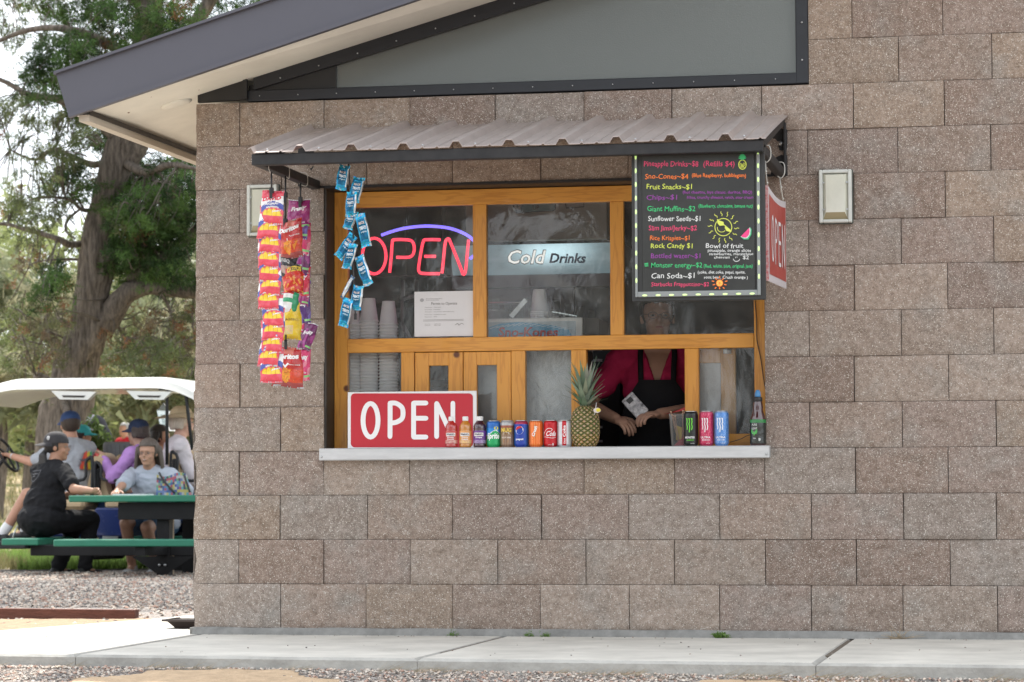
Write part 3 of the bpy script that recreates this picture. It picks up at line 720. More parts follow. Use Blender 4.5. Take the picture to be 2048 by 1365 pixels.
# ---------------------------------------------------------------- wall lamps
def wall_lamp(cx,cz,label):
    t=T('wall_lamp',label,'wall lamp',(cx,0,cz),'lamps on the block wall'); w_,h_=.072,.118
    mb=MB(); mb.box((cx-w_-.004,-.022,cz-h_-.004),(cx+w_+.004,-.008,cz+h_+.004),.003); t.part('back_plate',mb,mat('lamp_gasket',(.07,.08,.07),.6))
    mb=MB()
    for a,b in (((cx-w_,-.055,cz-h_),(cx-w_+.016,-.022,cz+h_)),((cx+w_-.016,-.055,cz-h_),(cx+w_,-.022,cz+h_)),((cx-w_+.016,-.055,cz+h_-.016),(cx+w_-.016,-.022,cz+h_)),((cx-w_+.016,-.055,cz-h_),(cx+w_-.016,-.022,cz-h_+.014))): mb.box(a,b,.003)
    t.part('frame',mb,mat('lamp_frame',(.60,.62,.58),.45,var=.15,vscale=20))
    mb=MB(); x0,x1,z0,z1=cx-w_+.0165,cx+w_-.0165,cz-h_+.0145,cz+h_-.0165; i=.014
    v=[(x0,-.04,z0),(x1,-.04,z0),(x1,-.04,z1),(x0,-.04,z1),(x0+i,-.058,z0+i*2.2),(x1-i,-.058,z0+i*2.2),(x1-i,-.058,z1-i*.5),(x0+i,-.058,z1-i*.5)]
    mb.add(v,[(4,5,6,7),(1,2,6,5),(2,3,7,6),(3,0,4,7)],None,0); mb.add(v,[(0,1,5,4)],None,1)
    t.part('lens',mb,[mat('lamp_lens',(.62,.62,.52),.12,spec=.7,var=.12,vscale=9,coat=.6),mat('lamp_lens_bottom',(.34,.29,.17),.2)])
    mb=MB()
    for sx in (-1,1):
        for zz in (-.06,.06): mb.box((cx+sx*(w_-.02)-.004,-.0575,cz+zz-.003),(cx+sx*(w_-.02)+.004,-.0555,cz+zz+.003))
    t.part('clip',mb,STEEL)
c=P(1671,393,-.04); wall_lamp(c.x,c.z,'white framed wall lamp on the blocks right of the menu board')
c=P(525,421,-.04); wall_lamp(c.x,c.z,'white framed wall lamp partly hidden behind the hanging snack bags')
# ---------------------------------------------------------------- things on the sill
ZS=.8237
def cx_(px,Y=.03): return P(px,860,Y).x
RED=(.50,.018,.035); WHT=(.80,.80,.80)
def poly(mb,pts,fn,col): fn=lift(mb,fn); mb.add([fn(*p) for p in pts],[tuple(range(len(pts)))],col)
def stroke(mb,pts,w,fn,col,closed=False):
    fn0=fn; fn=lift(mb,fn)
    n=len(pts); L=[];R=[]
    for i in range(n):
        a=Vector(pts[i-1] if (closed or i) else pts[0]); b=Vector(pts[(i+1)%n] if (closed or i<n-1) else pts[-1]); d=(b-a)
        d=d.normalized() if d.length else Vector((1,0)); q=Vector((-d.y,d.x))*w/2; p=Vector(pts[i]); L.append(p+q); R.append(p-q)
    V=[fn(*p) for p in L]+[fn(*p) for p in R]
    F=[(i,(i+1)%n,(i+1)%n+n,i+n) for i in range(n if closed else n-1)]
    mb.add(V,F,col)
    if not closed:
        for p in (pts[0],pts[-1]): poly(mb,[(p[0]+w/2*math.cos(k*math.pi/4),p[1]+w/2*math.sin(k*math.pi/4)) for k in range(8)],fn0,col)
def smooth(pts,n=4):
    out=[]
    for i in range(len(pts)-1):
        p0=pts[max(i-1,0)];p1=pts[i];p2=pts[i+1];p3=pts[min(i+2,len(pts)-1)]
        for k in range(n):
            t=k/n; out.append(tuple(.5*((2*p1[d])+(-p0[d]+p2[d])*t+(2*p0[d]-5*p1[d]+4*p2[d]-p3[d])*t*t+(-p0[d]+3*p1[d]-3*p2[d]+p3[d])*t**3) for d in range(len(p1))))
    out.append(pts[-1]); return out
# OPEN board
YS=-.012
a=P(695.5,898,YS); b=P(953,782,YS); x0,x1,z0,z1=a.x,b.x,ZS,b.z
t=T('open_sign','white-edged red board lettered OPEN leaning against the window on the sill','sign',(a.x,YS,ZS))
mb=MB(); mb.box((x0,YS,z0),(x1,YS+.006,z1),.001); t.part('board',mb,mat('sign_board_white',(.74,.74,.75),.4,var=.06,vscale=6))
def SG(X,Y): p=P(640+X/3.938,640+Y/3.938,YS); return Vector((p.x,YS-.001,p.z))
mb=MB(); rr=32; pts=[]
for cx,cy,a0 in ((1205-rr,580+rr,-90),(1205-rr,1005-rr,0),(243+rr,1005-rr,90),(243+rr,580+rr,180)):
    for k in range(6): an=R_(a0+k*18); pts.append((cx+rr*math.cos(an),cy+rr*math.sin(an)))
poly(mb,pts,SG,RED); t.part('red_field',mb,mat('sign_red_vinyl',RED,.35,spec=.5,var=.08,vscale=4))
def SG2(X,Y): v=SG(X,Y); v.y-=.0012; return v
mb=MB(); W_=38
stroke(mb,[(399+59*math.cos(k*math.pi/14),792+132*math.sin(k*math.pi/14)) for k in range(28)],W_,SG2,WHT,True)
stroke(mb,smooth([(552,920),(553,800),(553,660)]),W_,SG2,WHT); stroke(mb,smooth([(553,657),(600,658),(645,690),(655,735),(645,780),(600,808),(556,812)]),W_,SG2,WHT)
stroke(mb,smooth([(738,657),(738,800),(738,922)]),W_,SG2,WHT)
for y in (656,776,924): stroke(mb,[(740,y),(836,y)],W_,SG2,WHT)
stroke(mb,[(920,920),(920,660)],W_,SG2,WHT); stroke(mb,smooth([(922,662),(960,740),(1010,850),(1046,925)]),W_,SG2,WHT); stroke(mb,[(1048,922),(1048,657)],W_-2,SG2,WHT)
t.part('lettering',mb,mat('sign_white_vinyl',(.80,.80,.81),.4))

# drinks -------------------------------------------------------------------
def surf(cx,cy,rf,a0=-math.pi/2):
    """point on a round body facing the viewer: u metres round from the front, v height"""
    def f(u,v,e=.0006):
        r=rf(v)+e; a=a0+u/rf(v); return Vector((cx+r*math.cos(a),cy+r*math.sin(a),ZS+v))
    return f
def can(px,label,colf,h=.122,r=.0325,decor=None,top=(.6,.61,.62),Y=.0,rot=0,name='soda_can',cat='can',grp='soda cans on the sill'):
    x=cx_(px,Y); t=T(name,label,cat,(x,Y,ZS),grp); r2=r*.82
    prof=[(r*.78,0),(r*.80,.002),(r*.9,.006),(r,.012)]+[(r,.012+(h-.03)*k/36) for k in range(1,37)]+[(r*.965,h-.011),(r2+.0008,h-.004)]
    mb=MB(); mb.lathe(prof,(x,Y,ZS),72,colf=lambda a,z:colf(((a-(-math.pi/2+rot)+math.pi)%(2*math.pi)-math.pi)*r,z)); bd=t.part('body',mb,CANM)
    mb=MB(); mb.lathe([(r2-.002,h-.006),(r2,h-.004),(r2+.001,h-.001),(r2,h),(r2-.0025,h-.0005),(r2-.0035,h-.003),(0.001,h-.003)],(x,Y,ZS),32); mb.lathe([(r*.76,-.0005),(r*.79,.0015),(r*.81,.0028)],(x,Y,ZS),32); mb.box((x-.004,Y-.012,ZS+h-.0025),(x+.004,Y+.008,ZS+h-.0012)); t.part('lid',mb,STEEL)
    if decor:
        mb=MB(); decor(mb,surf(x,Y,lambda v:r,-math.pi/2+rot)); t.part('lettering',mb,PAINT)
    return t
def ncol(c,a=.1): return tuple(q*random.uniform(1-a,1+a) for q in c)
def sprite(u,z):
    w_=.066+.012*math.sin(u*70+.6)
    if z>w_: return (.02,.14,.48) if z>.085-.1*u else (.02,.24,.62)
    if abs(z-w_)<.003: return (.75,.78,.78)
    return (.01,.34,.10) if (u*300)%2.2<1.6 else (.02,.42,.15)
def dsprite(mb,f):
    put_text(mb,'Sprite',lambda u,v:f(u,v),-.027,.034,.040,.025,(.85,.87,.87),.035,.2)
    poly(mb,[(.018+.011*math.cos(k*.785),.087+.008*math.sin(k*.785)) for k in range(8)],f,(.75,.70,.05)); stroke(mb,[(-.03,.036),(-.01,.047),(.025,.062)],.002,f,(.8,.85,.85))
can(987.5,'blue and green soda can with slanted white lettering, right of the dark purple juice bottle',sprite,decor=dsprite)
def mug(u,z):
    if z>.100: return (.42,.42,.42)
    if z>.088: return (.33,.10,.06)
    if z>.058: return (.30,.19,.08) if (u*170+z*90)%2<1 else (.20,.10,.05)
    return (.24,.14,.09) if (u*400)%3<2 else (.32,.23,.16)
def dmug(mb,f):
    put_text(mb,'MUG',f,-.025,.026,.070,.017,(.72,.50,.08),.04,.0); put_text(mb,'ROOT BEER',f,-.02,.024,.041,.006,(.75,.68,.6),.03)
    poly(mb,[(-.011,.022),(.010,.022),(.012,.038),(-.013,.038)],f,(.42,.2,.06)); poly(mb,[(-.014,.057),(.016,.057),(.014,.067),(.0,.069),(-.012,.066)],f,(.6,.55,.48))
can(1014.5,'brown and silver root beer can with yellow lettering',mug,decor=dmug)
def pep(u,z): return (.35,.02,.07) if z>.107 else ((.015,.05,.36) if abs(u)<.022 else (.02,.12,.50))
def dpep(mb,f):
    c=(-.003,.077); R=.018
    def disc(a0,a1,col,dy0,dy1): pass
    n=28; up=[];lo=[];mid=[]
    for k in range(n+1):
        x=-R+2*R*k/n; y=math.sqrt(max(0,R*R-x*x)); wv=.0035*math.sin(x/R*2.2)+.10*x; up.append((c[0]+x,c[1]+y)); lo.append((c[0]+x,c[1]-y)); mid.append((x,wv,y))
    m1=[(c[0]+x,c[1]+min(y,max(-y,wv+.0055+.002*math.cos(x/R*1.5)))) for x,wv,y in mid]; m2=[(c[0]+x,c[1]+min(y,max(-y,wv-.0065))) for x,wv,y in mid]
    poly(mb,[(c[0]+(R+.0015)*math.cos(k*.3927),c[1]+(R+.0015)*math.sin(k*.3927)) for k in range(16)],lambda u,v:f(u,v,.0003),(.82,.84,.88))
    g=lambda u,v:f(u,v,.0009)
    for i in range(n): poly(mb,[up[i],m1[i],m1[i+1],up[i+1]],g,(.62,.02,.03)); poly(mb,[m2[i],lo[i],lo[i+1],m2[i+1]],g,(.01,.06,.42))
    put_text(mb,'pepsi',f,-.020,.016,.032,.009,(.8,.82,.86),.03); 
can(1042.5,'blue cola can with a round red, white and blue emblem',pep,decor=dpep)
def cru(u,z): return (.55,.52,.48) if z>.116 else ((.78,.16,.02) if (u*260)%3<2.2 else (.85,.30,.08))
def dcru(mb,f):
    g=lambda u,v:f(-.004+.25*(v-.075)-(v-.075)*0-(.0)+(-v*0)+u,v)
    def rot(u,v): a=R_(72); return f(-.002+u*math.cos(a)-v*math.sin(a),.072+u*math.sin(a)+v*math.cos(a))
    poly(mb,[(-.027,-.011),(.025,-.013),(.029,.007),(-.023,.011)],lambda u,v:rot(u,v) ,(.45,.33,.2)); 
    def rot2(u,v): a=R_(72); return f(-.002+u*math.cos(a)-v*math.sin(a),.072+u*math.sin(a)+v*math.cos(a),.0012)
    put_text(mb,'Crush',rot2,-.024,.024,-.007,.013,(.9,.88,.85),.04,.2)
can(1072,'orange soda can with white slanted lettering',cru,decor=dcru)
def coke(u,z): return (.50,.004,.012)
def dcoke(mb,f):
    put_text(mb,'Cola',f,-.016,.030,.050,.022,(.85,.84,.84),.02,.45); stroke(mb,smooth([(-.034,.052),(-.022,.072),(-.005,.084),(.012,.080),(.006,.070)]),.0022,f,(.85,.84,.84)); stroke(mb,smooth([(-.03,.046),(-.01,.044),(.012,.040),(.03,.044)]),.0018,f,(.85,.84,.84))
    put_text(mb,'r',f,-.034,-.026,.056,.018,(.85,.84,.84),.02,.3); poly(mb,[(.014,.006),(.018,.006),(.018,.017),(.014,.017)],f,WHT); put_text(mb,'12 FL OZ',f,-.008,.011,.008,.003,WHT,.02)
can(1101.5,'bright red cola can with white script',coke,decor=dcoke)
def dc(u,z): return (.52,.008,.02) if -.0085<u<.0105 and z>.008 else (.60,.61,.63)
def ddc(mb,f):
    def r(u,v): return f(.0055-v,.045+u)
    put_text(mb,'Coke',r,0,.052,-.001,.0125,(.85,.85,.86),.03); put_text(mb,'Diet',r,-.03,-.006,0,.007,(.85,.85,.86),.02)
    poly(mb,[(-.0102,.008),(-.0092,.008),(-.0092,.113),(-.0102,.113)],f,(.7,.7,.7))
can(1129,'silver soda can with a red upright stripe beside the pineapple',dc,decor=ddc,rot=.12)
def claw(mb,f,col,x0=-.003,s=1):
    for dx,l,b in ((-.011,.036,.5),(0,.046,0),(.011,.038,-.4)):
        x=x0+dx*s; pts=[(x-.001,.120),(x+.001,.108),(x-.0012,.098),(x+.0015,.086),(x-.0005+b*.002,.120-l*1.25)]
        stroke(mb,smooth(pts,3),.0042*s,f,col); 
    for dx in (-.011,0,.011): poly(mb,[(x0+dx*s-.0055,.1255),(x0+dx*s+.003,.1235),(x0+dx*s+.002,.112),(x0+dx*s-.001,.116)],f,col)
def monster(px,base,stripe,ccol,txt,label):
    def cf(u,z): return tuple(min(1,q) for q in (stripe if (noise.noise(Vector((u*260,z*90,px)))>.25) else base)) if z<.148 else (base if ccol[1]>.3 and base[0]<.1 else stripe)
    def de(mb,f):
        claw(mb,f,ccol); put_text(mb,txt[0],f,-.025,.022,.034,.0085,(.8,.8,.8),.03); put_text(mb,txt[1],f,-.016,.018,.024,.005,ccol if base[0]<.1 else WHT,.02); put_text(mb,'16 FL OZ',f,.002,.02,.010,.003,WHT,.02)
    can(px,label,cf,h=.157,r=.0325,decor=de,name='energy_drink_can',grp='energy drink cans on the sill')
monster(1382,(.012,.014,.014),(.02,.024,.024),(.16,.65,.05),('MONSTER','ENERGY'),'tall black drink can with a green claw mark')
monster(1413,(.50,.025,.09),(.64,.12,.20),(.82,.80,.82),('ULTRA','RED'),'tall pink-red drink can with a white claw mark')
monster(1443,(.10,.26,.62),(.25,.42,.74),(.85,.86,.88),('ULTRA','BLUE'),'tall light blue drink can with a white claw mark')
# juice bottles
def juice(px,liq,lab,lab2,txt,label):
    x=cx_(px,-.005); Y=-.005; h=.142; t=T('juice_bottle',label,'juice bottle',(x,Y,ZS),'juice bottles on the sill')
    r=.0295
    prof=[(.024,0),(.0285,.003),(r,.008),(r,.012),(r-.0015,.016),(r,.02),(r,.078),(r-.001,.082),(r+.0005,.086),(r-.0012,.091),(r-.0002,.096),(.025,.106),(.018,.116),(.0145,.122),(.0135,.128)]
    mb=MB(); mb.lathe(prof,(x,Y,ZS),32); t.part('bottle_body',mb,mat('juice_'+label.split()[0],liq,.1,spec=.8,coat=.8))
    mb=MB(); 
    def lc(a,z):
        u=((a+math.pi/2+math.pi)%(2*math.pi)-math.pi)*r
        if .052<z<.067 and abs(u)<.022: return (.78,.76,.72)
        if z<.034 : return lab2 if noise.noise(Vector((u*200,z*200,px)))>-.05 else tuple(q*.8+.12 for q in lab)
        return lab
    mb.lathe([(r+.0006,.018+.058*k/26) for k in range(27)],(x,Y,ZS),64,colf=lc); lb=t.part('label_wrap',mb,PRINT)
    mb=MB(); f=surf(x,Y,lambda v:r+.0008); put_text(mb,"Welch's",f,-.019,.019,.056,.0085,(.03,.03,.08),.03,.1)
    for k,s in enumerate(txt): put_text(mb,s,f,-.014,.016,.043-.008*k,.006,WHT,.03)
    t.part('lettering',mb,PAINT,lb)
    mb=MB(); mb.lathe([(.0155,.122),(.016,.123),(.016,.137),(.015,.141),(.012,.142)],(x,Y,ZS),40); t.part('cap',mb,WHITE)
juice(903.5,(.42,.02,.015),(.55,.08,.07),(.62,.35,.30),('Fruit','Punch'),'red fruit punch juice bottle with a white cap')
juice(931.5,(.52,.20,.02),(.72,.33,.10),(.78,.52,.20),('Orange','Pineapple'),'orange juice bottle with a white cap')
juice(959.5,(.045,.008,.02),(.15,.04,.26),(.35,.25,.45),('Grape',),'dark purple grape juice bottle with a white cap')
# pineapple
px=1170; x=P(px,850,.02).x; Yp=.02; t=T('pineapple','ripe pineapple with a tall green crown standing among the drinks','pineapple',(x,Yp,ZS))
s=1/pxm(Yp); H=(897-815)*s
mb=MB(); n=110; m_=84; V=[];F=[];CC=[]
for j in range(m_+1):
    v=j/m_; z=H*v; rr=.066*(1-abs(2*v-.92)**3.2)**.5 if 0<v<1 else 0
    rr=.0655*max(0.05,(1-abs((v-.46)/.56)**3.0))**.5
    for i in range(n):
        a=2*math.pi*i/n; p=(a/(2*math.pi)*13+v*9); q=(a/(2*math.pi)*13-v*9); d=max(abs((p%1)-.5),abs((q%1)-.5))*2; bump=(1-d**2.2)*.0055
        rad=rr+bump-.003; V.append((x+rad*math.cos(a),Yp+rad*math.sin(a),ZS+z))
for j in range(m_):
    for i in range(n):
        F.append((j*n+i,j*n+(i+1)%n,(j+1)*n+(i+1)%n,(j+1)*n+i)); a=2*math.pi*(i+.5)/n; v=(j+.5)/m_
        p=(a/(2*math.pi)*13+v*9); q=(a/(2*math.pi)*13-v*9); d=max(abs((p%1)-.5),abs((q%1)-.5))*2
        g=(.055,.065,.012); o=(.34,.22,.05) if v<.3 else (.23,.19,.055)
        c=(.50,.34,.24) if d<.42 else (o if d<.74 else g); CC.append(tuple(k*random.uniform(.75,1.2) for k in c))
F.append(tuple(range(n-1,-1,-1))); CC.append((.3,.2,.05)); F.append(tuple(m_*n+i for i in range(n))); CC.append((.1,.1,.03))
mb.add(V,F,CC,0,True); t.part('fruit',mb,mat('pineapple_rind',(.3,.2,.1),.6,attr=1,bump=.4,bscale=200))
mb=MB(); top=ZS+H-.004
for k in range(50):
    lv=k/50; a=k*2.39996; L=.045+.125*lv**.8*random.uniform(.85,1.1); out=(.055*(1-lv)**.7+.012); rise=.02+.16*lv
    b0=Vector((x+.016*math.cos(a),Yp+.016*math.sin(a),top+.055*lv)); pts=[]
    for q in range(6):
        s_=q/5; hz=.012+ (out+.018)*s_**1.1+ (.012*s_**3); pts.append(Vector((x+hz*math.cos(a),Yp+hz*math.sin(a),top+.06*lv+L*s_*(1-.18*(1-lv)*s_))))
    tang=Vector((-math.sin(a),math.cos(a),0)); nrm=Vector((math.cos(a),math.sin(a),0)); V=[];Fq=[]; wv=.0135
    for q,p in enumerate(pts):
        w_=wv*(1-(q/5)**1.7)+.0006; V+=[p-tang*w_,p-nrm*.002,p+tang*w_]
    for q in range(5): Fq+=[(3*q,3*q+1,3*q+4,3*q+3),(3*q+1,3*q+2,3*q+5,3*q+4)]
    c=random.choice([(.17,.26,.17),(.24,.33,.24),(.12,.19,.12),(.30,.36,.27)]); mb.add(V,Fq,[ncol(c,.12)]*10,0,True)
t.part('crown_leaf',mb,mat('pineapple_leaf',(.2,.3,.2),.5,attr=1))
c=P(1194,821,-.05); mb=MB(); t2=T('paper_pick','small yellow and white paper slice pick beside the pineapple crown','cocktail pick',(c.x,-.05,c.z))
mb.prism([(c.x+.017*math.cos(R_(k))*1,-.05,c.z+.012*math.sin(R_(k))) for k in range(0,360,30)],(0,.002,0),(.62,.55,.50)); mb.prism([(c.x+.006+.010*math.cos(R_(k)),-.051,c.z+.001+.008*math.sin(R_(k))) for k in range(0,360,30)],(0,.001,0),(.72,.60,.05)); t2.part('paper',mb,PAINT)
mb=MB(); mb.tube([(c.x-.012,-.049,c.z-.02),(c.x-.002,-.0485,c.z+.035)],.0012,6); t2.part('stick',mb,WHITE)
# clear container with rock candy sticks
Yc=.06; a=P(1340,895,Yc);b=P(1372,828,Yc); xc=(a.x+b.x)/2+.012; hc=b.z-ZS; t=T('candy_sticks_container','clear plastic container of beaded candy sticks beside the black energy can','container',(xc,Yc,ZS))
CLR=glass_material('clear_plastic',(.90,.92,.92),.6,.1,6,.08,1.45)
mb=MB(); r0,r1=.036,.046; V=[(xc+sx*r,Yc+sy*r,z) for z,r in ((ZS+.001,r0),(ZS+hc,r1)) for sx,sy in ((-1,-1),(1,-1),(1,1),(-1,1))]; mb.add(V,[(3,2,1,0),(0,1,5,4),(1,2,6,5),(2,3,7,6),(3,0,4,7)]); t.part('container_wall',mb,CLR)
mb=MB()
for k,(dx,lean,l) in enumerate(((-.024,-.03,.155),(-.014,-.034,.14),(-.018,-.01,.135),(.01,.004,.16),(.014,.012,.15),(.022,-.003,.15),(.026,.016,.13))):
    p0=Vector((xc+dx*.4,Yc+random.uniform(-.02,.02),ZS+.02)); p1=Vector((xc+dx+lean*.6,Yc-.01,ZS+l)); mb.tube([p0,p1],.0016,6); mb.ell(p1,.0048,8,6); mb.ell(p1-(p1-p0).normalized()*.012,.0038,8,6)
t.part('stick',mb,mat('candy_stick',(.50,.30,.20),.6))
mb=MB(); mb.prism([(xc-.005,Yc-.02,ZS+.004),(xc+.03,Yc-.02,ZS+.004),(xc+.034,Yc-.01,ZS+.09)],(0,.02,0),(.45,.02,.03)); mb.prism([(xc-.022,Yc+.004,ZS+.03),(xc+.006,Yc+.004,ZS+.03),(xc+.008,Yc+.006,ZS+.085),(xc-.022,Yc+.006,ZS+.095)],(0,.012,0),(.50,.36,.03)); mb.prism([(xc-.03,Yc-.024,ZS+.003),(xc+.03,Yc-.024,ZS+.003),(xc+.032,Yc-.026,ZS+.055)],(0,.004,0),(.42,.03,.05)); t.part('candy_packet',mb,PAINT)
# dark tea bottle with blue cap
Y=-.01; x=cx_(1516,Y); t=T('sports_drink_bottle','dark bottle with a black and green label and a blue cap on the sill','bottle',(x,Y,ZS))
mb=MB(); R=.036
mb.lathe([(.03,0),(.035,.004),(R,.01),(R-.002,.03),(R,.05),(R,.105),(R-.002,.118),(.030,.135),(.024,.150),(.0225,.162),(.0235,.172),(.019,.195),(.017,.205)],(x,Y,ZS),32); t.part('bottle_body',mb,mat('dark_bottle',(.05,.008,.008),.08,spec=.8,coat=.8))
mb=MB()
def lc(a,z):
    u=((a+math.pi/2+math.pi)%(2*math.pi)-math.pi)*R
    if z>.102: return (.02,.20,.05)
    if abs(z-(.052+abs(u+.014)*.9))<.008 and -.03<u<-.001: return (.05,.36,.05)
    return (.014,.02,.018)
mb.lathe([(R+.0006,.008+.108*k/30) for k in range(31)],(x,Y,ZS),72,colf=lc); lb=t.part('label_wrap',mb,PRINT)
mb=MB(); f=surf(x,Y,lambda v:R+.0006); put_text(mb,'PURE',f,-.026,.0,.088,.009,(.55,.58,.55),.02); put_text(mb,'LEAF',f,-.026,.0,.072,.009,(.55,.58,.55),.02); put_text(mb,'tea',f,-.02,-.006,.030,.006,(.6,.6,.6),.02); poly(mb,[(.006,.02),(.013,.02),(.0165,.03),(.006,.034)],f,(.5,.52,.5)); t.part('lettering',mb,PAINT,lb)
mb=MB(); mb.lathe([(.019,.196),(.0205,.197),(.0205,.214),(.017,.217)],(x,Y,ZS),28); t.part('cap_ring',mb,mat('black_plastic',(.02,.02,.022),.4))
mb=MB(); mb.lathe([(.0125,.216),(.0135,.222),(.0125,.238),(.009,.243),(.0085,.248)],(x,Y,ZS),24); t.part('cap',mb,mat('blue_plastic',(.06,.22,.45),.35))
# black cable
YC=.133; mb=MB(); pts=[P(q[0],q[1],YC) for q in ((1510,600),(1513,640),(1514,680),(1521,715),(1526,750),(1532,785))]; mb.tube(smooth([tuple(p) for p in pts]),.0022,6)
o=mb.build('cable',mat('black_cable',(.02,.02,.02),.5),None,pts[0]); o.location=pts[0]; tag(o,'thin black cable hanging down the right post of the window','cable')
pts=[P(q[0],q[1],.02) for q in ((1460,885),(1480,879),(1494,872),(1503,870))]; mb=MB(); mb.tube(smooth([tuple(p) for p in pts]),.0018,6); o=mb.build('cable',MATS['black_cable'],None,pts[0]); o.location=pts[0]; tag(o,'short black cable on the sill between the blue can and the dark bottle','cable')

# ---------------------------------------------------------------- menu board
YM=-.885
def MP(X,Yp_,e=0.): p=P(1230+X/4.137,290+Yp_/4.137,YM-.024); return Vector((p.x,YM-.0265-e,p.z))
tl=P(1262,306,YM-.03); br=P(1531,599,YM-.03)
t=T('menu_board','black menu board with coloured chalk writing and a lit border hanging below the awning','menu board',(tl.x,YM,br.z))
mb=MB(); mb.box((tl.x,YM-.02,br.z),(br.x,YM+.005,tl.z+.01),.003); t.part('backboard',mb,mat('board_black',(.028,.030,.030),.5,var=.3,vscale=6,bump=.05))
mb=MB(); a=MP(222,60);b=MP(1160,1210); mb.box((a.x,YM-.026,b.z),(b.x,YM-.0205,a.z),.001); t.part('writing_panel',mb,mat('chalkboard',(.034,.036,.033),.33,var=.55,vscale=5,var2=(.016,.017,.017)))
mb=MB()
l0,l1=MP(163,80),MP(189,1262); r0,r1=MP(1170,60),MP(1208,1244); b0,b1=MP(175,1218),MP(1208,1262)
mb.box((l0.x,YM-.030,l1.z),(l1.x,YM-.0202,l0.z),.002); mb.box((r0.x,YM-.030,l1.z),(r1.x-.001,YM-.0202,r0.z),.002); mb.box((l1.x,YM-.030,l1.z),(r0.x,YM-.0202,b0.z),.002)
st_=t.part('light_strip',mb,mat('led_strip_silicone',(.24,.26,.26),.35,var=.1,vscale=30))
LEDM=mat('led',(.6,.7,.4),.3,emit=(.52,1,.16),es=.27)
zs_=np.linspace(l0.z-.012,l1.z+.012,11); k=0
def led(p,vert):
    mb=MB(); a_,b_=(.0042,.011) if vert else (.011,.0042); mb.ell((p[0],p[1],p[2]),(a_,.0016,b_),12,8); t.part('led',mb,LEDM,st_)
for z in zs_[:-1]: led(((l0.x+l1.x)/2,YM-.0305,z),1)
for z in zs_[:-1]: led(((r0.x+r1.x)/2,YM-.0305,z+.008),1)
for q in range(9): led((l0.x+.012+(r1.x-l0.x-.02)*(q+.5)/9,YM-.0305,(b0.z+b1.z)/2),0)
PK=(.72,.06,.16);OR=(.85,.19,.03);YE=(.60,.68,.10);PU=(.26,.05,.30);GR=(.05,.50,.18);WT_=(.66,.68,.67)
def line(s,X0,X1,Yb,cap,col,bold=.004,tilt=0):
    mb=MB(); put_text(mb,s,lambda u,v:MP(u,Yb-v+tilt*(u-X0),.0006),X0,X1,0,cap,col,bold,.04,.06); t.part('lettering',mb,mat('chalk_ink',(.5,.5,.5),.7,attr=1))
for a in (("Pineapple Drinks~$8",240,690,178,44,PK),("(Refills $4)",732,990,178,44,PK),("Sno-Cones~$4",250,607,282,42,OR),("(Blue Raspberry, bubblegum)",637,1085,268,30,OR,.012),
 ("Fruit Snacks~$1",262,638,368,42,YE),("Chips~$1",262,515,455,40,PU),("(hot cheetos, lays classic, doritos, BBQ)",562,1135,404,24,PU,.012),("fritos, crunchy cheetos, ranch, sour cream",595,1145,447,24,PU,.012),
 ("Giant Muffins~$2",268,665,550,42,GR),("(Blueberry, chocolate, banana nut)",692,1140,520,28,GR,.012),("Sunflower Seeds~$1",275,708,632,42,WT_),("Slim Jims/Jerky~$2",280,678,708,40,PK),
 ("Rice Krispies~$1",290,618,790,38,OR),("Rock Candy $1",297,643,855,40,YE),("Bottled water~$1",298,708,938,40,PU),("Monster energy~$2",300,722,1015,40,GR),("(Red, white, blue, original, java)",735,1140,1017,28,GR,.012),
 ("Can Soda~$1",302,660,1105,44,WT_),("(coke, diet coke, pepsi, sprite,",685,1078,1066,24,WT_,.012),("root beer, Crush orange )",738,1100,1108,24,WT_,.012),("Starbucks Frappuccino~$2",302,778,1170,34,PK),
 ("Bowl of fruit",752,1062,855,38,WT_),("pineapple, orange slices",768,1125,886,24,WT_,.008),("strawberries, maraschino",780,1145,914,22,WT_,.008),("cherries",820,950,942,22,WT_,.008),("$2",1058,1108,948,30,WT_)): line(*a[:6],*(a[6:] if len(a)>6 else ()))
mb=MB(); fn=lambda u,v:MP(u,v,.0007)
def ring(cx,cy,rx_,ry_,w_,col,n=24,a0=0,a1=360): 
    pts=[(cx+rx_*math.cos(R_(a0+(a1-a0)*k/n)),cy+ry_*math.sin(R_(a0+(a1-a0)*k/n))) for k in range(n+(a1-a0<360))]; stroke(mb,pts,w_,fn,col,a1-a0>=360)
ring(1055,165,31,38,7,YE)
for k in (-18,0,18): stroke(mb,[(1033+k*.6,150+abs(k)*.3),(1060+k*.6,190)],4,fn,YE); stroke(mb,[(1077+k*.6,150),(1048+k*.6,190)],4,fn,YE)
for k in range(9): a=R_(-165+k*18.5); stroke(mb,[(1055,125),(1055+30*math.cos(a),122+42*math.sin(a))],8,fn,GR)
SY=(.62,.68,.12); ring(898,683,70,72,6,SY)
for k in range(14):
    a=R_(k*360/14+5); c_,s_=math.cos(a),math.sin(a); q=[(898+(92+12*j)*c_-6*math.sin(j*2.)*s_,683+(94+12*j)*s_+6*math.sin(j*2.)*c_) for j in range(4)]; stroke(mb,smooth(q,3),5,fn,SY)
stroke(mb,[(850,620),(965,715)],7,fn,SY); poly(mb,[(848,622),(900,640),(905,668),(868,672),(850,650)],fn,SY); poly(mb,[(915,668),(965,712),(962,725),(925,715),(910,690)],fn,SY); ring(885,690,36,34,5,SY,14,40,190)
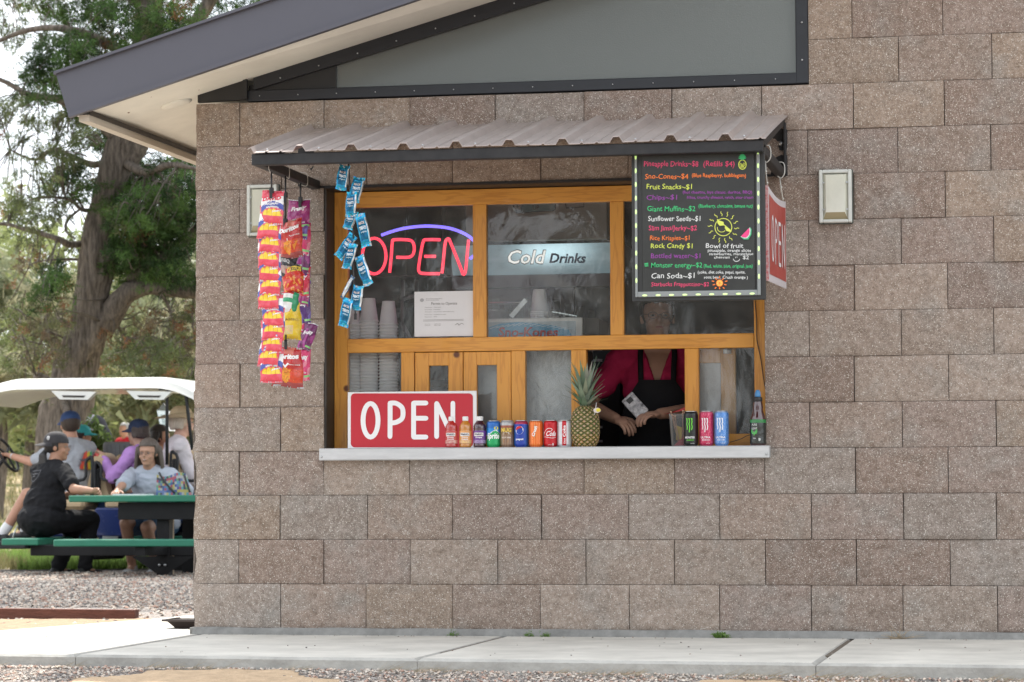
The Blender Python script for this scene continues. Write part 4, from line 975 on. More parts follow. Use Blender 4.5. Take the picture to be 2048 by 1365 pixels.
poly(mb,[(1118,682),(1132,700),(1130,745),(1105,785),(1070,786),(1040,765)],fn,(.06,.42,.2)); fn=lambda u,v:MP(u,v,.0011); poly(mb,[(1117,686),(1124,705),(1120,742),(1098,774),(1070,777),(1042,762)],fn,(.6,.6,.6)); fn=lambda u,v:MP(u,v,.0015); poly(mb,[(1112,690),(1116,720),(1108,750),(1085,770),(1060,768),(1045,758)],fn,(.72,.06,.22))
fn=lambda u,v:MP(u,v,.0007); poly(mb,[(868+30*math.cos(k*.45),1146+30*math.sin(k*.45)) for k in range(14)],fn,OR); fn=lambda u,v:MP(u,v,.0011); poly(mb,[(868+24*math.cos(k*.45),1146+24*math.sin(k*.45)) for k in range(14)],fn,(.75,.6,.12)); fn=lambda u,v:MP(u,v,.0014)
for k in range(4): a=R_(k*45+10); stroke(mb,[(868-22*math.cos(a),1146-22*math.sin(a)),(868+22*math.cos(a),1146+22*math.sin(a))],3,fn,OR)
fn=lambda u,v:MP(u,v,.0007)
for k in range(10):
    a=R_(k*36+18); rr=42+8*(k%2); stroke(mb,[(868+rr*math.cos(a),1146+rr*.9*math.sin(a)),(868+(rr+14)*math.cos(a),1146+(rr+10)*.9*math.sin(a))],9,fn,OR)
ring(1008,945,26,22,5,WT_,12,10,175); stroke(mb,[(1000,930),(1001,938)],4,fn,WT_); stroke(mb,[(1012,928),(1013,936)],4,fn,WT_)
for k in range(3): stroke(mb,[(252+k*11,985),(254+k*11,1008)],6,fn,GR)
stroke(mb,[(250,986),(276,982)],6,fn,GR)
t.part('chalk_drawing',mb,MATS['chalk_ink'])

# ---------------------------------------------------------------- red OPEN panel hanging at the right end
q0=P(1530,371,-.80); q1=P(1533,562,-.80); r0_=P(1566,404,-.12); r1_=P(1570,578,-.12)
t=T('hanging_open_sign','red and white OPEN panel hung edge-on from hooks at the right end of the awning','sign',(q0.x,-.8,q1.z))
ax,ay=q0.x+.012,-.80; bx,by=(r0_.x+.012),-.12; 
def SP(u,v,e=0.):     # u along (0 front..1 back), v down 0..1
    x=ax+(bx-ax)*u; y=ay+(by-ay)*u; zt=q0.z+(r0_.z-q0.z)*u; zb=q1.z+(r1_.z-q1.z)*u; nx=(by-ay);ny=-(bx-ax); l=math.hypot(nx,ny); sag=.018*math.sin(u*math.pi)*(1-v)
    return Vector((x+nx/l*e,y+ny/l*e,zt-sag+(zb-zt+sag)*v))
mb=MB(); n=12; V=[SP(i/n,j/2,s) for s in (0,-.006) for j in range(3) for i in range(n+1)]; F=[]
o_=3*(n+1)
for j in range(2):
    for i in range(n): q=j*(n+1)+i; F+=[(q,q+1,q+n+2,q+n+1),(o_+q,o_+q+n+1,o_+q+n+2,o_+q+1)]
mb.add(V,F); mb.add([SP(i/n,j,s) for j in (0,1) for i in range(n+1) for s in (0,-.006)],[(2*i+k*2*(n+1),2*i+1+k*2*(n+1),2*i+3+k*2*(n+1),2*i+2+k*2*(n+1)) for k in (0,1) for i in range(n)]); t.part('board',mb,mat('sign_board_pinkwhite',(.62,.58,.60),.45,var=.1,vscale=5))
mb=MB(); V=[SP(-.004,v,s) for v in (0,1) for s in (.001,-.030)]; mb.add(V,[(0,1,3,2)]); mb.prism([SP(0,0,.001),SP(0,1,.001),SP(0,1,-.030),SP(0,0,-.030)],(0,.004,0)); t.part('edge_trim',mb,mat('sign_edge_red',(.55,.02,.03),.4,var=.4,vscale=120,var2=(.7,.6,.6)))
mb=MB(); n=10; V=[SP(.05+.92*i/n,.075+.85*j,.0012) for j in (0,1) for i in range(n+1)]; mb.add(V,[(i,i+1,i+n+2,i+n+1) for i in range(n)]); t.part('red_field',mb,mat('sign_red_faded',(.42,.05,.04),.4,var=.1,vscale=6))
mb=MB(); mb.off=(1,0,0)
def L(pts,w_=.018): 
    # stroke in metres on the panel (panel about .7 wide)
    stroke(mb,[(p[0]*.68,p[1]*.40) for p in pts],w_,lambda u,v:SP(u/.68,v/.40,.0024),(.70,.68,.69))
L([(.22+.055*math.cos(k*.4488),.52+.24*math.sin(k*.4488)) for k in range(15)]); L([(.36,.77),(.36,.28)]); L(smooth([(.36,.29),(.43,.31),(.46,.41),(.43,.51),(.37,.53)])); L([(.54,.30),(.54,.77)])
for v in (.30,.52,.77): L([(.54,v),(.64,v)])
L([(.72,.77),(.72,.30)]); L([(.72,.30),(.86,.77)]); L([(.86,.77),(.86,.30)])
t.part('lettering',mb,MATS['sign_white_vinyl'])
HOOK=mat('hook_wire',(.55,.54,.50),.4,metal=.3)
def chainhook(u,ytop,lab):
    p=SP(u,0,-.004); x=p.x; top=A1.x-.024
    zr=zfr-.052; mb=MB(); pts=[(top+.0,p.y,zr+.048),(top+.03,p.y,zr+.045),(top+.034,p.y,zr+.0),(top+.018,p.y,zr-.022),(top+.004,p.y,zr-.012)]
    mb.tube(smooth(pts),.0028,6); mb.tube([(top+.012,p.y,zr-.016),(x+(top-x)*.3,p.y,(zr+p.z)/2),(x,p.y,p.z+.004)],.0028,6); mb.ell((x+(top-x)*.3,p.y,(zr+p.z)/2),.006,8,6); mb.ell((x,p.y,p.z+.012),.005,8,6)
    t.part('hook',mb,HOOK)
chainhook(.02,0,'');chainhook(.9,0,'')

# ---------------------------------------------------------------- hanging snack packets
def arr(x): return np.array(x)
def packet(name,label,cat,grp,c,w_,h_,th,colf,texts=(),rotz=0,roty=0,rotx=0,m=PRINT,nu=22,nv=30,taper=0,crimp=.06,wr=.002,parent=None,decor=None):
    """a pillow packet centred at c; colf(u,v) u,v in 0..1 (v up)"""
    R=(Matrix.Translation(Vector(c))@Matrix.Rotation(rotz,4,'Z')@Matrix.Rotation(roty,4,'Y')@Matrix.Rotation(rotx,4,'X'))
    sd=random.uniform(0,90)
    def S(u,v,side=-1,e=0.):
        e_=min(v,1-v)/crimp
        b=th/2*(max(0,1-abs(2*u-1)**2.6))**.6*(max(0,1-abs(2*v-1)**5))**.7 if e_>1 else 0
        pin=1-.05*math.sin(min(1,max(0,(min(v,1-v))/.35))*math.pi)*(th/w_)*4
        wob=wr*noise.noise(Vector((u*4+sd,v*5,side)))*(2.0)+(wr*.5*math.sin(u*60) if e_<1 else 0)
        x=(u-.5)*w_*pin*(1-taper*(1-v)); return Vector((x+.02*w_*math.sin(v*5+sd),side*(b+.0006)+wob*side-e,(v-.5)*h_+wr*math.sin(u*5+sd)))
    mb=MB(); 
    for side in (-1,1):
        V=[S(i/nu,j/nv,side) for j in range(nv+1) for i in range(nu+1)]
        F=[];CC=[]
        for j in range(nv):
            for i in range(nu):
                q=j*(nu+1)+i; f=(q,q+1,q+nu+2,q+nu+1); F.append(f if side<0 else f[::-1]); CC.append(colf((i+.5)/nu,(j+.5)/nv) if side<0 else (.45,.45,.46))
        mb.add(V,F,CC,0,True)
    o=mb.build(name,m); o.matrix_world=R; tag(o,label,cat,grp)
    if texts or decor:
        mb=MB(); fn=lambda u,v:S(min(1,max(0,u)),min(1,max(0,v)),-1,.0007)
        for s,u0,u1,v0,hh,col,*k in texts:
            tilt=k[0] if k else 0; b_=k[1] if len(k)>1 else .03
            put_text(mb,s,lambda u,v:fn(u,v+tilt*(u-u0)),u0,u1,v0,hh,col,b_,k[2] if len(k)>2 else .0)
        if decor: decor(mb,fn)
        mb.build('lettering',PAINT,o)
    return o
SR=(.66,.055,.09);SB=(.05,.07,.34);SW=(.78,.76,.76);SYL=(.78,.54,.02)
def seed_col(u,v,full=True):
    # v: 0 bottom
    if v<.21: return SR if v>.03 else (.7,.12,.15)
    arc=.50-.55*(u-.5)**2+.10*(u-.5)
    if v<arc:
        k=(u-.12)/.2
        if .08<u<.95 and .24<v:
            q=((u-.08)/.21)%1; lim=.26+.22*math.sqrt(max(0,1-((u-.51)/.46)**2))-.07*(2*q-1)**2
            if v<lim: return (.50,.26,.02) if abs(q-.0)<.07 or q>.95 else (SYL if v<lim-.03 else (.6,.35,.02))
        return SR
    if v<arc+.045: return (.55,.56,.58) if .25<u<.8 else SB
    if v<arc+.17: return SB
    if v<.80+.10*(u-.5): return SW
    return SR
xarm=A0.x+.024
def yarm(px,py,x=None):
    # depth along the left arm where a strip shows at this pixel
    x=x or xarm; lo,hi=-1.,0.
    for _ in range(40):
        m_=(lo+hi)/2
        if P(px,py,m_).x<x: lo=m_
        else: hi=m_
    # nearer points of the arm show further left
    return (lo+hi)/2
def packet_px(name,label,cat,grp,x0,y0,x1,y1,Y,th,colf,texts=(),**k):
    a=P((x0+x1)/2,(y0+y1)/2,Y); s=1/pxm(Y); return packet(name,label,cat,grp,a,(x1-x0)*s,(y1-y0)*s,th,colf,texts,**k)
Y1=-.87; Y2=-.55; Y3=-.25
ORD=['','second','third','fourth','fifth','sixth','seventh','eighth','ninth','tenth','eleventh','twelfth']
tops=[380,451-15,481-15,511,540,570,598,620,654,679,706,733]
bots=[451,480,509,538,566,593,620,656,683,708,735,767]; cxs=[545,539,540,537,540,541,538,546,547,543,540,544]
for k in range(12):
    b_=bots[k]; tp=b_-(71 if k==0 else 70); w_=48 if k==0 else 46
    lab='topmost red and yellow sunflower seed packet of the left strip, its whole face showing' if k==0 else ('lowest red and yellow sunflower seed packet of the left strip' if k==11 else ORD[k]+' red and yellow sunflower seed packet from the top of the left strip')
    tx=[('DAVID',.06,.92,.66,.10,(.60,.02,.05),.10,.05,.1),('ORIGINAL',.10,.80,.535,.06,WHT,.10,.03)] if k==0 else [('ORIGINAL',.12,.75,.53,.05,WHT,.1,.02)]
    tx+= [('JUMBO',.52,.90,.36,.04,(.75,.8,.85),.1,.03)]
    packet_px('seed_packet',lab,'seed packet','red and yellow seed packets on the left strip',cxs[k]-w_/2,tp,cxs[k]+w_/2,b_,Y1+.006,.020,lambda u,v:ncol(seed_col(u,v),.04),tx,rotx=R_(-7),roty=R_(random.uniform(-3,5)),rotz=R_(random.uniform(-8,8)),wr=.0022,crimp=.05,nu=40,nv=44)
def hanger(px,ptop,pbot,Y,label,ext=0):
    a=P(px,ptop,Y); b=P(px,pbot,Y); t=T('clip_strip',label,'clip strip',(a.x,Y,a.z),'black clip strips hanging from the awning arm')
    mb=MB(); mb.tube([(a.x,Y,a.z),(b.x,Y,b.z)],.0042,6)
    for q in ([1.] if not ext else [.45,1.]): z=a.z+(b.z-a.z)*q; mb.box((a.x-.009,Y-.008,z-.006),(a.x+.009,Y+.008,z+.018),.002); mb.box((a.x-.007,Y-.011,z-.03),(a.x+.007,Y-.007,z-.004),.001)
    t.part('strip',mb,MATS['black_plastic'])
    xa_=xarm; zt=zfr-.008; mb=MB(); mb.tube(smooth([(xa_-.026,Y,zt-.01),(xa_-.02,Y,zt+.004),(xa_+.024,Y,zt+.003),(xa_+.027,Y,zt-.05),(a.x+.008,Y,a.z-.012),(a.x-.004,Y,a.z-.004),(a.x-.008,Y,a.z+.006)]),.0018,6); t.part('hook',mb,HOOK)
hanger(543,345,384,Y1-.004,'black clip strip holding the sunflower seed packets, nearest the front rail')
hanger(571,350,446,Y2-.004,'black clip strip holding the crisp packets, middle of the awning arm',1)
hanger(601,366,402,Y3-.004,'black clip strip holding the purple fruit snack packets, nearest the wall')
G_='crisp packets hanging below the awning arm'
def dor(u,v):
    if ((u-.42)*.55+.0)**2*4+((v-.28))**2<.035 and abs((u-.45))*1.3<v-.04: return ncol((.74,.27,.03),.18)
    if v>.80: return ncol((.60,.16,.12),.1) if .35<u<.75 else (.48,.02,.02)
    if v<.12: return (.34,.05,.05)
    return ncol((.50,.02,.02),.08) if v>.45 else ncol((.62,.06,.02),.12)
def ddor(mb,fn):
    poly(mb,[(.03,.72),(.10,.76),(.42,.52),(.52,.60),(.56,.58),(.43,.46)],fn,(.8,.8,.8)); poly(mb,[(.25,.42),(.62,.44),(.42,.16)],fn,(.78,.30,.03)); poly(mb,[(.62,.40),(.86,.42),(.72,.18)],fn,(.72,.24,.02))
    for k in range(10): u=random.uniform(.35,.5); v=random.uniform(.28,.42); stroke(mb,[(u,v),(u+.03,v+.008)],.012,fn,(.5,.12,.01))
TD=[('Doritos',.03,.92,.64,.11,(.85,.85,.86),.12,.06,.1),('NACHO CHEESE',.55,.92,.55,.025,WHT,.05,.02)]
packet_px('crisp_packet','upper red tortilla chip packet at the top of the middle strip','crisp packet',G_,557,438,608,518,Y2,.05,dor,TD,decor=ddor,rotz=R_(-6),roty=R_(-3),wr=.004)
def blk(u,v): return (.03,.03,.035) if v>.42+.2*u or v<.2 else ncol((.45,.30,.26),.2)
packet_px('crisp_packet','black and grey crisp packet below the upper red tortilla chip packet','crisp packet',G_,553,508,594,560,Y2+.015,.04,blk,[('BBQ',.2,.7,.62,.13,(.5,.5,.5),.1)],roty=R_(12),wr=.005)
def che(u,v):
    n_=noise.noise(Vector((u*9,v*7,3))); return (.75,.30,.05) if n_>.15 and v<.6 else ((.06,.05,.04) if v>.78 and u>.5 else ncol((.60,.03,.015),.1))
packet_px('crisp_packet','orange-red puffed snack packet in the middle of the middle strip','crisp packet',G_,563,530,608,590,Y2+.012,.045,che,[('CHEETOS',.30,.98,.72,.16,(.75,.55,.06),.1,.06)],roty=R_(-4),wr=.005)
def sc_(u,v): return ((.02,.30,.13) if v>.28 else (.75,.75,.74)) if not (v>.74 and u<.75) else ((.75,.74,.72) if v<.9 else (.55,.03,.03))
def sc2(u,v): return (.78,.78,.77) if .12<v<.58 and u<.72-.0*v else sc_(u,v) if v>.58 else (.02,.28,.12)
packet_px('crisp_packet','green and white crisp packet above the yellow one','crisp packet',G_,557,583,597,636,Y2+.004,.04,sc2,[],roty=R_(10),wr=.004)
def lay(u,v): return ncol((.70,.55,.25),.12) if abs(u-.4)<.3 and .12<v<.36 else ((.55,.05,.05) if (u-.55)**2*1.2+(v-.83)**2<.008 else ncol((.74,.52,.03),.05))
packet_px('crisp_packet','yellow potato crisp packet in the middle strip','crisp packet',G_,556,605,604,682,Y2+.012,.05,lay,[('CLASSIC',.05,.9,.5,.055,(.25,.15,.02),0,.03)],roty=R_(-2),wr=.004)
packet_px('crisp_packet','lower red tortilla chip packet at the bottom of the middle strip','crisp packet',G_,549,693,604,776,Y2,.05,dor,TD,decor=ddor,rotz=R_(5),roty=R_(3),wr=.004,taper=-.25)
a=P(575,684,Y2); t=T('clip_strip','short black clip between the yellow and the lower red crisp packets','clip strip',(a.x,Y2,a.z),'black clip strips hanging from the awning arm'); mb=MB(); mb.box((a.x-.007,Y2-.03,a.z-.035),(a.x+.007,Y2-.026,a.z+.008),.001); mb.box((a.x-.003,Y2-.03,a.z),(a.x+.003,Y2-.022,a.z+.03)); t.part('strip',mb,MATS['black_plastic'])
FRC={'magenta':((.30,.02,.16),(.50,.12,.30)),'violet':((.08,.02,.16),(.16,.10,.38)),'pink':((.62,.03,.14),(.72,.22,.30)),'plum':((.14,.01,.10),(.32,.03,.22)),'red':((.55,.02,.06),(.62,.12,.14))}
def frc(k):
    a_,b_=FRC[k]
    def f(u,v):
        if v>.965: return (.75,.72,.76)
        if .10<v<.17 and u>.62: return (.25,.55,.20)
        return ncol(b_ if noise.noise(Vector((u*3.5,v*3.5,sum(map(ord,k))%50)))>.12 and v<.8 else a_,.08)
    return f
fl=[('magenta',575,398,621,462,0,'topmost magenta fruit snack packet of the right strip'),('violet',578,410,618,480,.006,'dark violet fruit snack packet, second from the top of the right strip'),('pink',580,440,622,512,.008,'pink fruit snack packet, third from the top of the right strip'),
('plum',584,480,620,548,.012,'plum fruit snack packet beside the black crisp packet'),('violet',584,500,622,570,.016,'dark violet fruit snack packet beside the orange-red snack packet'),('red',586,530,621,596,.010,'red-edged fruit snack packet above the lower magenta packets'),
('magenta',584,560,620,614,.012,'magenta fruit snack packet beside the green and white crisp packet'),('violet',586,585,622,650,.016,'dark violet fruit snack packet beside the yellow crisp packet'),('pink',584,620,616,677,.018,'small pink fruit snack packet beside the foot of the yellow crisp packet'),
('plum',600,645,630,702,.004,'tilted plum fruit snack packet sticking out right of the strip'),('pink',590,695,622,762,.006,'lowest pink fruit snack packet of the right strip')]
for k,(c_,x0,y0,x1,y1,dy,lab) in enumerate(fl):
    packet_px('fruit_snack_packet',lab,'snack packet','fruit snack packets on the right strip',x0,y0,x1,y1,Y3+dy,.022,frc(c_),[('Fruity',.15,.85,.62 if k in(0,10) else .55,.12,(.8,.78,.8),.08,.05,.2)]+([('Snacks',.3,.8,.22,.06,(.7,.65,.7),0,.02)] if k in(0,10,8) else []),rotx=R_(-5),roty=R_(18 if k==9 else random.uniform(-4,4)),rotz=R_(random.uniform(-10,10)),wr=.003)
# blue foil treats
BF=(.02,.26,.42); Y4=-.86
def trf(u,v):
    if v>.88 or v<.12: return ncol((.03,.36,.58),.35)
    if u>.86: return (.55,.57,.58)
    return ncol((.006,.10,.20),.15) if .2<v<.85 and .12<u<.8 else ncol((.012,.24,.42),.2)
TR=[(151,80,120,268,88,'topmost'),(255,168,212,362,92,'second'),(205,282,195,470,88,'third'),(215,425,165,562,86,'fourth'),(270,452,325,700,84,'fifth, tilted to the right'),(215,605,95,780,80,'sixth, lying slanted to the left'),(215,675,165,865,80,'seventh'),(255,765,335,990,86,'eighth, tilted to the right'),(215,920,130,1088,38,'ninth, seen on its pale edge'),(252,990,228,1175,92,'tenth'),(180,1090,138,1305,84,'lowest')]
for k,(xa_,ya_,xb_,yb_,w_,lab) in enumerate(TR):
    pa=P(650+xa_/3.79,310+ya_/3.79,Y4); pb=P(650+xb_/3.79,310+yb_/3.79,Y4); c=(pa+pb)/2; c.y=Y4+(.008 if k%2 else -.004)-(.012 if k in (4,7) else 0); L_=(pa-pb).length; ang=math.atan2(pa.x-pb.x,pa.z-pb.z)
    cf=trf if k!=8 else (lambda u,v:ncol((.5,.53,.54),.1) if .2<u<.9 and .1<v<.9 else (.03,.1,.2))
    packet('foil_treat_bar',(lambda q:'%s blue foil treat bar of the hanging chain%s'%(q[0],', '+q[1] if len(q)>1 else ''))(lab.split(', ')),'snack bar','blue foil treat bars hung in a chain',c,w_/3.79/pxm(Y4),L_,.020,cf,[('RICE',.2,.75,.68,.07,(.60,.48,.42),0,.04),('TREATS',.16,.8,.52,.09,(.62,.68,.72),0,.05),('original',.25,.75,.42,.05,(.5,.6,.66),0,.02)] if k!=8 else (),roty=ang,rotz=R_(random.uniform(-14,14)),m=FOIL,wr=.0022,crimp=.11,nu=16,nv=24)
mb=MB(); pp=[P(q[0],q[1],Y4+.014) for q in ((697,322),(700,380),(706,450),(707,520),(709,580),(711,635))]; mb.tube(smooth([tuple(p) for p in pp]),.004,6); mb.box((pp[-1].x-.006,pp[-1].y-.003,pp[-1].z-.01),(pp[-1].x+.006,pp[-1].y+.003,pp[-1].z+.016))
o=mb.build('clip_strip',MATS['black_plastic'],None,pp[0]); o.location=pp[0]; tag(o,'long black clip strip behind the chain of blue foil treat bars','clip strip','black clip strips hanging from the awning arm')
# ---------------------------------------------------------------- inside the kiosk
def top(o,loc): o.location=loc; return o
# neon sign
YN=.50
def NP(X,Y): return P(640+X/3.303,340+Y/3.303,YN)
t=T('neon_open_sign','glowing pink-red neon OPEN sign with a violet arc behind the upper left pane','neon sign',NP(700,700))
NR=mat('neon_red',(.9,.1,.15),.4,emit=(1,.045,.085),es=.88); NB=mat('neon_blue',(.2,.15,.9),.4,emit=(.19,.14,1),es=1.0)
mb=MB(); r=.0075
mb.tube([NP(358+78*math.cos(k*math.pi/14),570+118*math.sin(k*math.pi/14)) for k in range(29)],r,8)
for pts in ([(460,680),(472,560),(478,475),(492,462),(560,462),(605,470),(622,505),(618,550),(590,577),(505,578)],[(795,462),(700,462),(682,475),(668,540),(652,640),(655,672),(680,685),(790,686)],[(690,572),(765,572)],
 [(806,684),(815,600),(826,490),(836,462),(852,458),(862,480),(895,560),(930,650),(942,684),(952,690),(962,665),(972,560),(982,462)]): mb.tube(smooth([tuple(NP(*p)) for p in pts],3),r,8)
t.part('red_tube',mb,NR)
mb=MB(); mb.tube(smooth([tuple(NP(*p)) for p in [(405,432),(500,400),(600,380),(720,372),(850,385),(950,420),(1010,462),(1040,510),(1035,550),(990,588)]],4),r,8); t.part('blue_arc',mb,NB)
mb=MB(); mb.beam(P(722,560,YN+.03),P(722,410,YN+.03),.006,.006); 
for q in ((560,-1),(800,-1)): mb.tube([NP(q[0],690)+Vector((0,.03,0)),NP(q[0],400)+Vector((0,.03,0)),NP(q[0],180)+Vector((0,.03,0))],.002,5)
mb.tube([NP(300,700)+Vector((0,.03,0)),NP(1050,700)+Vector((0,.03,0))],.004,5); t.part('backing_frame',mb,BLACK)
# permit
a=P(829,674,.158);b=P(946,582,.158); t=T('permit_notice','white printed permit sheet in the lower right corner of the upper left pane','paper notice',(a.x,.158,a.z))
mb=MB(); mb.box((a.x,.1575,a.z),(b.x-.0,.1585,b.z)); t.part('sheet',mb,mat('paper',(.74,.74,.76),.6,var=.05,vscale=10))
mb=MB(); w_=b.x-a.x;h_=b.z-a.z; f=lambda u,v:Vector((a.x+u*w_,.1568,a.z+v*h_)); INK=(.16,.15,.15)
put_text(mb,'Permit to Operate',f,.29,.73,.70,.062,INK,.0,.0)
put_text(mb,'Environment Department',f,.20,.48,.83,.018,INK);put_text(mb,'Environmental Health',f,.20,.42,.80,.018,INK)
for k,v in enumerate((.64,.59,.54,.48,.43)): put_text(mb,('Permit Issued','Permit Name','Owner','Permit Type','Expires')[k],f,.18,.30,v,.016,INK); put_text(mb,('Snack stand','Mobile','concession stand operator','renewed annually','2018')[k],f,.33,(.45,.44,.68,.54,.38)[k],v,.018,INK)
for v in (.365,.34): poly(mb,[(.15,v),(.84,v),(.84,v+.008),(.15,v+.008)],f,(.35,.34,.34))
for v in (.27,.24): put_text(mb,'Issued by',f,.18,.27,v,.015,INK); put_text(mb,'signed today',f,.34,.45,v,.015,INK)
stroke(mb,smooth([(.70,.25),(.74,.28),(.76,.24),(.80,.28),(.84,.26)]),.008,f,INK); poly(mb,[(.13+.035*math.cos(k*.6),.81+.04*math.sin(k*.6)) for k in range(10)],f,(.4,.4,.42)); t.part('printing',mb,PAINT)
# foam cups: one cup, copied into stacks
cm=MB(); cm.lathe([(.028,0),(.029,.002),(.030,.006),(.0425,.104),(.0455,.1045),(.046,.108),(.0455,.111),(.044,.1115),(.0425,.109),(.029,.008),(.001,.007)],(0,0,0),28)
FOAM=mat('foam',(.93,.93,.95),.7,var=.06,vscale=30); cup0=cm.build('foam_cup',FOAM); first=[True]
def cup(x,y,z,flip,label,grp):
    o=cup0 if first[0] else cup0.copy()
    if not first[0]: C.objects.link(o)
    first[0]=False; o.location=(x,y,z); o.rotation_euler=(math.pi if flip else 0,0,random.random()*6); o.scale=(1,1,1); tag(o,label,'foam cup',grp)
stk=[(P(703,700,.26).x,.26),(P(738,700,.27).x,.27),(P(777,700,.26).x,.26)]
names=['left','middle','right']
for k,(x,y) in enumerate(stk):
    zt_=P(738,597,y).z; n=0; z=.802+.1115
    while z<zt_-.0:
        cup(x,y,z,True,'white foam cup turned upside down in the %s stack of three behind the left panes'%names[k],'foam cups in the %s stack'%names[k]); z+=.0155
# sno cone machine
YK=.31; a=P(950,676,YK); b=P(1165,635,YK); 
t=T('ice_treat_machine','steel shaved-ice machine with a white, blue and red sign behind the middle panes','ice machine',(a.x,YK,.80)); zt_=b.z; x0,x1=a.x,b.x
BRUSH=mat('brushed_steel',(.42,.43,.44),.38,metal=.75,var=.35,vscale=5,bump=.15,bscale=30)
mb=MB(); mb.box((x0,YK,.801),(x1,.60,P(1000,700,YK).z),.004); t.part('cabinet',mb,BRUSH)
mb=MB(); mb.box((x0,YK-.005,P(1000,699,YK).z),(x1,.60,zt_),.004); t.part('hood',mb,WHITE)
mb=MB(); mb.box((x0,YK-.008,P(1000,699,YK).z+.002),(P(1152,650,YK).x,YK-.0055,P(1000,645,YK).z)); t.part('sign_plate',mb,mat('sign_pale',(.52,.62,.68),.5,var=.25,vscale=10))
mb=MB(); f=lambda X,Y:P(640+X/3.938,640+Y/3.938,YK-.012)
V=[(1330,60),(1420,30),(1560,18),(1700,28),(1850,48),(1960,80),(1990,140),(1980,200),(1330,200)]; poly(mb,V,f,(.10,.38,.62)); 
for k in range(14): x=1340+k*45; stroke(mb,[(x,40+abs(k-6)*5),(x+60,20+abs(k-5)*6)],5,f,(.55,.70,.80))
g=lambda u,v:P(640+u/3.938,640-v/3.938,YK-.013); put_text(mb,'Sno-Kones',lambda u,v:P(640+u/3.938,640-v/3.938,YK-.0135),1405,1875,-132,72,(.50,.05,.06),.03,.1); t.part('lettering',mb,PAINT)
mb=MB(); mb.prism([(x1+.001,YK,P(1000,672,YK).z),(x1+.001,.60,P(1000,672,YK).z),(x1+.001,.60,zt_-.012),(x1+.001,YK,zt_-.004)],(.075,.0,0)); t.part('side_box',mb,DARK)
mb=MB(); c=P(985,625,.50); mb.lathe([(.07,0),(.078,.01),(.078,.045),(.082,.05),(.0,.052)],(c.x,.50,zt_),28); mb.beam(P(1022,634,.42),P(1052,600,.42),.006,.022); mb.tube([P(975,607,.46),P(1040,606,.46),P(1056,598,.46)],.006,6); mb.lathe([(.012,-.006),(.012,.006)],P(1046,612,.46),12,axis='y'); t.part('lever',mb,STEEL)
mb=MB(); mb.beam(P(1104,624,.45),P(1155,633,.45),.02,.005); t.part('lid_edge',mb,mat('bright_metal',(.7,.75,.74),.25,metal=.7))
g_='stack of cups on the shaved-ice machine'; x=P(1079,630,.47).x
for k in range(5): cup(x,.47,zt_+.1115+k*.0085,True,'white foam cup in the short upside-down stack on top of the shaved-ice machine',g_)
# drinks cooler with a box on top
YF=1.45; fx=lambda px:P(px,600,YF).x; fz=lambda py:P(1100,py,YF).z
t=T('drinks_cooler','tall drinks cooler with a pale blue header lettered Cold Drinks','cooler',(fx(1050),YF,0)); x0,x1=fx(900),fx(1238)
mb=MB(); mb.box((x0,YF+.03,.0),(x1,YF+.75,fz(483)),.01); t.part('cabinet',mb,mat('cooler_cabinet',(.10,.12,.12),.4,var=.2))
HM=mat('cooler_header',(.45,.66,.76),.3,emit=(.50,.68,.74),es=.2,var=.25,vscale=2.5,stretch=(1,1,4)); N,L,b_=nodes(HM); tcn=N.new('ShaderNodeTexCoord'); sx=N.new('ShaderNodeSeparateXYZ'); L.new(tcn.outputs['Generated'],sx.inputs[0])
def bell(o,c,w):
    s=N.new('ShaderNodeMath'); s.operation='SUBTRACT'; L.new(o,s.inputs[0]); s.inputs[1].default_value=c; m=N.new('ShaderNodeMath'); m.operation='ABSOLUTE'; L.new(s.outputs[0],m.inputs[0]); r=N.new('ShaderNodeMapRange'); r.interpolation_type='SMOOTHSTEP'; r.inputs[1].default_value=w; r.inputs[2].default_value=0; L.new(m.outputs[0],r.inputs[0]); return r.outputs[0]
mu=N.new('ShaderNodeMath'); mu.operation='MULTIPLY'; L.new(bell(sx.outputs[0],.62,.36),mu.inputs[0]); L.new(bell(sx.outputs[2],.75,.75),mu.inputs[1]); ma=N.new('ShaderNodeMath'); ma.operation='MULTIPLY_ADD'; ma.inputs[1].default_value=.6; ma.inputs[2].default_value=.10; L.new(mu.outputs[0],ma.inputs[0]); L.new(ma.outputs[0],b_.inputs['Emission Strength'])  # glow graded brighter towards the upper middle, for a rounded, lit look
mb=MB(); V=[];F=[]
for k in range(9):
    tt=k/8; V+=[(x0+.01,YF+.03-.04*math.sin(tt*math.pi),fz(548)+(fz(487)-fz(548))*tt),(x1-.02,YF+.03-.04*math.sin(tt*math.pi),fz(548)+(fz(487)-fz(548))*tt)]
for k in range(8): F.append((2*k,2*k+1,2*k+3,2*k+2))
mb.add(V,F,None,0,True); t.part('header',mb,HM)
mb=MB(); mb.box((x0+.01,YF+.0,fz(575)),(x1-.02,YF+.03,fz(549)),.003); t.part('header_trim',mb,mat('cooler_trim',(.33,.36,.40),.4,var=.2,vscale=3))
mb=MB(); f=lambda X,Y:P(960+X/4.55,400-Y/4.55,YF-.014)
put_text(mb,'Cold',lambda X,Y:P(960+X/4.55,400+Y/4.55,YF-.0135),252,600,0,0,WHT) if False else None
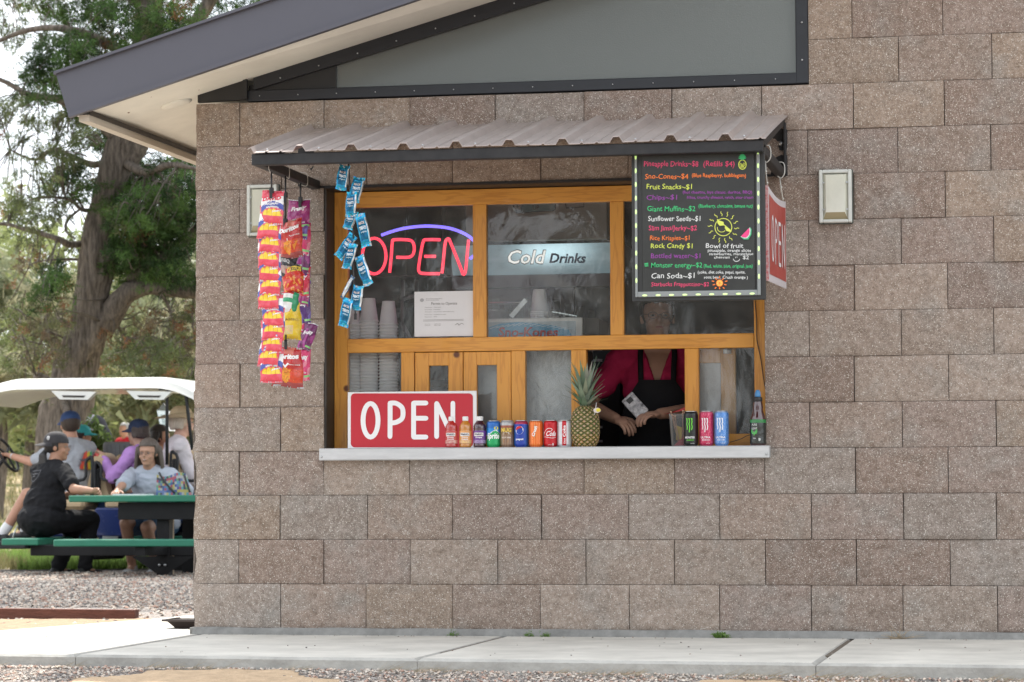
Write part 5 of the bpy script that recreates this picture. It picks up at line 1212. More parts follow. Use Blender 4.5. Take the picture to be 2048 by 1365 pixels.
g1=lambda u,v:P(960+u/4.55,400-v/4.55,YF-.015); put_text(mb,'Cold',lambda u,v:P(960+u/4.55,400-v/4.55,YF-.0145),250,604,-580,122,(.10,.12,.14),.045,.22); put_text(mb,'Drinks',g1,630,965,-572,84,(.10,.17,.30),.03,.22); t.part('lettering',mb,PAINT); mb=MB(); put_text(mb,'Cold',g1,254,600,-578,118,None,.015,.22); t.part('lettering',mb,mat('backlit_letter',(.7,.7,.68),.4,emit=(1,.98,.93),es=.42))
mb=MB(); mb.box((fx(1150),YF-.0,.02),(x1,YF+.03,fz(577))); mb.box((x0,YF,.02),(fx(1148),YF+.03,fz(577))); t.part('door_frame',mb,mat('cooler_door',(.05,.06,.06),.3,var=.3))
mb=MB()
for k,py in enumerate((703,725,763,792,824,858,886)): mb.box((fx(1178),YF-.004,fz(py)),(fx(1204),YF-.001,fz(py-5)),.0)
mb.box((fx(1184),YF-.006,fz(893)),(fx(1186),YF-.0045,fz(700))); t.part('shelf_edge',mb,WHITE)
mb=MB(); 
for k in range(9): mb.box((fx(985+k*24),YF-.003,fz(672)),(fx(985+k*24+14),YF-.0005,fz(596+(k*37)%30)),.002,)
t.part('stocked_goods',mb,mat('cooler_goods',(.22,.27,.25),.5,var=.5,vscale=14,var2=(.06,.08,.07)))
t=T('cardboard_box','grey-brown printed cardboard box lying on top of the drinks cooler','box',(fx(1080),YF+.3,fz(483))); mb=MB(); mb.box((fx(930),YF+.02,fz(481)),(fx(1213),YF+.6,2.33),.004); t.part('carton',mb,mat('carton_grey',(.44,.42,.36),.8,var=.12,vscale=4))
mb=MB(); f=lambda X,Y:P(960+X/4.55,400+Y/4.55,YF+.018)
poly(mb,[(290,20),(690,-8),(690,85),(670,105),(330,125),(305,90)],f,(.03,.05,.07)); f1=lambda X,Y:P(960+X/4.55,400+Y/4.55,YF+.0165); poly(mb,[(385,20),(680,0),(680,85),(665,97),(385,112)],f1,(.16,.36,.38)); poly(mb,[(312,40),(365,38),(365,85),(315,88)],f1,(.5,.5,.48)); poly(mb,[(325,60),(340,45),(355,62),(340,78)],lambda X,Y:P(960+X/4.55,400+Y/4.55,YF+.015),(.03,.05,.07))
stroke(mb,[(775,15),(785,75),(945,65),(945,5)],8,f1,(.04,.05,.07)); poly(mb,[(795,10),(935,5),(935,55),(797,63)],f1,(.42,.42,.40))
put_text(mb,'UP',lambda u,v:P(960+u/4.55,400-v/4.55,YF+.0145),480,540,-90,40,(.04,.05,.07),.02); t.part('printing',mb,PAINT)
# dark maroon bag, pipe stand seen behind the left pane
t=T('folding_stand','grey tubular stand in the dim room behind the left pane','stand',P(805,680,1.2)); mb=MB()
for a,b in (((802,700),(806,560)),((800,600),(835,590)),((800,640),(826,690)),((835,700),(832,560))): mb.tube([P(*a,1.2),P(*b,1.2)],.012,8)
c=P(804,700,1.2); mb.tube([(c.x,1.2,.0),(c.x,1.2,c.z)],.012,8); t.part('tube_frame',mb,mat('grey_tube',(.35,.37,.36),.4,metal=.5))
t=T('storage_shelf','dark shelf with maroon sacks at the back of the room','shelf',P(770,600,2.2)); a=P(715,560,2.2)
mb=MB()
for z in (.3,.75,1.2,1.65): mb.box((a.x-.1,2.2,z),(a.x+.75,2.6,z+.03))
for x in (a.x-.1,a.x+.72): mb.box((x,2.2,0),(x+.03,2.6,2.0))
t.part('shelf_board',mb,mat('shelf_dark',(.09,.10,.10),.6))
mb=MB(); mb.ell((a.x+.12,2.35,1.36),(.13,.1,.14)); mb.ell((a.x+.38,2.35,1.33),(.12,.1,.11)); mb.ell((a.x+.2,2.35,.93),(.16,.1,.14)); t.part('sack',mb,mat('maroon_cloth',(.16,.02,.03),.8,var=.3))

# ---------------------------------------------------------------- people
def ik(a,b,l1,l2,pole):
    a=Vector(a);b=Vector(b);d=b-a; L=min(d.length,(l1+l2)*.999); dn=d.normalized(); b2=a+dn*L
    x=(l1*l1-l2*l2+L*L)/(2*L); h=math.sqrt(max(0,l1*l1-x*x)); p=Vector(pole); p=(p-dn*p.dot(dn)); p=p.normalized() if p.length>1e-6 else Vector((0,0,1))
    return a+dn*x+p*h,b2
def caps(mb,a,b,ra,rb,n=14):
    a=Vector(a);b=Vector(b); k=4; d=(b-a); 
    if d.length<1e-6: mb.ell(a,ra,n,8); return
    dn=d.normalized(); pts=[];rs=[]
    for i in range(k+1): t=math.pi/2*i/k; pts.append(a-dn*ra*math.cos(t)); rs.append(max(1e-4,ra*math.sin(t)))
    for i in range(k+1): t=math.pi/2*i/k; pts.append(b+dn*rb*math.sin(t)); rs.append(max(1e-4,rb*math.cos(t)))
    mb.tube(pts,rs,n)
def frame(f,up=(0,0,1)):
    f=Vector(f).normalized(); r=f.cross(Vector(up)).normalized(); u=r.cross(f); return Matrix((( r.x,f.x,u.x),(r.y,f.y,u.y),(r.z,f.z,u.z)))
def person(label,base,yaw,hip,lean,head,hands,feet,shirt,pants,tone=(.46,.26,.17),sleeve=.55,shorts=False,shoe=(.02,.02,.02),hair=(.03,.02,.015),hairlen=0,hat=None,hatcol=(.05,.08,.2),glasses=False,vox=.0085,build=1.,poles=None,group=None,kpole=(0,1,.6),fat=1.,armgap=0,sock=None,vneck=False,side=0,ponytail=False,longsleeve=False,headyaw=0,headpitch=0,hairw=1.):
    """local frame: +Y forward, +X right, Z up from the base point"""
    S=build; pel=Vector((0,0,hip)); up=Vector((side,math.sin(lean),math.cos(lean))).normalized(); rt=Vector((1,0,0)); rt=(rt-up*rt.dot(up)).normalized(); fw=up.cross(rt)
    def tp(x,y,z): return pel+rt*x*S+fw*y*S+up*z*S
    neck=tp(0,.01,.50); hc=neck+Vector((0,.035*S,.125*S))+up*.015
    if head: hc=Vector(head)
    sh=[tp(-.175,0,.44),tp(.175,0,.44)]; hp=[tp(-.095,0,.0),tp(.095,0,.0)]
    l1,l2=.285*S,.25*S; t1,t2=.43*S,.42*S
    el=[];wr=[];kn=[];an=[]
    for i in (0,1):
        e,w_=ik(sh[i],hands[i],l1,l2,(poles[i] if poles else ((-1 if i==0 else 1)*.5,-.4,-.9))); el.append(e); wr.append(w_)
        k,a=ik(hp[i],feet[i],t1,t2,kpole); kn.append(k); an.append(a)
    body=MB(); Mt=Matrix((( rt.x,fw.x,up.x),(rt.y,fw.y,up.y),(rt.z,fw.z,up.z)))
    def torso(mb,g):
        mb.ell(tp(0,0,.02),((.165+g)*S*fat,(.125+g)*S*fat,(.13+g)*S),18,12,Mt); mb.ell(tp(0,.005,.16),((.145+g)*S*fat,(.11+g)*S*fat,(.17+g)*S),18,12,Mt); mb.ell(tp(0,.005,.33),((.165+g)*S,(.115+g)*S,(.17+g)*S),18,12,Mt); caps(mb,sh[0]+up*-.01,sh[1]+up*-.01,(.062+g)*S,(.062+g)*S)
        for q in sh: caps(mb,q,neck-up*.02,(.055+g)*S,(.055+g*.5)*S)
    torso(body,0)
    caps(body,neck-up*.03,hc-Vector((0,0,.04*S)),.057*S,.054*S)
    HM_=Matrix.Rotation(headyaw,3,'Z')@Matrix.Rotation(headpitch,3,'X')
    def hp_(x,y,z): return hc+HM_@(Vector((x,y,z))*S)
    body.ell(hc+HM_@Vector((0,-.012,.025))*S,(.076*S,.094*S,.088*S),20,14,HM_); body.ell(hp_(0,.018,-.038),(.060*S,.070*S,.072*S),18,12,HM_); body.ell(hp_(0,.052,-.088),(.032*S,.03*S,.024*S),12,8,HM_)
    body.ell(hp_(0,.088,-.022),(.013*S,.016*S,.014*S),10,8,HM_); caps(body,hp_(0,.078,.012),hp_(0,.096,-.020),.008*S,.011*S); caps(body,hp_(-.03,.078,.026),hp_(.03,.078,.026),.010*S,.010*S)
    for s in (-1,1): body.ell(hp_(s*.077,-.005,-.008),(.010*S,.018*S,.030*S),10,8,HM_); body.ell(hp_(s*.038,.062,-.03),(.022*S,.018*S,.02*S),10,8,HM_)
    caps(body,hp_(-.018,.083,-.052),hp_(.018,.083,-.052),.008*S,.008*S)
    for i in (0,1):
        caps(body,sh[i],el[i],.050*S,.040*S); caps(body,el[i],wr[i],.041*S,.027*S); caps(body,hp[i],kn[i],.085*S*min(fat,1.15),.057*S); caps(body,kn[i],an[i],.056*S,.038*S)
    # hands
    fing=MB()
    for i in (0,1):
        d=(wr[i]-el[i]).normalized(); sgn=-1 if i==0 else 1
        inn=Vector((-sgn,0,0)); inn=(inn-d*inn.dot(d)).normalized(); pn=d.cross(inn)*(-sgn); 
        if pn.z>0: pn=-pn
        pc=wr[i]+d*.045*S; body.ell(pc,(.038*S,.045*S,.017*S),14,10,Matrix(((inn.x,d.x,pn.x),(inn.y,d.y,pn.y),(inn.z,d.z,pn.z))))
        for k,(o_,l_) in enumerate(((-.028,.062),(-.009,.074),(.010,.070),(.028,.055))):
            b0=wr[i]+d*.078*S+inn*(-o_)*S; c1=b0+(d*.92+pn*.35).normalized()*l_*.45*S; c2=c1+(d*.55+pn*.8).normalized()*l_*.32*S; c3=c2+(d*.05+pn*1.).normalized()*l_*.26*S
            fing.tube([b0-d*.02*S,b0,c1,c2,c3,c3+(c3-c2)*.15],[.0085*S,.0088*S,.0083*S,.0076*S,.0066*S,.002],8)
        tb=wr[i]+d*.025*S+inn*.032*S; t1_=tb+(d*.6+inn*.75+pn*.2).normalized()*.035*S; t2_=t1_+(d*.9+inn*.1+pn*.35).normalized()*.028*S
        fing.tube([wr[i]+d*.01*S+inn*.01,tb,t1_,t2_,t2_+(t2_-t1_)*.15],[.012*S,.0115*S,.0098*S,.008*S,.002],8)
    for i in (0,1): caps(body,an[i],an[i]+Vector((0,.12,-.04))*S,.036*S,.028*S)
    o=remesh(body,vox,'person',skin(tone),smooth=4,extra=fing); o.location=base; o.rotation_euler=(0,0,yaw); tag(o,label,'person',group)
    # face
    f=MB(); EW=mat('eye_white',(.26,.22,.20),.4)
    for s in (-1,1): f.ell(hp_(s*.031,.0755,.004),(.012*S,.008*S,.0055*S),10,8,HM_)
    f.build('eye',EW,o); f=MB()
    for s in (-1,1): f.ell(hp_(s*.031,.082,.004),(.0055*S,.003*S,.005*S),8,6,HM_)
    f.build('iris',mat('iris',(.02,.012,.008),.2),o)
    f=MB(); f.ell(hp_(0,.0895,-.053),(.020*S,.004*S,.0055*S),12,6,HM_); f.build('mouth',mat('lips',(.32,.10,.08),.5),o)
    if hair:
        f=MB()
        for s in (-1,1): caps(f,hp_(s*.018,.088,.030),hp_(s*.045,.080,.032),.0035*S,.003*S,8)
        g=.010*hairw; f.ell(hp_(0,-.020,.034),((.080+g)*S,(.093+g)*S,(.086+g)*S),20,14,HM_)
        if hairlen>0:
            n_=22
            for k in range(n_):
                a=math.pi*(.02+.96*k/(n_-1))+math.pi; rx_,ry_=.078*hairw,.088; s0=hp_(rx_*math.cos(a)*1.02,-.008+ry_*math.sin(a)*.95,.03); 
                L_=hairlen*random.uniform(.85,1.1); s1=s0+Vector((math.cos(a)*.02,-.01,-L_*.5)); s2=s1+Vector((math.cos(a)*.015*hairw,0,-L_*.5)); f.tube([s0+Vector((0,0,.03)),s0,s1,s2],[.012*S,.021*S,.020*S,.006*S],8)
        if ponytail:
            b0=hp_(0,-.10,-.02); 
            for k in range(7): dx=.012*(k-3); f.tube([b0,b0+Vector((dx,-.035,-.05)),b0+Vector((dx*1.6,-.03,-.17)),b0+Vector((dx*1.2,-.015,-.27))],[.016,.018,.016,.004],8)
        # keep hair off the face
        hm=remesh(f,.008,'hair',mat('hair_%d_%d'%(int(hair[0]*100),int(hair[1]*100)),hair,.6,var=.4,vscale=40,bump=.6,bscale=90,stretch=(1,1,.15)),o,smooth=1)
        inv_=HM_.inverted(); 
        for v in hm.data.vertices:
            q=inv_@(v.co-hc)/S
            if q.y>.02 and q.z<.062 and abs(q.x)<.11: v.co=v.co+HM_@Vector((0,-(q.y-.02)*.95,0))*S
    if glasses:
        f=MB()
        for s in (-1,1):
            f.tube([hp_(s*.032+.023*math.cos(k*.5236),.101,.003+.016*math.sin(k*.5236)) for k in range(13)],.0016,6); f.tube([hp_(s*.055,.099,.008),hp_(s*.080,.06,.010),hp_(s*.082,-.005,.004)],.0016,6)
        f.tube([hp_(-.009,.102,.006),hp_(.009,.102,.006)],.0016,6); f.build('glasses',mat('glasses_frame',(.12,.10,.09),.3,metal=.5),o)
    # clothes
    f=MB(); torso(f,.013)
    sl=1. if longsleeve else sleeve
    for i in (0,1):
        if longsleeve: caps(f,sh[i],el[i],.064*S,.054*S); caps(f,el[i],el[i].lerp(wr[i],.93),.054*S,.038*S)
        else: caps(f,sh[i],sh[i].lerp(el[i],sl),.066*S,.062*S)
    sname='shirt_%d_%d_%d'%tuple(int(q*100) for q in shirt)
    shr=remesh(f,vox,'shirt',mat(sname,shirt,.85,spec=.2,var=.22,vscale=7,bump=.6,bscale=20,detail=5),o,smooth=4,fold=.010)
    nk=neck-up*.005
    if vneck:
        for v in shr.data.vertices:
            q=Mt.transposed()@(v.co-tp(0,0,.44))
            m_=min(.055+q.z*.35-.005-abs(q.x),q.z+.13)
            if q.y>.02 and m_>0: v.co-=fw*.045*min(1,m_/.008)
    f=MB(); f.ell(tp(0,0,.0),((.172)*S*fat,(.132)*S*fat,(.115)*S),18,12,Mt)
    for i in (0,1):
        if shorts: caps(f,hp[i],hp[i].lerp(kn[i],.72),.098*S*min(fat,1.15),.085*S)
        else: caps(f,hp[i],kn[i],.096*S*min(fat,1.15),.072*S); caps(f,kn[i],kn[i].lerp(an[i],.93),.070*S,.060*S)
    remesh(f,vox,'trousers' if not shorts else 'shorts',mat('trousers_%d_%d_%d'%tuple(int(q*100) for q in pants),pants,.9,spec=.2,var=.3,vscale=9,bump=.6,bscale=20),o,smooth=3,fold=.010)
    for i in (0,1):
        f=MB(); caps(f,an[i]+Vector((0,-.03,-.03))*S,an[i]+Vector((0,.15,-.045))*S,.043*S,.036*S); caps(f,an[i]+Vector((0,0,.0)),an[i]+Vector((0,0,-.03)),.046*S,.043*S); remesh(f,.009,'shoe',mat('shoe_%d'%int(shoe[0]*100),shoe,.6,var=.2),o)
        if sock: f=MB(); caps(f,an[i]+Vector((0,0,.01)),an[i].lerp(kn[i],.22),.046*S,.047*S); f.build('sock',mat('sock',sock,.9),o)
    if hat:
        f=MB(); hm=mat('hat_%d_%d'%(int(hatcol[0]*100),int(hatcol[2]*100)),hatcol,.8,var=.18,vscale=12,bump=.1)
        def dome(r,z0,h,sq=1.):
            V=[];F=[];n_=24;m_=8
            for j in range(m_+1):
                t=j/m_*math.pi/2
                for k in range(n_): a=2*math.pi*k/n_; V.append(hp_(r*math.cos(a)*math.cos(t)**.75,-.014+r*1.17*math.sin(a)*math.cos(t)**.75,z0+h*math.sin(t)))
            for j in range(m_):
                for k in range(n_): F.append((j*n_+k,j*n_+(k+1)%n_,(j+1)*n_+(k+1)%n_,(j+1)*n_+k))
            f.add(V,F,None,0,True)
        if hat in('cap','capback','visor'):
            dome(.091,.036,.098); s=1 if hat!='capback' else -1; V=[];F=[]
            for j in range(5):
                for k in range(9):
                    a=math.pi*(k/8); rr=.088+.075*j/4*math.sin(a)**.6; V.append(hp_(rr*math.cos(a)*(1-.12*j/4),s*(rr*1.12*math.sin(a))-.014,.044-.022*(j/4)-.012*abs(math.cos(a))*(j/4)))
            for j in range(4):
                for k in range(8): q=j*9+k; F.append((q,q+1,q+10,q+9))
            f.add(V,F,None,0,True); f.add([Vector(v)+Vector((0,0,-.004)) for v in V],[g_[::-1] for g_ in F],None,0,True)
            f.ell(hp_(0,-.014,.134),.007*S,8,6)
        if hat=='cowboy':
            dome(.090,.045,.105); V=[];F=[]; n_=32
            for j in range(5):
                for k in range(n_): a=2*math.pi*k/n_; rr=.088+.028*j; V.append(hp_(rr*math.cos(a),-.014+rr*1.15*math.sin(a),.048+.035*(j/4)**2*math.cos(a)**2-.012*(j/4)*math.sin(a)**2))
            for j in range(4):
                for k in range(n_): q=j*n_; F.append((q+k,q+(k+1)%n_,q+n_+(k+1)%n_,q+n_+k))
            f.add(V,F,None,0,True); f.add([Vector(v)-Vector((0,0,.005)) for v in V],[g_[::-1] for g_ in F],None,0,True)
        f.build('hat' if hat=='cowboy' else 'cap',hm,o)
    return o,dict(hp=hp_,tp=tp,wr=wr,el=el,sh=sh,kn=kn,an=an,Mt=Mt,neck=neck)
def local(o_base,yaw,p):   # world point to a person's local frame
    return Matrix.Rotation(-yaw,3,'Z')@(Vector(p)-Vector(o_base))
# server inside the window
YV=.52; gx=P(1312,800,YV).x; base=Vector((gx,YV+.08,.0)); yaw=R_(180+6)
eye=P(1308,633,YV).z
hl=lambda px,py,Y:local(base,yaw,P(px,py,Y))
o,inf=person('person in a pink-red T-shirt and black apron inside the serving window, holding a phone',base,yaw,.82,.02,None,[hl(1320,828,YV-.20),hl(1232,838,YV-.17)],[(-.1,0,.07),(.1,0,.07)],(.42,.02,.08),(.02,.02,.025),tone=(.40,.23,.16),hair=(.02,.014,.01),hairlen=0,glasses=True,vox=.006,sleeve=.62,vneck=True,poles=[(-.9,-.5,-.2),(1.1,-.6,-.3)],build=.97,headyaw=R_(8),kpole=(0,1,0),fat=1.08)
tp=inf['tp']
AP=mat('apron_black',(.013,.013,.015),.8,spec=.2,var=.3,vscale=8,bump=.6,bscale=12)
f=MB(); V=[];F=[]; rows=[(.335,.085),(.30,.11),(.24,.15),(.16,.175),(.05,.19),(-.05,.20),(-.2,.21),(-.4,.22)]
for z,w_ in rows:
    for k in range(13):
        a=(k/12-.5)*2; x=a*w_; y=.150*math.sqrt(max(.02,1-(a*w_/.215)**2))+.012; V.append(tp(x,y,z))
for j in range(len(rows)-1):
    for k in range(12): q=j*13+k; F.append((q,q+1,q+14,q+13))
f.add(V,F,None,0,True); f.build('apron',AP,o)
f=MB()
for s in (-1,1):
    pts=[tp(s*.078,.145,.325),tp(s*.080,.125,.40),tp(s*.082,.09,.46),tp(s*.075,.03,.515),tp(s*.05,-.03,.515)]; f.tube(smooth([tuple(p) for p in pts]),.013,8,sq=.4)
f.build('apron_strap',AP,o)
ph=P(1270,812,YV-.235); t=T('phone','black and white patterned phone held in the server\'s hands','phone',ph); Rm=Matrix.Rotation(R_(-42),4,'Y'); mb=MB(); mb.box((-.034,-.005,-.058),(.034,.005,.058),.005); 
for k in range(len(mb.v)): mb.v[k]=tuple((Rm@Vector(mb.v[k]))+ph)
t.part('case',mb,mat('phone_pattern',(.62,.62,.64),.4,var=.85,vscale=45,var2=(.05,.05,.06)))
mb=MB(); mb.box((-.014,-.0075,.022),(.014,-.005,.046),.001)
for k in range(len(mb.v)): mb.v[k]=tuple((Rm@Vector(mb.v[k]))+ph)
t.part('camera_window',mb,MATS['black_plastic'])
a=P(1328,829,YV-.22);b=P(1372,818,YV-.22); t=T('red_plastic_scoop','flat bright red plastic handle lying across the server\'s forearm','plastic scoop',a); mb=MB(); mb.prism([a,b+Vector((0,0,-.006)),b+Vector((0,0,.010)),a+Vector((.03,0,.004))],(0,.012,0)); t.part('handle',mb,mat('red_plastic',(.6,.02,.02),.35))

# ---------------------------------------------------------------- picnic table
GREEN=mat('table_green',(.012,.16,.095),.42,spec=.5,var=.12,vscale=10)
TBK=mat('table_frame_black',(.009,.009,.010),.6,spec=.25,var=.3)
GZ=-.15; YT=12.0; gt=P(325,1160,YT); tz=P(260,991,YT).z; tx0=P(137,1000,YT).x; tx1=tx0+1.45; tcx=(tx0+tx1)/2
t=T('picnic_table','green picnic table with attached green benches on a black steel pedestal frame','picnic table',(tcx,YT+.6,GZ))
mb=MB(); mb.box((tx0,YT,tz-.062),(tx1,YT+1.3,tz),.008); t.part('table_top',mb,GREEN)
bz=P(250,1079,YT-.35).z; bx0=P(122,1080,YT-.35).x
mb=MB(); mb.box((bx0,YT-.55,bz-.062),(bx0+1.5,YT-.22,bz),.008); t.part('bench',mb,GREEN)
mb=MB(); mb.box((bx0,YT+1.52,bz-.062),(bx0+1.5,YT+1.85,bz),.008); t.part('bench',mb,GREEN)
ex=P(46,1075,YT+.6).x; mb=MB(); mb.box((ex,YT+.05,bz-.062),(ex+.36,YT+1.25,bz),.008); t.part('bench',mb,GREEN)
mb=MB(); mb.box((tx1+.20,YT+.05,bz-.062),(tx1+.56,YT+1.25,bz),.008); t.part('bench',mb,GREEN)
mb=MB(); pc=P(326,1100,YT+.15).x
mb.box((pc-.06,YT+.14,GZ-.02),(pc+.06,YT+.26,tz-.2),.004); mb.box((P(230,1020,YT).x,YT+.08,tz-.225),(tx1-.06,YT+.2,tz-.064),.004)
mb.box((pc-.06,YT+.9,GZ-.02),(pc+.06,YT+1.02,tz-.2),.004); mb.box((pc-.6,YT+.85,tz-.225),(pc+.4,YT+.95,tz-.064),.004)
mb.box((P(65,1100,YT+.2).x,YT+.16,bz-.16),(tx1+.5,YT+.24,bz-.066),.004); mb.box((P(65,1100,YT+.2).x,YT+.92,bz-.16),(tx1+.5,YT+1.0,bz-.066),.004)
mb.box((pc-.05,YT-.5,bz-.15),(pc+.05,YT+1.8,bz-.065),.004)
mb.prism([(pc-.30,YT+.13,bz-.165),(pc+.30,YT+.13,bz-.165),(pc+.07,YT+.13,GZ+.06),(pc-.07,YT+.13,GZ+.06)],(0,.012,0))
t.part('pedestal_frame',mb,TBK)
mb=MB()
for s in (-.028,.028): mb.lathe([(.012,0),(.012,.008),(.006,.012)],(pc+s,YT+.13,GZ+.13),8,axis='y')
t.part('bolt',mb,STEEL)
pw=P(342,1050,YT+.5); mb=MB(); mb.box((pw.x-.018,YT+.5,GZ),(pw.x+.018,YT+.54,tz-.08)); o=mb.build('wooden_post',mat('raw_wood',(.55,.42,.27),.7,var=.2),None,(pw.x,YT+.5,GZ)); top(o,(pw.x,YT+.5,GZ)); tag(o,'pale wooden post standing behind the table pedestal','post')
# paper and tote bag
a=P(228,988,YT+.3); mb=MB(); mb.box((a.x,YT+.25,tz+.001),(a.x+.33,YT+.47,tz+.012)); o=mb.build('paper_stack',MATS['paper'],None,a); top(o,a); tag(o,'white papers lying on the green picnic table','papers')
a=P(312,990,YT+.25); b=P(378,948,YT+.25); hb=b.z-a.z
t=T('tote_bag','multicoloured patterned tote bag with black straps on the picnic table','bag',(a.x,YT+.25,tz))
mb=MB()
def tcol(u,v):
    i,j=int(u*15),int(v*8); return [(.04,.08,.22),(.30,.06,.09),(.08,.25,.30),(.34,.30,.10),(.32,.32,.33),(.10,.14,.30),(.05,.05,.07),(.12,.24,.14)][(i*7+j*13+(i*j)%5)%8]
V=[];F=[];CC=[]; nx,nz=15,8
for j in range(nz+1):
    for i in range(nx+1): u=i/nx;v=j/nz; V.append((a.x+(b.x-a.x)*(u*(1-.12*v)+.02*v),YT+.25-.02*math.sin(u*3.1)*(1-v),tz+.001+v*(hb-.004)*(1-.1*math.sin(u*6))))
n_=len(V); V+=[(x,y+.09*(1-(z-tz)/hb*.7),z) for x,y,z in V]
for j in range(nz):
    for i in range(nx):
        q=j*(nx+1)+i; F+=[(q,q+1,q+nx+2,q+nx+1),(n_+q,n_+q+nx+1,n_+q+nx+2,n_+q+1)]; c=tcol(i/nx,j/nz); CC+=[c,c]
for j in range(nz):
    for i in (0,nx): q=j*(nx+1)+i; F.append((q,q+nx+1,n_+q+nx+1,n_+q)); CC.append(tcol(i/nx,j/nz))
mb.add(V,F,CC); t.part('bag_body',mb,PAINT)
mb=MB(); 
for q in (((318,945),(330,965),(350,987)),((368,950),(375,970),(380,985))): mb.tube(smooth([tuple(P(*p,YT+.21)) for p in q]),.011,6,sq=.4)
t.part('strap',mb,MATS['black_plastic'])

# people at the table -------------------------------------------------------
yb=R_(-34); base=P(80,1157,YT+.62); base.z=GZ; hipz=P(100,1058,YT+.62).z-GZ
L_=lambda px,py,Y:local(base,yb,P(px,py,Y))
o,inf=person('person in black with a backwards cap and ponytail, seated on the left table bench',base,yb,.52,R_(14),None,[L_(150,985,YT+.8),L_(186,983,YT+.25)],[(-.12,.28,.07),(.16,.40,.07)],(.012,.012,.014),(.014,.014,.016),tone=(.36,.19,.12),sleeve=.75,hair=(.012,.010,.010),hat='capback',hatcol=(.03,.027,.03),glasses=True,ponytail=True,shoe=(.015,.015,.015),fat=1.28,build=1.15,headyaw=R_(-48),vox=.008,hairw=.9)
f=MB()
def back(X,Y):  # print on the back of the shirt
    u=(X-290)/150*.13; v=(Y-590)/150*.13; tp=inf['tp']; y=-.128*math.sqrt(max(.1,1-(u/.2)**2))-.012; return tp(-u*-1 if False else u,y-.006,.36-v)
for q in ([(215,560),(235,620),(275,650),(330,600),(355,530)],[(225,545),(300,540),(350,535)],[(245,600),(290,595)],[(240,575),(330,570)]): stroke(f,smooth(q,3),5,back,(.10,.10,.11))
f.build('shirt_print',PAINT,o)
f=MB(); f.tube([inf['tp'](-.17,-.10,-.05),inf['tp'](-.18,-.11,-.12),inf['tp'](-.175,-.115,-.17)],.006,6); f.build('key_chain',STEEL,o)
f=MB(); c=inf['hp'](.075,-.06,.075); f.ell(c,(.012,.02,.022),10,8); f.build('cap_patch',mat('patch',(.5,.5,.5),.6),o)
yb=R_(180-4); base=P(312,1158,YT+1.65); base.z=GZ
L_=lambda px,py,Y:local(base,yb,P(px,py,Y))
ez=P(305,920,YT+1.4).z-GZ
o,inf=person('person with long grey-brown hair in a light grey T-shirt, seated behind the picnic table',base,yb,.49,R_(16),None,[L_(352,984,YT+1.05),L_(232,985,YT+.9)],[(-.10,.22,.07),(.12,.30,.07)],(.40,.43,.50),(.10,.17,.28),tone=(.45,.25,.17),sleeve=1.,shorts=True,hair=(.10,.075,.06),hairlen=.30,glasses=True,shoe=(.55,.55,.55),fat=1.25,build=1.13,vox=.008,poles=[(-1,-.2,-.6),(1,-.2,-.6)],headpitch=R_(-4),hairw=1.3)
f=MB(); tp=inf['tp']; fn=lambda u,v:tp(u,.142,.22+v); put_text(f,'CEDAR CREEK',lambda u,v:fn(-u,v),-.08,.08,.05,.014,(.12,.13,.2)); stroke(f,[(-.09,.02),(.09,.02)],.012,fn,(.12,.14,.22)); f.build('shirt_print',PAINT,o)
f=MB()
for k in range(6): f.box(inf['hp'](-.014+.0047*k,.093,-.0545),inf['hp'](-.0105+.0047*k,.0945,-.0505))
f.build('teeth',mat('teeth',(.6,.58,.52),.4),o)
# the sitter hidden behind the building corner, whose hand shows on the table
yb=R_(88); base=Vector((tx1+.38,YT+.7,GZ)); L_=lambda px,py,Y:local(base,yb,P(px,py,Y))
person('person hidden behind the wall, only a hand showing on the green table',base,yb,.50,R_(12),None,[(-.3,.55,tz-GZ+.03),(.25,.58,tz-GZ+.03)] if False else [Vector((-.22,.50,tz-GZ+.03)),L_(405,987,YT+.3)],[(-.1,.38,.07),(.1,.38,.07)],(.1,.16,.3),(.08,.1,.15),tone=(.5,.30,.22),hair=(.1,.07,.05),vox=.011)

# ---------------------------------------------------------------- golf cart
YC_=13.7; t=T('golf_cart','long dark blue golf cart with a white roof and beige seats, full of riders','golf cart',P(150,1140,YC_+.5)); NAVY=mat('cart_navy',(.018,.035,.14),.25,coat=.6,var=.12); BEIGE=mat('cart_seat_beige',(.50,.37,.22),.55,var=.12,vscale=8,bump=.1); CW=mat('cart_white',(.72,.72,.68),.35,coat=.4,var=.05)
gz=-.17
def cp(px,py,Y=YC_): return P(px,py,Y)
mb=MB(); V=[];F=[]; n_=40; m_=10
x0=cp(-60,790).x; x1=cp(402,790).x
for i in range(n_+1):
    u=i/n_; x=x0+(x1-x0)*u; zc=cp(150,764).z; drop=.16*max(0,(u-.80)/.20)**2.0+ .15*max(0,(.22-u)/.22)**1.5
    for j in range(m_+1):
        v=j/m_; y=YC_-.10+1.45*v; e=(1-abs(2*v-1)**6)
        V.append((x,y,zc+.045*e**.6-drop-.0))
for i in range(n_+1):
    u=i/n_; x=x0+(x1-x0)*u; zc=cp(150,764).z; drop=.16*max(0,(u-.80)/.20)**2.0+ .15*max(0,(.22-u)/.22)**1.5
    for j in range(m_+1): v=j/m_; y=YC_-.10+1.45*v; V.append((x,y,zc-.075-drop*.9))
for k in (0,1):
    for i in range(n_):
        for j in range(m_): q=k*(n_+1)*(m_+1)+i*(m_+1)+j; F.append((q,q+1,q+m_+2,q+m_+1))
o2=(n_+1)*(m_+1)
for i in range(n_):
    for j in (0,m_): q=i*(m_+1)+j; F.append((q,q+m_+1,q+m_+1+o2,q+o2))
mb.add(V,F,None,0,True)
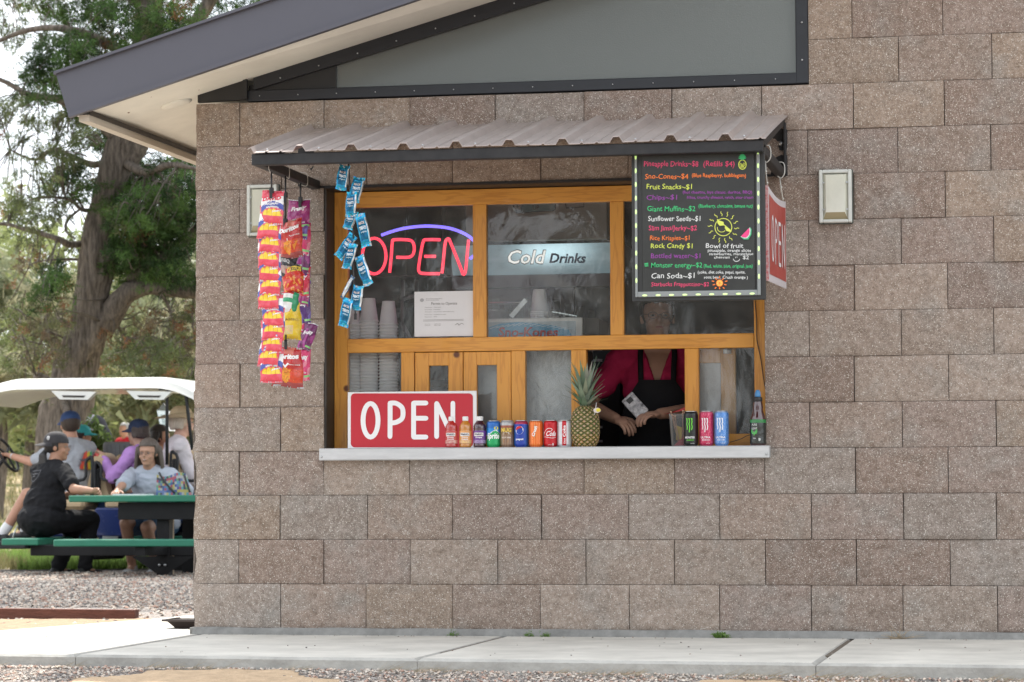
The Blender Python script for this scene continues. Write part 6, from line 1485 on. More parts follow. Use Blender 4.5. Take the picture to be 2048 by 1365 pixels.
for c in (147,298):
    for Y in (YC_-.09,):
        a=[cp(c-45,786,Y),cp(c+45,788,Y),cp(c+28,800,Y),cp(c-28,799,Y)]; mb.prism([p+Vector((0,0,.02 if k<2 else 0)) for k,p in enumerate(a)],(0,.08,0))
t.part('roof',mb,CW)
mb=MB()
for c in (147,298): a=[cp(c-24,791,YC_-.095),cp(c+24,791.5,YC_-.095),cp(c+20,795.5,YC_-.095),cp(c-20,795,YC_-.095)]; mb.prism(a,(0,.004,0))
t.part('roof_handle_slot',mb,DARK)
mb=MB()
for Y in (YC_-.02,YC_+1.2):
    mb.tube([cp(334,930,Y),cp(334,790,Y),cp(337,778,Y),cp(318,778,Y)],.018,8); mb.tube([cp(337,779,Y),cp(362,782,Y),cp(372,792,Y),cp(385,900,Y)],.018,8); mb.tube([cp(-40,1000,Y),cp(-25,800,Y)],.018,8)
t.part('roof_post',mb,BLACK)
def seat(px0,px1,pyt,pyb,facing,Yoff=0):
    # back rest leaning, seat cushion
    a=cp((px0+px1)/2,pyb); zt_=cp(px0,pyt).z; zb_=cp(px0,pyb).z; x=a.x; mb=MB(); th=.10
    ln=.10*(-facing)
    for Y in (YC_+.12,YC_+.66):
        V=[(x-th/2,Y,zb_),(x+th/2,Y,zb_),(x+th/2,Y+.5,zb_),(x-th/2,Y+.5,zb_),(x-th/2+ln*.2,Y,zt_-.05),(x+th/2+ln*.2,Y,zt_-.05),(x+th/2+ln,Y+.06,zt_),(x-th/2+ln,Y+.06,zt_)]
        mb.beam((x,Y+.25,zb_),(x+ln,Y+.25,zt_),.48,th,up=(1,0,0)); mb.ell((x+ln,Y+.25,zt_),(th*.5,.235,.05),16,8)
    t.part('seat_back',mb,BEIGE)
    mb=MB(); xs=x+facing*.27; mb.box((xs-.25,YC_+.05,zb_-.10),(xs+.25,YC_+1.15,zb_+.0),.035); t.part('seat_cushion',mb,BEIGE)
    mb=MB(); 
    for Y in (YC_+.03,YC_+1.2): mb.tube(smooth([(x-facing*.06,Y,zb_+.02),(x-facing*.07,Y,zt_-.03),(x-facing*.03,Y,zt_-.01),(x-facing*.0,Y,zt_-.06),(x+facing*.02,Y,zb_+.20),(x+facing*.28,Y,zb_+.19),(x+facing*.33,Y,zb_+.12)]),.016,8)
    mb.box((x-facing*.06-.02,YC_+.1,zb_),(x-facing*.06+.02,YC_+1.2,zt_-.06),.01)
    t.part('armrest',mb,BLACK)
seat(163,175,915,1000,-1); seat(196,205,925,1000,1) ; seat(348,358,905,1000,1)
mb=MB(); mb.box((cp(190,1025).x,YC_-.03,cp(190,1075).z),(cp(248,1025).x,YC_+1.25,cp(190,1016).z),.02); mb.box((cp(58,1025).x,YC_+.1,cp(190,1078).z),(cp(160,1025).x,YC_+1.2,cp(190,1026).z),.04); mb.box((cp(325,1025).x,YC_+.1,cp(190,1078).z),(cp(405,1025).x,YC_+1.2,cp(190,1012).z),.04)
V=[]
fx0,fx1=cp(345,1060).x,cp(440,1060).x
mb.tube(smooth([tuple(cp(*q,YC_+.1)) for q in ((338,1066),(352,1047),(375,1040),(400,1047),(425,1075))]),.05,10,sq=3)
t.part('body',mb,NAVY)
mb=MB(); mb.box((cp(-60,1090).x,YC_-.12,cp(0,1098).z),(cp(60,1090).x,YC_+1.3,cp(0,1083).z),.01); mb.box((cp(60,1095).x,YC_+.0,cp(0,1112).z),(cp(330,1095).x,YC_+1.2,cp(0,1084).z),.01); t.part('running_board',mb,BLACK)
mb=MB(); f=lambda u,v:cp(u,v,YC_-.034); put_text(mb,'CART',lambda u,v:P(u,-v,YC_-.034),206,235,-1078,6,(.6,.6,.6),.05) if False else mb.box(cp(205,1079,YC_-.035),cp(236,1073,YC_-.031)); t.part('badge',mb,STEEL)
for wx in (cp(372,1100).x,cp(-240,1100).x):
    for Y in (YC_+.12,YC_+1.18):
        wz=gz+.225; mb=MB(); mb.lathe([(.10,-.09),(.19,-.10),(.222,-.075),(.228,-.02),(.228,.02),(.222,.075),(.19,.10),(.10,.09)],(wx,Y,wz),32,axis='y'); wh=t.part('wheel',mb,mat('tyre',(.025,.025,.026),.8,bump=.3,bscale=60)); 
        mb=MB(); mb.lathe([(.115,.0),(.12,.03),(.10,.015),(.06,.02),(.04,.04),(.0,.045)],(wx,Y-.06,wz),24,axis='y',M_=Matrix.Rotation(math.pi,3,'X')); t.part('hub_cap',mb,mat('hub_silver',(.6,.62,.65),.3,metal=.8),wh)
c=cp(14,910,YC_+.35); mb=MB(); Mx=Matrix.Rotation(R_(60),3,'Y')@Matrix.Rotation(R_(0),3,'X'); pts=[Vector((c.x,c.y,c.z))+Mx@Vector((.19*math.cos(k*math.pi/12),.19*math.sin(k*math.pi/12),0)) for k in range(25)]; mb.tube(pts,.015,8)
for k in range(3): mb.tube([c,c+Mx@Vector((.18*math.cos(k*2.09),.18*math.sin(k*2.09),0))],.012,6)
mb.tube([c,c+Vector((-.35,0,-.45))],.02,8); t.part('steering_wheel',mb,BLACK)
# things and people on the cart
YR=YC_+.35
def rider(label,px,pyhip,Y,yaw,lean,hands,feet,**k):
    base=P(px,pyhip,Y); base.z-=.12; L2=lambda q:local(base,yaw,P(*q)) if len(q)==3 and abs(q[0])>2.5 else Vector(q)
    return person(label,base,yaw,.12,lean,k.pop('head',None),[L2(h) for h in hands],[L2(f) for f in feet],**k)
o,inf=rider('person in a light grey T-shirt and blue cap at the golf cart steering wheel',156,996,YR,R_(68),R_(6),[(22,912,YR-.1),(12,925,YR+.4)],[(.0+5,1070,YR-.05),(-.1,.62,-.22)],shirt=(.42,.44,.48),pants=(.28,.24,.17),tone=(.52,.28,.19),shorts=True,hat='cap',hatcol=(.03,.07,.20),hair=(.06,.04,.03),sock=(.7,.7,.7),fat=1.15,build=1.14,headyaw=R_(-35),kpole=(0,.4,1),sleeve=.8)
f=MB(); tp=inf['tp']; bk=lambda u,v:tp(u,-.155*math.sqrt(max(.1,1-(u/.22)**2)),.30+v)
for c_,dx in (((.62,.50,.05),-.02),((.05,.35,.12),-.05),((.6,.08,.05),.015)): poly(f,[(-.06+dx*0+ -dx-.03,-.06),(-dx,-.07),(-dx+.005,.10),(-dx-.03,.08)],bk,c_)
put_text(f,'WESTERN',lambda u,v:bk(u,v)+inf['Mt']@Vector((0,-.003,0)),-.10,.09,.0,.028,(.08,.09,.12),.04); f.build('shirt_print',PAINT,o)
f=MB(); w_=inf['wr'][0]; e=inf['el'][0]; d=(w_-e).normalized(); f.tube([w_-d*.03,w_-d*.015],.033,14); f.build('wrist_watch',STEEL,o)
rider('person in a teal cap and red top, mostly hidden beside the driver',178,985,YR+.62,R_(82),R_(4),[(-.2,.3,.2),(.2,.3,.2)],[(-.1,.6,-.2),(.1,.6,-.2)],shirt=(.45,.06,.06),pants=(.2,.2,.2),hat='cap',hatcol=(.04,.40,.44),hair=(.03,.02,.02),vox=.011,build=.90,kpole=(0,.4,1),headyaw=R_(-140))
o,inf=rider('person in a lilac long-sleeved top and dark blue cap riding in the cart',298,1003,YR,R_(72),R_(10),[(208,918,YR-.15),(203,930,YR+.2)],[(-.1,.45,-.38),(.1,.45,-.38)],shirt=(.44,.24,.56),pants=(.05,.09,.22),tone=(.50,.28,.2),longsleeve=True,hat='cap',hatcol=(.012,.025,.07),hair=(.07,.05,.045),hairlen=.08,kpole=(0,.5,1),build=1.08)
rider('person with dark curly hair and a red top behind the lilac-clad rider',306,1000,YR+.62,R_(-80),R_(4),[(-.2,.3,.2),(.2,.3,.2)],[(-.1,.45,-.3),(.1,.45,-.3)],shirt=(.45,.03,.05),pants=(.04,.05,.08),hair=(.02,.014,.012),hairlen=.10,hairw=1.6,kpole=(0,.5,1),vox=.011)
o,inf=rider('person in a straw cowboy hat and pale shirt on the rear cart seat',346,996,YR,R_(-60),R_(4),[(-.25,.35,.15),(.22,.35,.12)],[(-.1,.5,-.35),(.1,.5,-.35)],shirt=(.60,.55,.58),pants=(.07,.14,.30),tone=(.55,.33,.25),longsleeve=True,hat='cowboy',hatcol=(.62,.50,.34),hair=(.50,.42,.34),hairlen=.10,kpole=(0,.5,1),build=1.17)
# grey ridged case, leafy plant, brown purse, dark bag
a=P(210,932,YR+.5); b=P(268,884,YR+.5); t=T('grey_case','grey ridged plastic case between the cart seats','case',a); mb=MB(); mb.box((a.x,YR+.42,a.z),(b.x,YR+.6,b.z),.02)
for k in range(6): x=a.x+(b.x-a.x)*(k+.7)/6.6; mb.box((x,YR+.41,a.z+.02),(x+.015,YR+.422,b.z-.03),.004)
t.part('shell',mb,mat('grey_case_plastic',(.17,.18,.19),.45,var=.15))
a=P(226,975,YR-.02); t=T('brown_purse','brown leather purse beside the lilac-clad rider','purse',a); mb=MB(); mb.ell(a,(.10,.05,.075),16,10); mb.box((a.x-.09,a.y-.05,a.z-.07),(a.x+.09,a.y+.05,a.z+.04),.025); t.part('purse_body',mb,mat('brown_leather',(.09,.028,.022),.4,var=.3)); mb=MB(); mb.tube(smooth([(a.x-.07,a.y,a.z+.03),(a.x-.03,a.y,a.z+.13),(a.x+.04,a.y,a.z+.13),(a.x+.08,a.y,a.z+.03)]),.008,6); t.part('strap',mb,MATS['brown_leather'])
a=P(192,862,YR+1.6); t=T('dark_bundle','dark grey bag with pale stripes piled behind the cart','bag',a); mb=MB(); mb.ell(a,(.13,.12,.17)); mb.ell(a+Vector((.06,0,-.08)),(.12,.1,.14)); t.part('bag_body',mb,mat('dark_cloth',(.045,.045,.055),.8,var=.4,vscale=6)); mb=MB(); mb.ell(a+Vector((-.03,0,.12)),(.07,.1,.05)); mb.box(a+Vector((-.09,-.13,.0)),a+Vector((.06,-.11,.025))); t.part('flap',mb,mat('pale_cloth',(.35,.35,.40),.8))
# standing person far behind
base=P(252,990,30); base.z=P(250,838,30).z-1.66
o,_=person('person with grey hair in a red shirt standing far behind the cart',base,R_(150),.86,0,None,[(-.2,.25,.95),(.2,.2,.95)],[(-.1,0,.07),(.1,0,.07)],(.45,.02,.03),(.05,.06,.1),tone=(.45,.27,.2),hair=(.35,.34,.33),vox=.014,kpole=(0,1,0),build=.97)
# motorcycle
YMo=16.6; a=P(328,850,YMo); g0=terrain(a.x,YMo); t=T('motorcycle','parked motorcycle with a clear windshield beyond the cart','motorcycle',(a.x,YMo,g0))
mb=MB(); 
for wx in (-.2,1.25): mb.tube([(a.x+wx+.3*math.cos(k*math.pi/12),YMo,g0+.33+.3*math.sin(k*math.pi/12)) for k in range(25)],.055,10)
t.part('wheel',mb,MATS['tyre'])
mb=MB(); mb.ell((a.x+.45,YMo,g0+.75),(.35,.16,.17)); mb.ell((a.x+1.0,YMo,g0+.72),(.35,.16,.09)); mb.ell((a.x+.45,YMo,g0+.42),(.3,.15,.2)); mb.ell((a.x+.02,YMo,g0+.98),(.14,.22,.15)); mb.tube([(a.x-.2,YMo-.08,g0+.33),(a.x+.05,YMo-.08,g0+1.1)],.025,8); t.part('body',mb,mat('motorcycle_black',(.02,.02,.022),.25,coat=.5))
mb=MB(); mb.tube([(a.x+.12,YMo-.38,g0+1.1),(a.x+.05,YMo-.1,g0+1.16),(a.x+.05,YMo+.1,g0+1.16),(a.x+.12,YMo+.38,g0+1.1)],.014,8); t.part('handlebar',mb,STEEL)
mb=MB(); q=[P(313,822,YMo),P(328,806,YMo),P(345,850,YMo),P(322,862,YMo)]; mb.prism(q,(0,.006,0)); mb.prism([q[0],q[3],q[3]+Vector((.08,.35,0)),q[0]+Vector((.05,.35,.0))],(.004,0,.004)); t.part('windshield',mb,glass_material('windshield',(.8,.85,.86),1,.05,3,.05,1.5))
# ---------------------------------------------------------------- trees and plants
def needles(name,C_,size,k,cols,spread=1.,width=.13,droop=0.,parent=None,m=LEAF):
    """C_: (n,3) tuft centres; each tuft gets k thin leaves"""
    n=len(C_); d=rng.normal(0,1,(n,k,3)); d[:,:,2]+=.25-droop; d/=np.linalg.norm(d,axis=2,keepdims=True)
    L=size[:,None]*rng.uniform(.6,1.25,(n,k)); o=rng.normal(0,1,(n,k,3)); s=np.cross(d,o); s/=np.linalg.norm(s,axis=2,keepdims=True)+1e-9
    w_=L*width; c=C_[:,None,:]+rng.normal(0,.35,(n,k,3))*size[:,None,None]*spread
    a=c-s*w_[...,None]; b=c+s*w_[...,None]; t=c+d*L[...,None]+s*w_[...,None]*.5
    V=np.stack([a,b,t],2).reshape(-1,3); F=np.arange(len(V)).reshape(-1,3)
    cc=np.repeat(cols,k,0)*rng.uniform(.8,1.25,(n*k,1)); return np_mesh(name,V,F,m,cc,parent=parent)
BARK=mat('bark',(.23,.195,.165),.95,spec=.15,var=.7,vscale=12,var2=(.05,.042,.036),bump=1.,bscale=14,stretch=(2.2,2.2,.35))
TWIG=mat('twig_bark',(.13,.11,.095),.9,var=.4,vscale=10)
def limb(mb,pts,rs,n=10,rough=.10):
    q_=14 if n>40 else 6; P_=smooth([tuple(p) for p in pts],q_); R2=smooth([(r,0) for r in rs],q_); o=len(mb.v); mb.tube(P_,[max(.002,r[0]) for r in R2],n)
    for i in range(o,len(mb.v)):
        v=Vector(mb.v[i]); j=min((i-o)//n,len(P_)-1); c=Vector(P_[j]); d=v-c
        if n>40: v=c+d*(1+.13*(1-2*abs(noise.noise(Vector((v.x*13,v.y*13,v.z*1.6)))))+.05*noise.noise(Vector((v.x*30,v.y*30,v.z*5)))-.08); d=v-c
        f=1+rough*(noise.noise(Vector((v.x*7,v.y*7,v.z*2.2)))*1.6+.5*noise.noise(v*14)); mb.v[i]=tuple(c+d*f)
YT1=20.5; pm=pxm(YT1)
base=P(128,900,YT1); base.z=terrain(base.x,YT1)-.1
t=T('pine_tree','large old pine with a thick leaning trunk and dark green branches behind the cart','tree',base)
mb=MB(); Q=lambda x,y,dy=0:P(x,y,YT1+dy)
limb(mb,[base,Q(132,850),Q(148,755),Q(174,665),Q(182,602),Q(190,539),Q(196,476),Q(207,413),Q(246,290),Q(285,150),Q(300,0),Q(310,-220),Q(300,-480)],[.42,.34,.27,.24,.215,.225,.205,.175,.20,.19,.17,.13,.05],64)
trk=t.part('trunk',mb,BARK)
limbs=[([(205,655),(232,612),(262,582),(300,577),(350,583),(400,583),(520,560),(640,480)],[.17,.155,.13,.09,.078,.075,.06,.03],0),
([(250,330),(300,250),(375,80),(430,-20),(480,-160)],[.14,.12,.10,.085,.05],0),([(255,560),(320,520),(352,498),(400,452),(480,380)],[.05,.06,.065,.06,.03],.3),
([(168,487),(140,490),(115,478),(60,462),(0,448),(-60,470)],[.05,.042,.035,.028,.02,.012],-.3),([(165,415),(136,440),(132,462),(150,478)],[.02,.018,.016,.014],-.2),
([(162,520),(130,519),(85,522),(60,530)],[.02,.014,.010,.006],0),([(200,420),(165,420),(140,400),(100,395),(60,400)],[.035,.028,.02,.014,.01],-.4),
([(145,662),(120,640),(95,655),(80,690)],[.05,.035,.022,.012],0),([(138,680),(100,668),(70,700)],[.02,.015,.008],0),
([(260,300),(190,240),(120,200),(60,190),(0,160),(-60,150)],[.09,.07,.055,.04,.03,.02],-.5),([(290,130),(220,90),(140,60),(60,60),(-20,90)],[.09,.07,.05,.035,.02],-.6),
([(300,20),(230,-30),(150,-60),(40,-40)],[.09,.07,.05,.02],-.4),([(250,300),(190,330),(110,300),(70,320),(20,300)],[.06,.045,.03,.02,.01],.3),
([(240,320),(290,345),(340,330),(400,340)],[.06,.05,.04,.02],-.7),([(300,577),(330,600),(345,640),(350,690)],[.03,.02,.014,.008],.1),
([(215,600),(240,660),(262,700),(270,740)],[.025,.018,.012,.006],.2),([(390,585),(385,640),(395,700)],[.02,.014,.008],.1),([(300,0),(400,-60),(520,-90),(640,-70)],[.1,.08,.05,.03],.4),([(305,-120),(200,-200),(60,-240),(-60,-200)],[.09,.07,.05,.03],.2),([(305,-160),(420,-260),(560,-300)],[.08,.06,.03],0),([(120,800),(100,770),(72,752)],[.10,.08,.06],-.35),([(126,800),(125,800),(138,834),(150,846)],[.06,.06,.05,.045],-.40)]
mb=MB(); LP=[]
for pts,rs,dy in limbs:
    w_=[Q(x,y,dy*min(1,i/2)) for i,(x,y) in enumerate(pts)]; limb(mb,w_,rs,8,.16); LP+= [Vector(q) for q in smooth([tuple(p) for p in w_],4)]
t.part('limb',mb,BARK)
# clumps: x,y,rx,ry (photo pixels), twigs, kind
DK=[(.05,.10,.026),(.075,.135,.033),(.03,.062,.02)]; MD=[(.11,.14,.055),(.15,.18,.07),(.085,.11,.05)]; DRY=[(.20,.10,.05),(.14,.11,.07),(.12,.13,.06)]
CL=[(60,30,80,45,34,1),(170,30,80,50,46,0),(270,40,70,60,44,0),(350,30,60,45,30,0),(115,105,60,45,34,0),(200,115,70,50,44,0),(285,100,50,45,26,0),(90,165,55,35,28,0),(170,190,70,45,36,0),(20,80,30,30,12,1),(430,-10,60,40,22,0),
(35,215,50,35,22,1),(95,235,40,40,18,1),(30,265,40,30,12,1),(140,265,50,45,26,1),(205,250,50,50,30,0),(90,330,50,40,20,1),(30,390,50,50,26,1),(150,360,50,50,26,0),(250,345,60,40,40,0),(330,350,70,45,58,0),(380,380,40,60,36,0),(300,410,80,45,80,0),(355,450,55,50,56,0),(255,450,45,45,38,0),(300,500,75,45,70,0),(345,550,55,25,36,0),(240,520,40,30,22,0),
(70,430,60,40,26,1),(110,500,50,40,18,1),(95,570,35,50,22,0),(60,480,40,60,14,2),(130,400,40,40,20,1),(90,690,60,50,34,2),(30,640,40,40,16,1),(50,710,50,45,30,1),(330,650,60,50,32,2),(300,700,60,40,34,1),(250,650,25,40,16,2),(250,720,40,30,22,1),(375,640,30,60,20,1),(380,720,30,50,20,1),(100,610,40,30,14,2),
(520,-60,80,60,30,0),(640,-60,80,60,26,0),(500,560,90,70,40,0),(620,470,90,80,40,0),(480,400,80,60,30,0),(-60,120,60,80,26,1),(-60,440,60,70,26,1),(60,-80,120,70,70,0),(220,-110,120,70,80,0),(380,-120,110,70,70,0),(100,-220,140,80,90,0),(330,-300,150,90,100,0),(200,-400,150,90,90,0),(520,-260,120,80,60,0)]
TC=[];TS=[];TCo=[]; mb=MB()
for cx,cy,rx_,ry_,nt,kd in CL:
    dy0=random.uniform(-1.2,1.2); pal=(DK,MD,DRY)[kd]
    for k in range(int(nt*.82)):
        a=random.random()*6.28; rr=random.random()**.55; x=cx+rx_*rr*math.cos(a); y=cy+ry_*rr*math.sin(a); s=Q(x,y,dy0+random.gauss(0,.45))
        near=min(LP,key=lambda q:(q-s).length); dr=(s-near); 
        d=dr.normalized() if dr.length>.05 else Vector((random.gauss(0,1),random.gauss(0,1),0)).normalized()
        st=near if (k%5==0 and dr.length<1.6) else s-d*random.uniform(.15,.35)
        L_=random.uniform(.18,.42); end=s+Vector((d.x,d.y,d.z*.5))*L_*.5+Vector((random.gauss(0,.08),random.gauss(0,.08),-L_*(.35 if kd!=2 else .8)))
        mid=(st+s)/2+Vector((0,0,random.uniform(-.02,.08))); pts=smooth([tuple(st),tuple(mid),tuple(s),tuple(end)],3); mb.tube(pts,[.011*(1-.85*i/(len(pts)-1)) for i in range(len(pts))],4)
        for side in range(2 if kd==0 else 1):
            pass
        c=random.choice(pal); c=random.choice(DRY) if random.random()<(.04 if kd<2 else .7) else c
        for pf in range((4,2,2)[kd]):
            u=random.random()*.9; pc_=Vector(pts[-1]).lerp(Vector(pts[len(pts)//2]),u)+Vector((random.gauss(0,.07),random.gauss(0,.07),random.gauss(0,.06))); br=random.uniform(.62,1.5); rr=random.uniform(.028,.05)
            for j in range((5,5,4)[kd]): TC.append((pc_.x+random.gauss(0,rr),pc_.y+random.gauss(0,rr),pc_.z+random.gauss(0,rr*.8))); TS.append(random.uniform(.045,.08)); TCo.append(tuple(q*br for q in c))
t.part('twig',mb,TWIG)
TC=np.array(TC); o=needles('needles',TC-np.array(base),np.array(TS),9,np.array(TCo),width=.10); o.parent=t.o
print('pine tufts',len(TC))
def bg_tree(px,py,Y,w_,h_,cols,label,n=900,trunk=True,size=.22,holes=.0,name='pine_tree',kk=10,grp='trees beyond the old pine'):
    """crown of loose clumps centred on a photo point, of real width and height"""
    c=P(px,py,Y); g=terrain(c.x,Y); t=T(name,label,'tree' if name!='shrub' else 'shrub',(c.x,Y,g),grp); s=random.uniform(0,99)
    cl=[]; 
    for k in range(max(7,int(n/60))):
        a=random.random()*6.28; r=random.random()**.5; zz=random.uniform(-1,1); lim=math.sqrt(max(.05,1-zz*zz)); cl.append(Vector((r*lim*w_/2*math.cos(a),r*lim*w_/2*math.sin(a),zz*h_/2)))
    pts=[];cc=[]
    for k in range(n):
        q=random.choice(cl); rad=.16*min(w_,h_) if name!='shrub' else .22*min(w_,h_)
        v=q+Vector((random.gauss(0,rad),random.gauss(0,rad),random.gauss(0,rad*.6))); 
        if v.z+c.z<g+.05: continue
        pts.append(v+Vector((c.x,Y,c.z))-Vector((c.x,Y,g))); b=cols[int(abs(noise.noise(q*.9+Vector((s,0,0))))*7)%len(cols)]; cc.append(b)
    pts=np.array(pts); mb=MB(); zt_=c.z-g
    if trunk:
        limb(mb,[(c.x,Y,g-.1),(c.x+.1,Y,g+zt_*.5),(c.x-.1,Y,g+zt_),(c.x,Y,g+zt_+h_*.42)],[.02*w_+.08,.02*w_+.06,.05,.02],8)
        for q in cl[:26]: p0=Vector((c.x,Y,c.z+q.z*.6-.2)); mb.tube([p0,p0.lerp(Vector((c.x,Y,c.z))+q,.6)+Vector((0,0,.1)),Vector((c.x,Y,c.z))+q],[.035,.02,.008],4)
        t.part('trunk',mb,BARK)
    o=needles('crown',pts,rng.uniform(.7,1.3,len(pts))*size,kk,np.array(cc),spread=1.,width=.16); o.parent=t.o; return t
LG=[(.27,.31,.13),(.33,.36,.17),(.21,.25,.11),(.36,.36,.20)]; DG=[(.12,.17,.08),(.16,.20,.10),(.09,.13,.065)]; OG=[(.24,.26,.15),(.30,.29,.19),(.19,.21,.12)]
bg_tree(60,640,33,4.2,3.4,LG,'light yellow-green tree beyond the left side of the old pine trunk',620)
bg_tree(-10,700,29,3.2,2.2,OG,'grey-green bushy tree at the left edge beyond the cart roof',520)
bg_tree(300,690,36,4.0,3.2,OG,'grey-green tree seen under the long right branch of the old pine',800)
bg_tree(390,620,40,4.4,3.8,LG,'light green tree beside the building corner, beyond the old pine',750)
bg_tree(230,760,44,5.0,3.4,DG,'dark tree behind the cart riders, between the old pine trunk and the red-shirted person',1400,size=.2)
bg_tree(350,800,48,5.5,3.6,DG,'dark tree behind the cart riders, beside the building corner',1400,size=.2)
for q_,lab_ in (((430,700,34,4,3.2),'grey-green tree behind the building, nearest its corner'),((520,640,40,4.6,4.4),'light green tree hidden behind the building'),((620,690,36,4,3.6),'dark green tree hidden behind the building'),((760,640,44,5.5,4.6),'broad pale tree far behind the building'),((-90,640,38,5,4),'pale green tree just outside the left edge')): bg_tree(*q_,(OG,LG,DG,LG,LG)[int(q_[0])%5 if q_[0]>0 else 1],lab_,520)
for px,Y,wd,hh,lab in ((10,47,3.4,1.5,'dark green shrub on the dry slope at the left edge'),(60,50,3.2,1.9,'dark green shrub on the dry slope left of the old pine trunk'),(110,52,2.6,1.5,'dark green shrub half hidden by the old pine trunk'),(225,44,2.6,1.5,'dark shrub on the slope right of the old pine trunk'),(300,46,3.4,1.8,'dark shrub on the slope behind the riders'),(390,45,3.,1.8,'dark shrub on the slope beside the building corner')):
    x=P(px,800,Y).x; g=terrain(x,Y); pc_=P(px,800,Y); 
    k=CAM+(Vector((x,Y,g+hh*.45))-CAM); d=k-CAM; pyy=682.5-FP*d.dot(UP)/d.dot(FW); bg_tree(px,pyy,Y,wd,hh,DG if wd!=2.6 else OG,lab,620,False,.16,name='shrub',grp='shrubs on the dry slope')
# a leafy plant carried on the cart
a=P(190,905,YR+.9); t=T('leafy_plant','small leafy green plant between the cart seats','plant',a); pts=np.array([(random.gauss(0,.07),random.gauss(0,.06),random.gauss(.08,.12)) for _ in range(90)]); o=needles('leaves',pts,np.full(90,.07),7,np.tile([[.12,.18,.06]],(90,1)),width=.3); o.parent=t.o
mb=MB(); mb.tube([a+Vector((0,0,-.3)),a+Vector((.01,0,-.05)),a+Vector((0,0,.15))],.008,6); t.part('stem',mb,TWIG)
# grass
def blades(name,pos,h,cols,label,w_=.06):
    n=len(pos); a=rng.uniform(0,6.28,n); d=np.stack([np.cos(a),np.sin(a),np.zeros(n)],1); l=rng.normal(0,.35,(n,3)); l[:,2]=1; t_=pos+l*h[:,None]; V=np.stack([pos-d*h[:,None]*w_,pos+d*h[:,None]*w_,t_],1).reshape(-1,3)
    return tag(np_mesh(name,V,np.arange(3*n).reshape(-1,3),LEAF,cols),label,'grass',kind='stuff')
pos=[];cc=[];hs=[]
while len(pos)<26000:
    y=14.7+random.random()**1.3*12; x=CAM.x+(y-CAM.y)*random.uniform(-.42,-.27); nn=noise.noise(Vector((x*.7,y*.5,2)))
    if nn<-.12 and random.random()<.75: continue
    pos.append((x,y,terrain(x,y)-.005)); gcol=(.25,.37,.09) if nn>.0 else (.30,.27,.12); cc.append(np.array(gcol)*random.uniform(.7,1.3)); hs.append(random.uniform(.05,.17) if y<19 else random.uniform(.05,.12))
blades('grass',np.array(pos),np.array(hs),np.array(cc),'patchy green and straw-coloured grass behind the gravel')
pos=[];cc=[];hs=[]
while len(pos)<9000:
    y=20+random.random()*42; x=CAM.x+(y-CAM.y)*random.uniform(-.42,-.27); pos.append((x,y,terrain(x,y)-.01)); cc.append(np.array(random.choice([(.42,.35,.20),(.33,.27,.15),(.20,.22,.09)]))*random.uniform(.8,1.2)); hs.append(random.uniform(.08,.3))
blades('grass',np.array(pos),np.array(hs),np.array(cc),'dry straw grass on the slope behind')
# dead straw along the walk edge, weeds at the wall foot
pos=[];cc=[];hs=[]
for _ in range(1500):
    x=random.uniform(-1.2,4.2); y=edgeY(x)-abs(random.gauss(0,.05))-.01
    if noise.noise(Vector((x*3,0,4)))<-.05: continue
    pos.append((x,y,terrain(x,y))); cc.append(np.array((.42,.35,.25))*random.uniform(.7,1.2)); hs.append(random.uniform(.015,.05))
n=len(pos); a=rng.uniform(-1.5,1.5,n); pos=np.array(pos); hs=np.array(hs)
d=np.stack([np.cos(a),np.sin(a)*.3,rng.uniform(.05,.5,n)],1); V=np.stack([pos,pos+np.array([0,0,.0022]),pos+d*hs[:,None]*2],1).reshape(-1,3)
tag(np_mesh('dry_straw',V,np.arange(3*n).reshape(-1,3),LEAF,np.array(cc)),'dead straw and stalks along the edge of the concrete walk','dry straw',kind='stuff')
for k,(px,lab) in enumerate(((1058,'small green weed at the wall foot, left one of a close pair'),(1092,'small green weed at the wall foot, right one of a close pair'),(1440,'small green weed at the wall foot below the blue energy can'),(905,'tiny weed at the wall foot below the white-capped juice bottles'))):
    x=P(px,1270,-.045).x; n=26 if k!=2 else 46; sc_k=.014 if k!=2 else .024; pts=np.array([(random.gauss(0,.014),random.gauss(0,.006),abs(random.gauss(.006,.009))) for _ in range(n)]); t=T('weed',lab,'weed',(x,-.045,WT),'weeds at the wall foot'); o=needles('leaves',pts,np.full(n,sc_k*.6),5,np.tile([[.12,.22,.04]],(n,1)),width=.2); o.parent=t.o
x=P(1800,1272,-.04).x; mb=MB()
for k in range(34): a=random.uniform(0,math.pi); L_=random.uniform(.03,.10 if k>5 else .22); p=Vector((x+random.gauss(0,.02),-.045,WT+.002)); mb.tube([p,p+Vector((math.cos(a)*L_,-.01,math.sin(a)*L_*.45+.002))],[.0011,.0005],4)
o=mb.build('dry_weed',mat('straw',(.42,.33,.22),.9,var=.3,vscale=50),None,(x,-.045,WT)); top(o,(x,-.045,WT)); tag(o,'dead straw-coloured weed clump at the wall foot near the right end of the walk','weed')
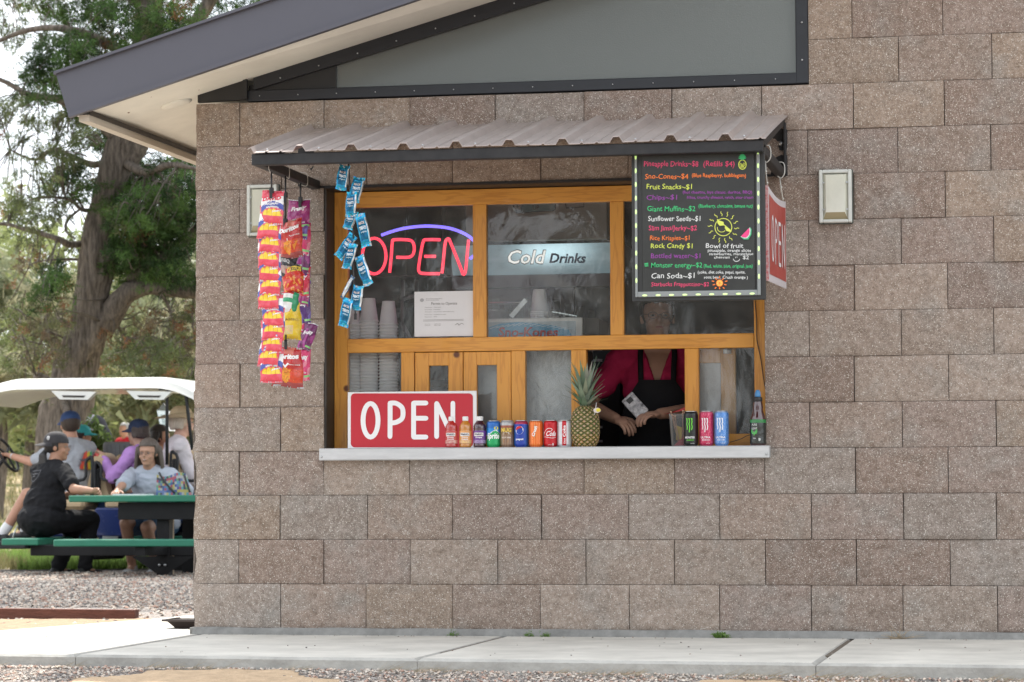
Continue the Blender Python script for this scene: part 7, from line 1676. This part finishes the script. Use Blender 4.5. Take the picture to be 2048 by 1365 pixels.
# timber edging and dark tray on the left
a=G(-40,1240,-.12); b=G(268,1239,-.12); b2=G(-40,1238,-.12); h_=.062
t=T('timber_edging','rust-brown timber edging beam lying on the gravel at the left','timber beam',b); mb=MB(); d=Vector((b.x-a.x,b.y-a.y,0)).normalized(); a=b-d*2.2+Vector((0,.25,.012)); mb.beam(a+Vector((0,.05,h_/2)),b+Vector((0,.05,h_/2-.008)),.10,h_)
t.part('beam',mb,mat('rust_timber',(.17,.065,.045),.85,var=.5,vscale=7,bump=.5,bscale=30,stretch=(1,6,6)))
a=P(352,1262,.55); t=T('dark_tray','shallow dark brown rimmed tray on the pale walk at the building corner','tray',(a.x+.12,.55,WT)); mb=MB(); x0=a.x; 
V=[(x0-.02+dx,.45+dy,WT+.042) for dx,dy in ((0,0),(.30,0),(.30,.22),(0,.22))]+[(x0+.02+dx,.48+dy,WT+.002) for dx,dy in ((0,0),(.22,0),(.22,.15),(0,.15))]
mb.add(V,[(0,1,5,4),(1,2,6,5),(2,3,7,6),(3,0,4,7),(7,6,5,4)]); mb.box((x0-.035,.435,WT+.036),(x0+.295,.45,WT+.046)); mb.box((x0-.035,.45,WT+.036),(x0-.02,.68,WT+.046)); t.part('tray_body',mb,mat('tray_brown',(.05,.035,.03),.5,var=.3))
# trees added across the lot, darkened and shaped for the reflections in the panes
for k,(x,y,w_,h_,zc,lab) in enumerate(((-13.5,-50,7,12,8.5,'added broad tall dark tree at the left across the lot'),(-3,-50,7,9,11.5,'added tall dark tree with a high crown right of the gap across the lot'),(-5.9,-51,2.7,8.5,4.2,'added narrow dark tree in the gap across the lot'),(8,-44,8,8,5.5,'added broad dark tree behind the viewpoint'),(19,-46,9,10,6,'added broad dark tree at the right across the lot'),(-27,-55,10,9,6,'added dark tree at the far left across the lot'))):
    g=terrain(x,y); t=T('reflection_tree',lab,'tree',(x,y,g),'trees added across the lot for reflections')
    n=1300; a=rng.uniform(0,6.28,n); r=rng.random(n)**.4; zz=rng.uniform(-1,1,n); pts=np.stack([r*np.sqrt(1-zz**2)*w_/2*np.cos(a),r*np.sqrt(1-zz**2)*w_/2*np.sin(a),zz*h_/2+zc-g],1)
    o=needles('crown',pts,rng.uniform(.4,.8,n),9,np.tile([[.03,.045,.02]],(n,1)),width=.3); o.parent=t.o
    mb=MB(); mb.tube([(x,y,g),(x,y,zc)],[.25,.12],8); t.part('trunk',mb,BARK)

# unseen pine added behind the building so its crown shades the picnic table
x,y=-2.2,13.2; g=terrain(x,y); t=T('pine_tree','unseen pine added behind the building, its crown shading the picnic table','tree',(x,y,g)); n=3400; a=rng.uniform(0,6.28,n); r=rng.random(n)**.45; zz=rng.uniform(-1,1,n)
pts=np.stack([-1.2+r*np.sqrt(1-zz**2)*3.6*np.cos(a),.4+r*np.sqrt(1-zz**2)*3.3*np.sin(a),zz*1.5+8.2],1); pts+=rng.normal(0,.2,pts.shape); o=needles('crown',pts,rng.uniform(.22,.42,n),9,np.tile([[.06,.10,.035]],(n,1)),width=.2); o.parent=t.o
mb=MB(); limb(mb,[(x,y,g-.1),(x+.1,y,3.5),(x-.3,y+.2,6.5),(x-.6,y+.3,9)],[.25,.2,.15,.06],10); t.part('trunk',mb,BARK)
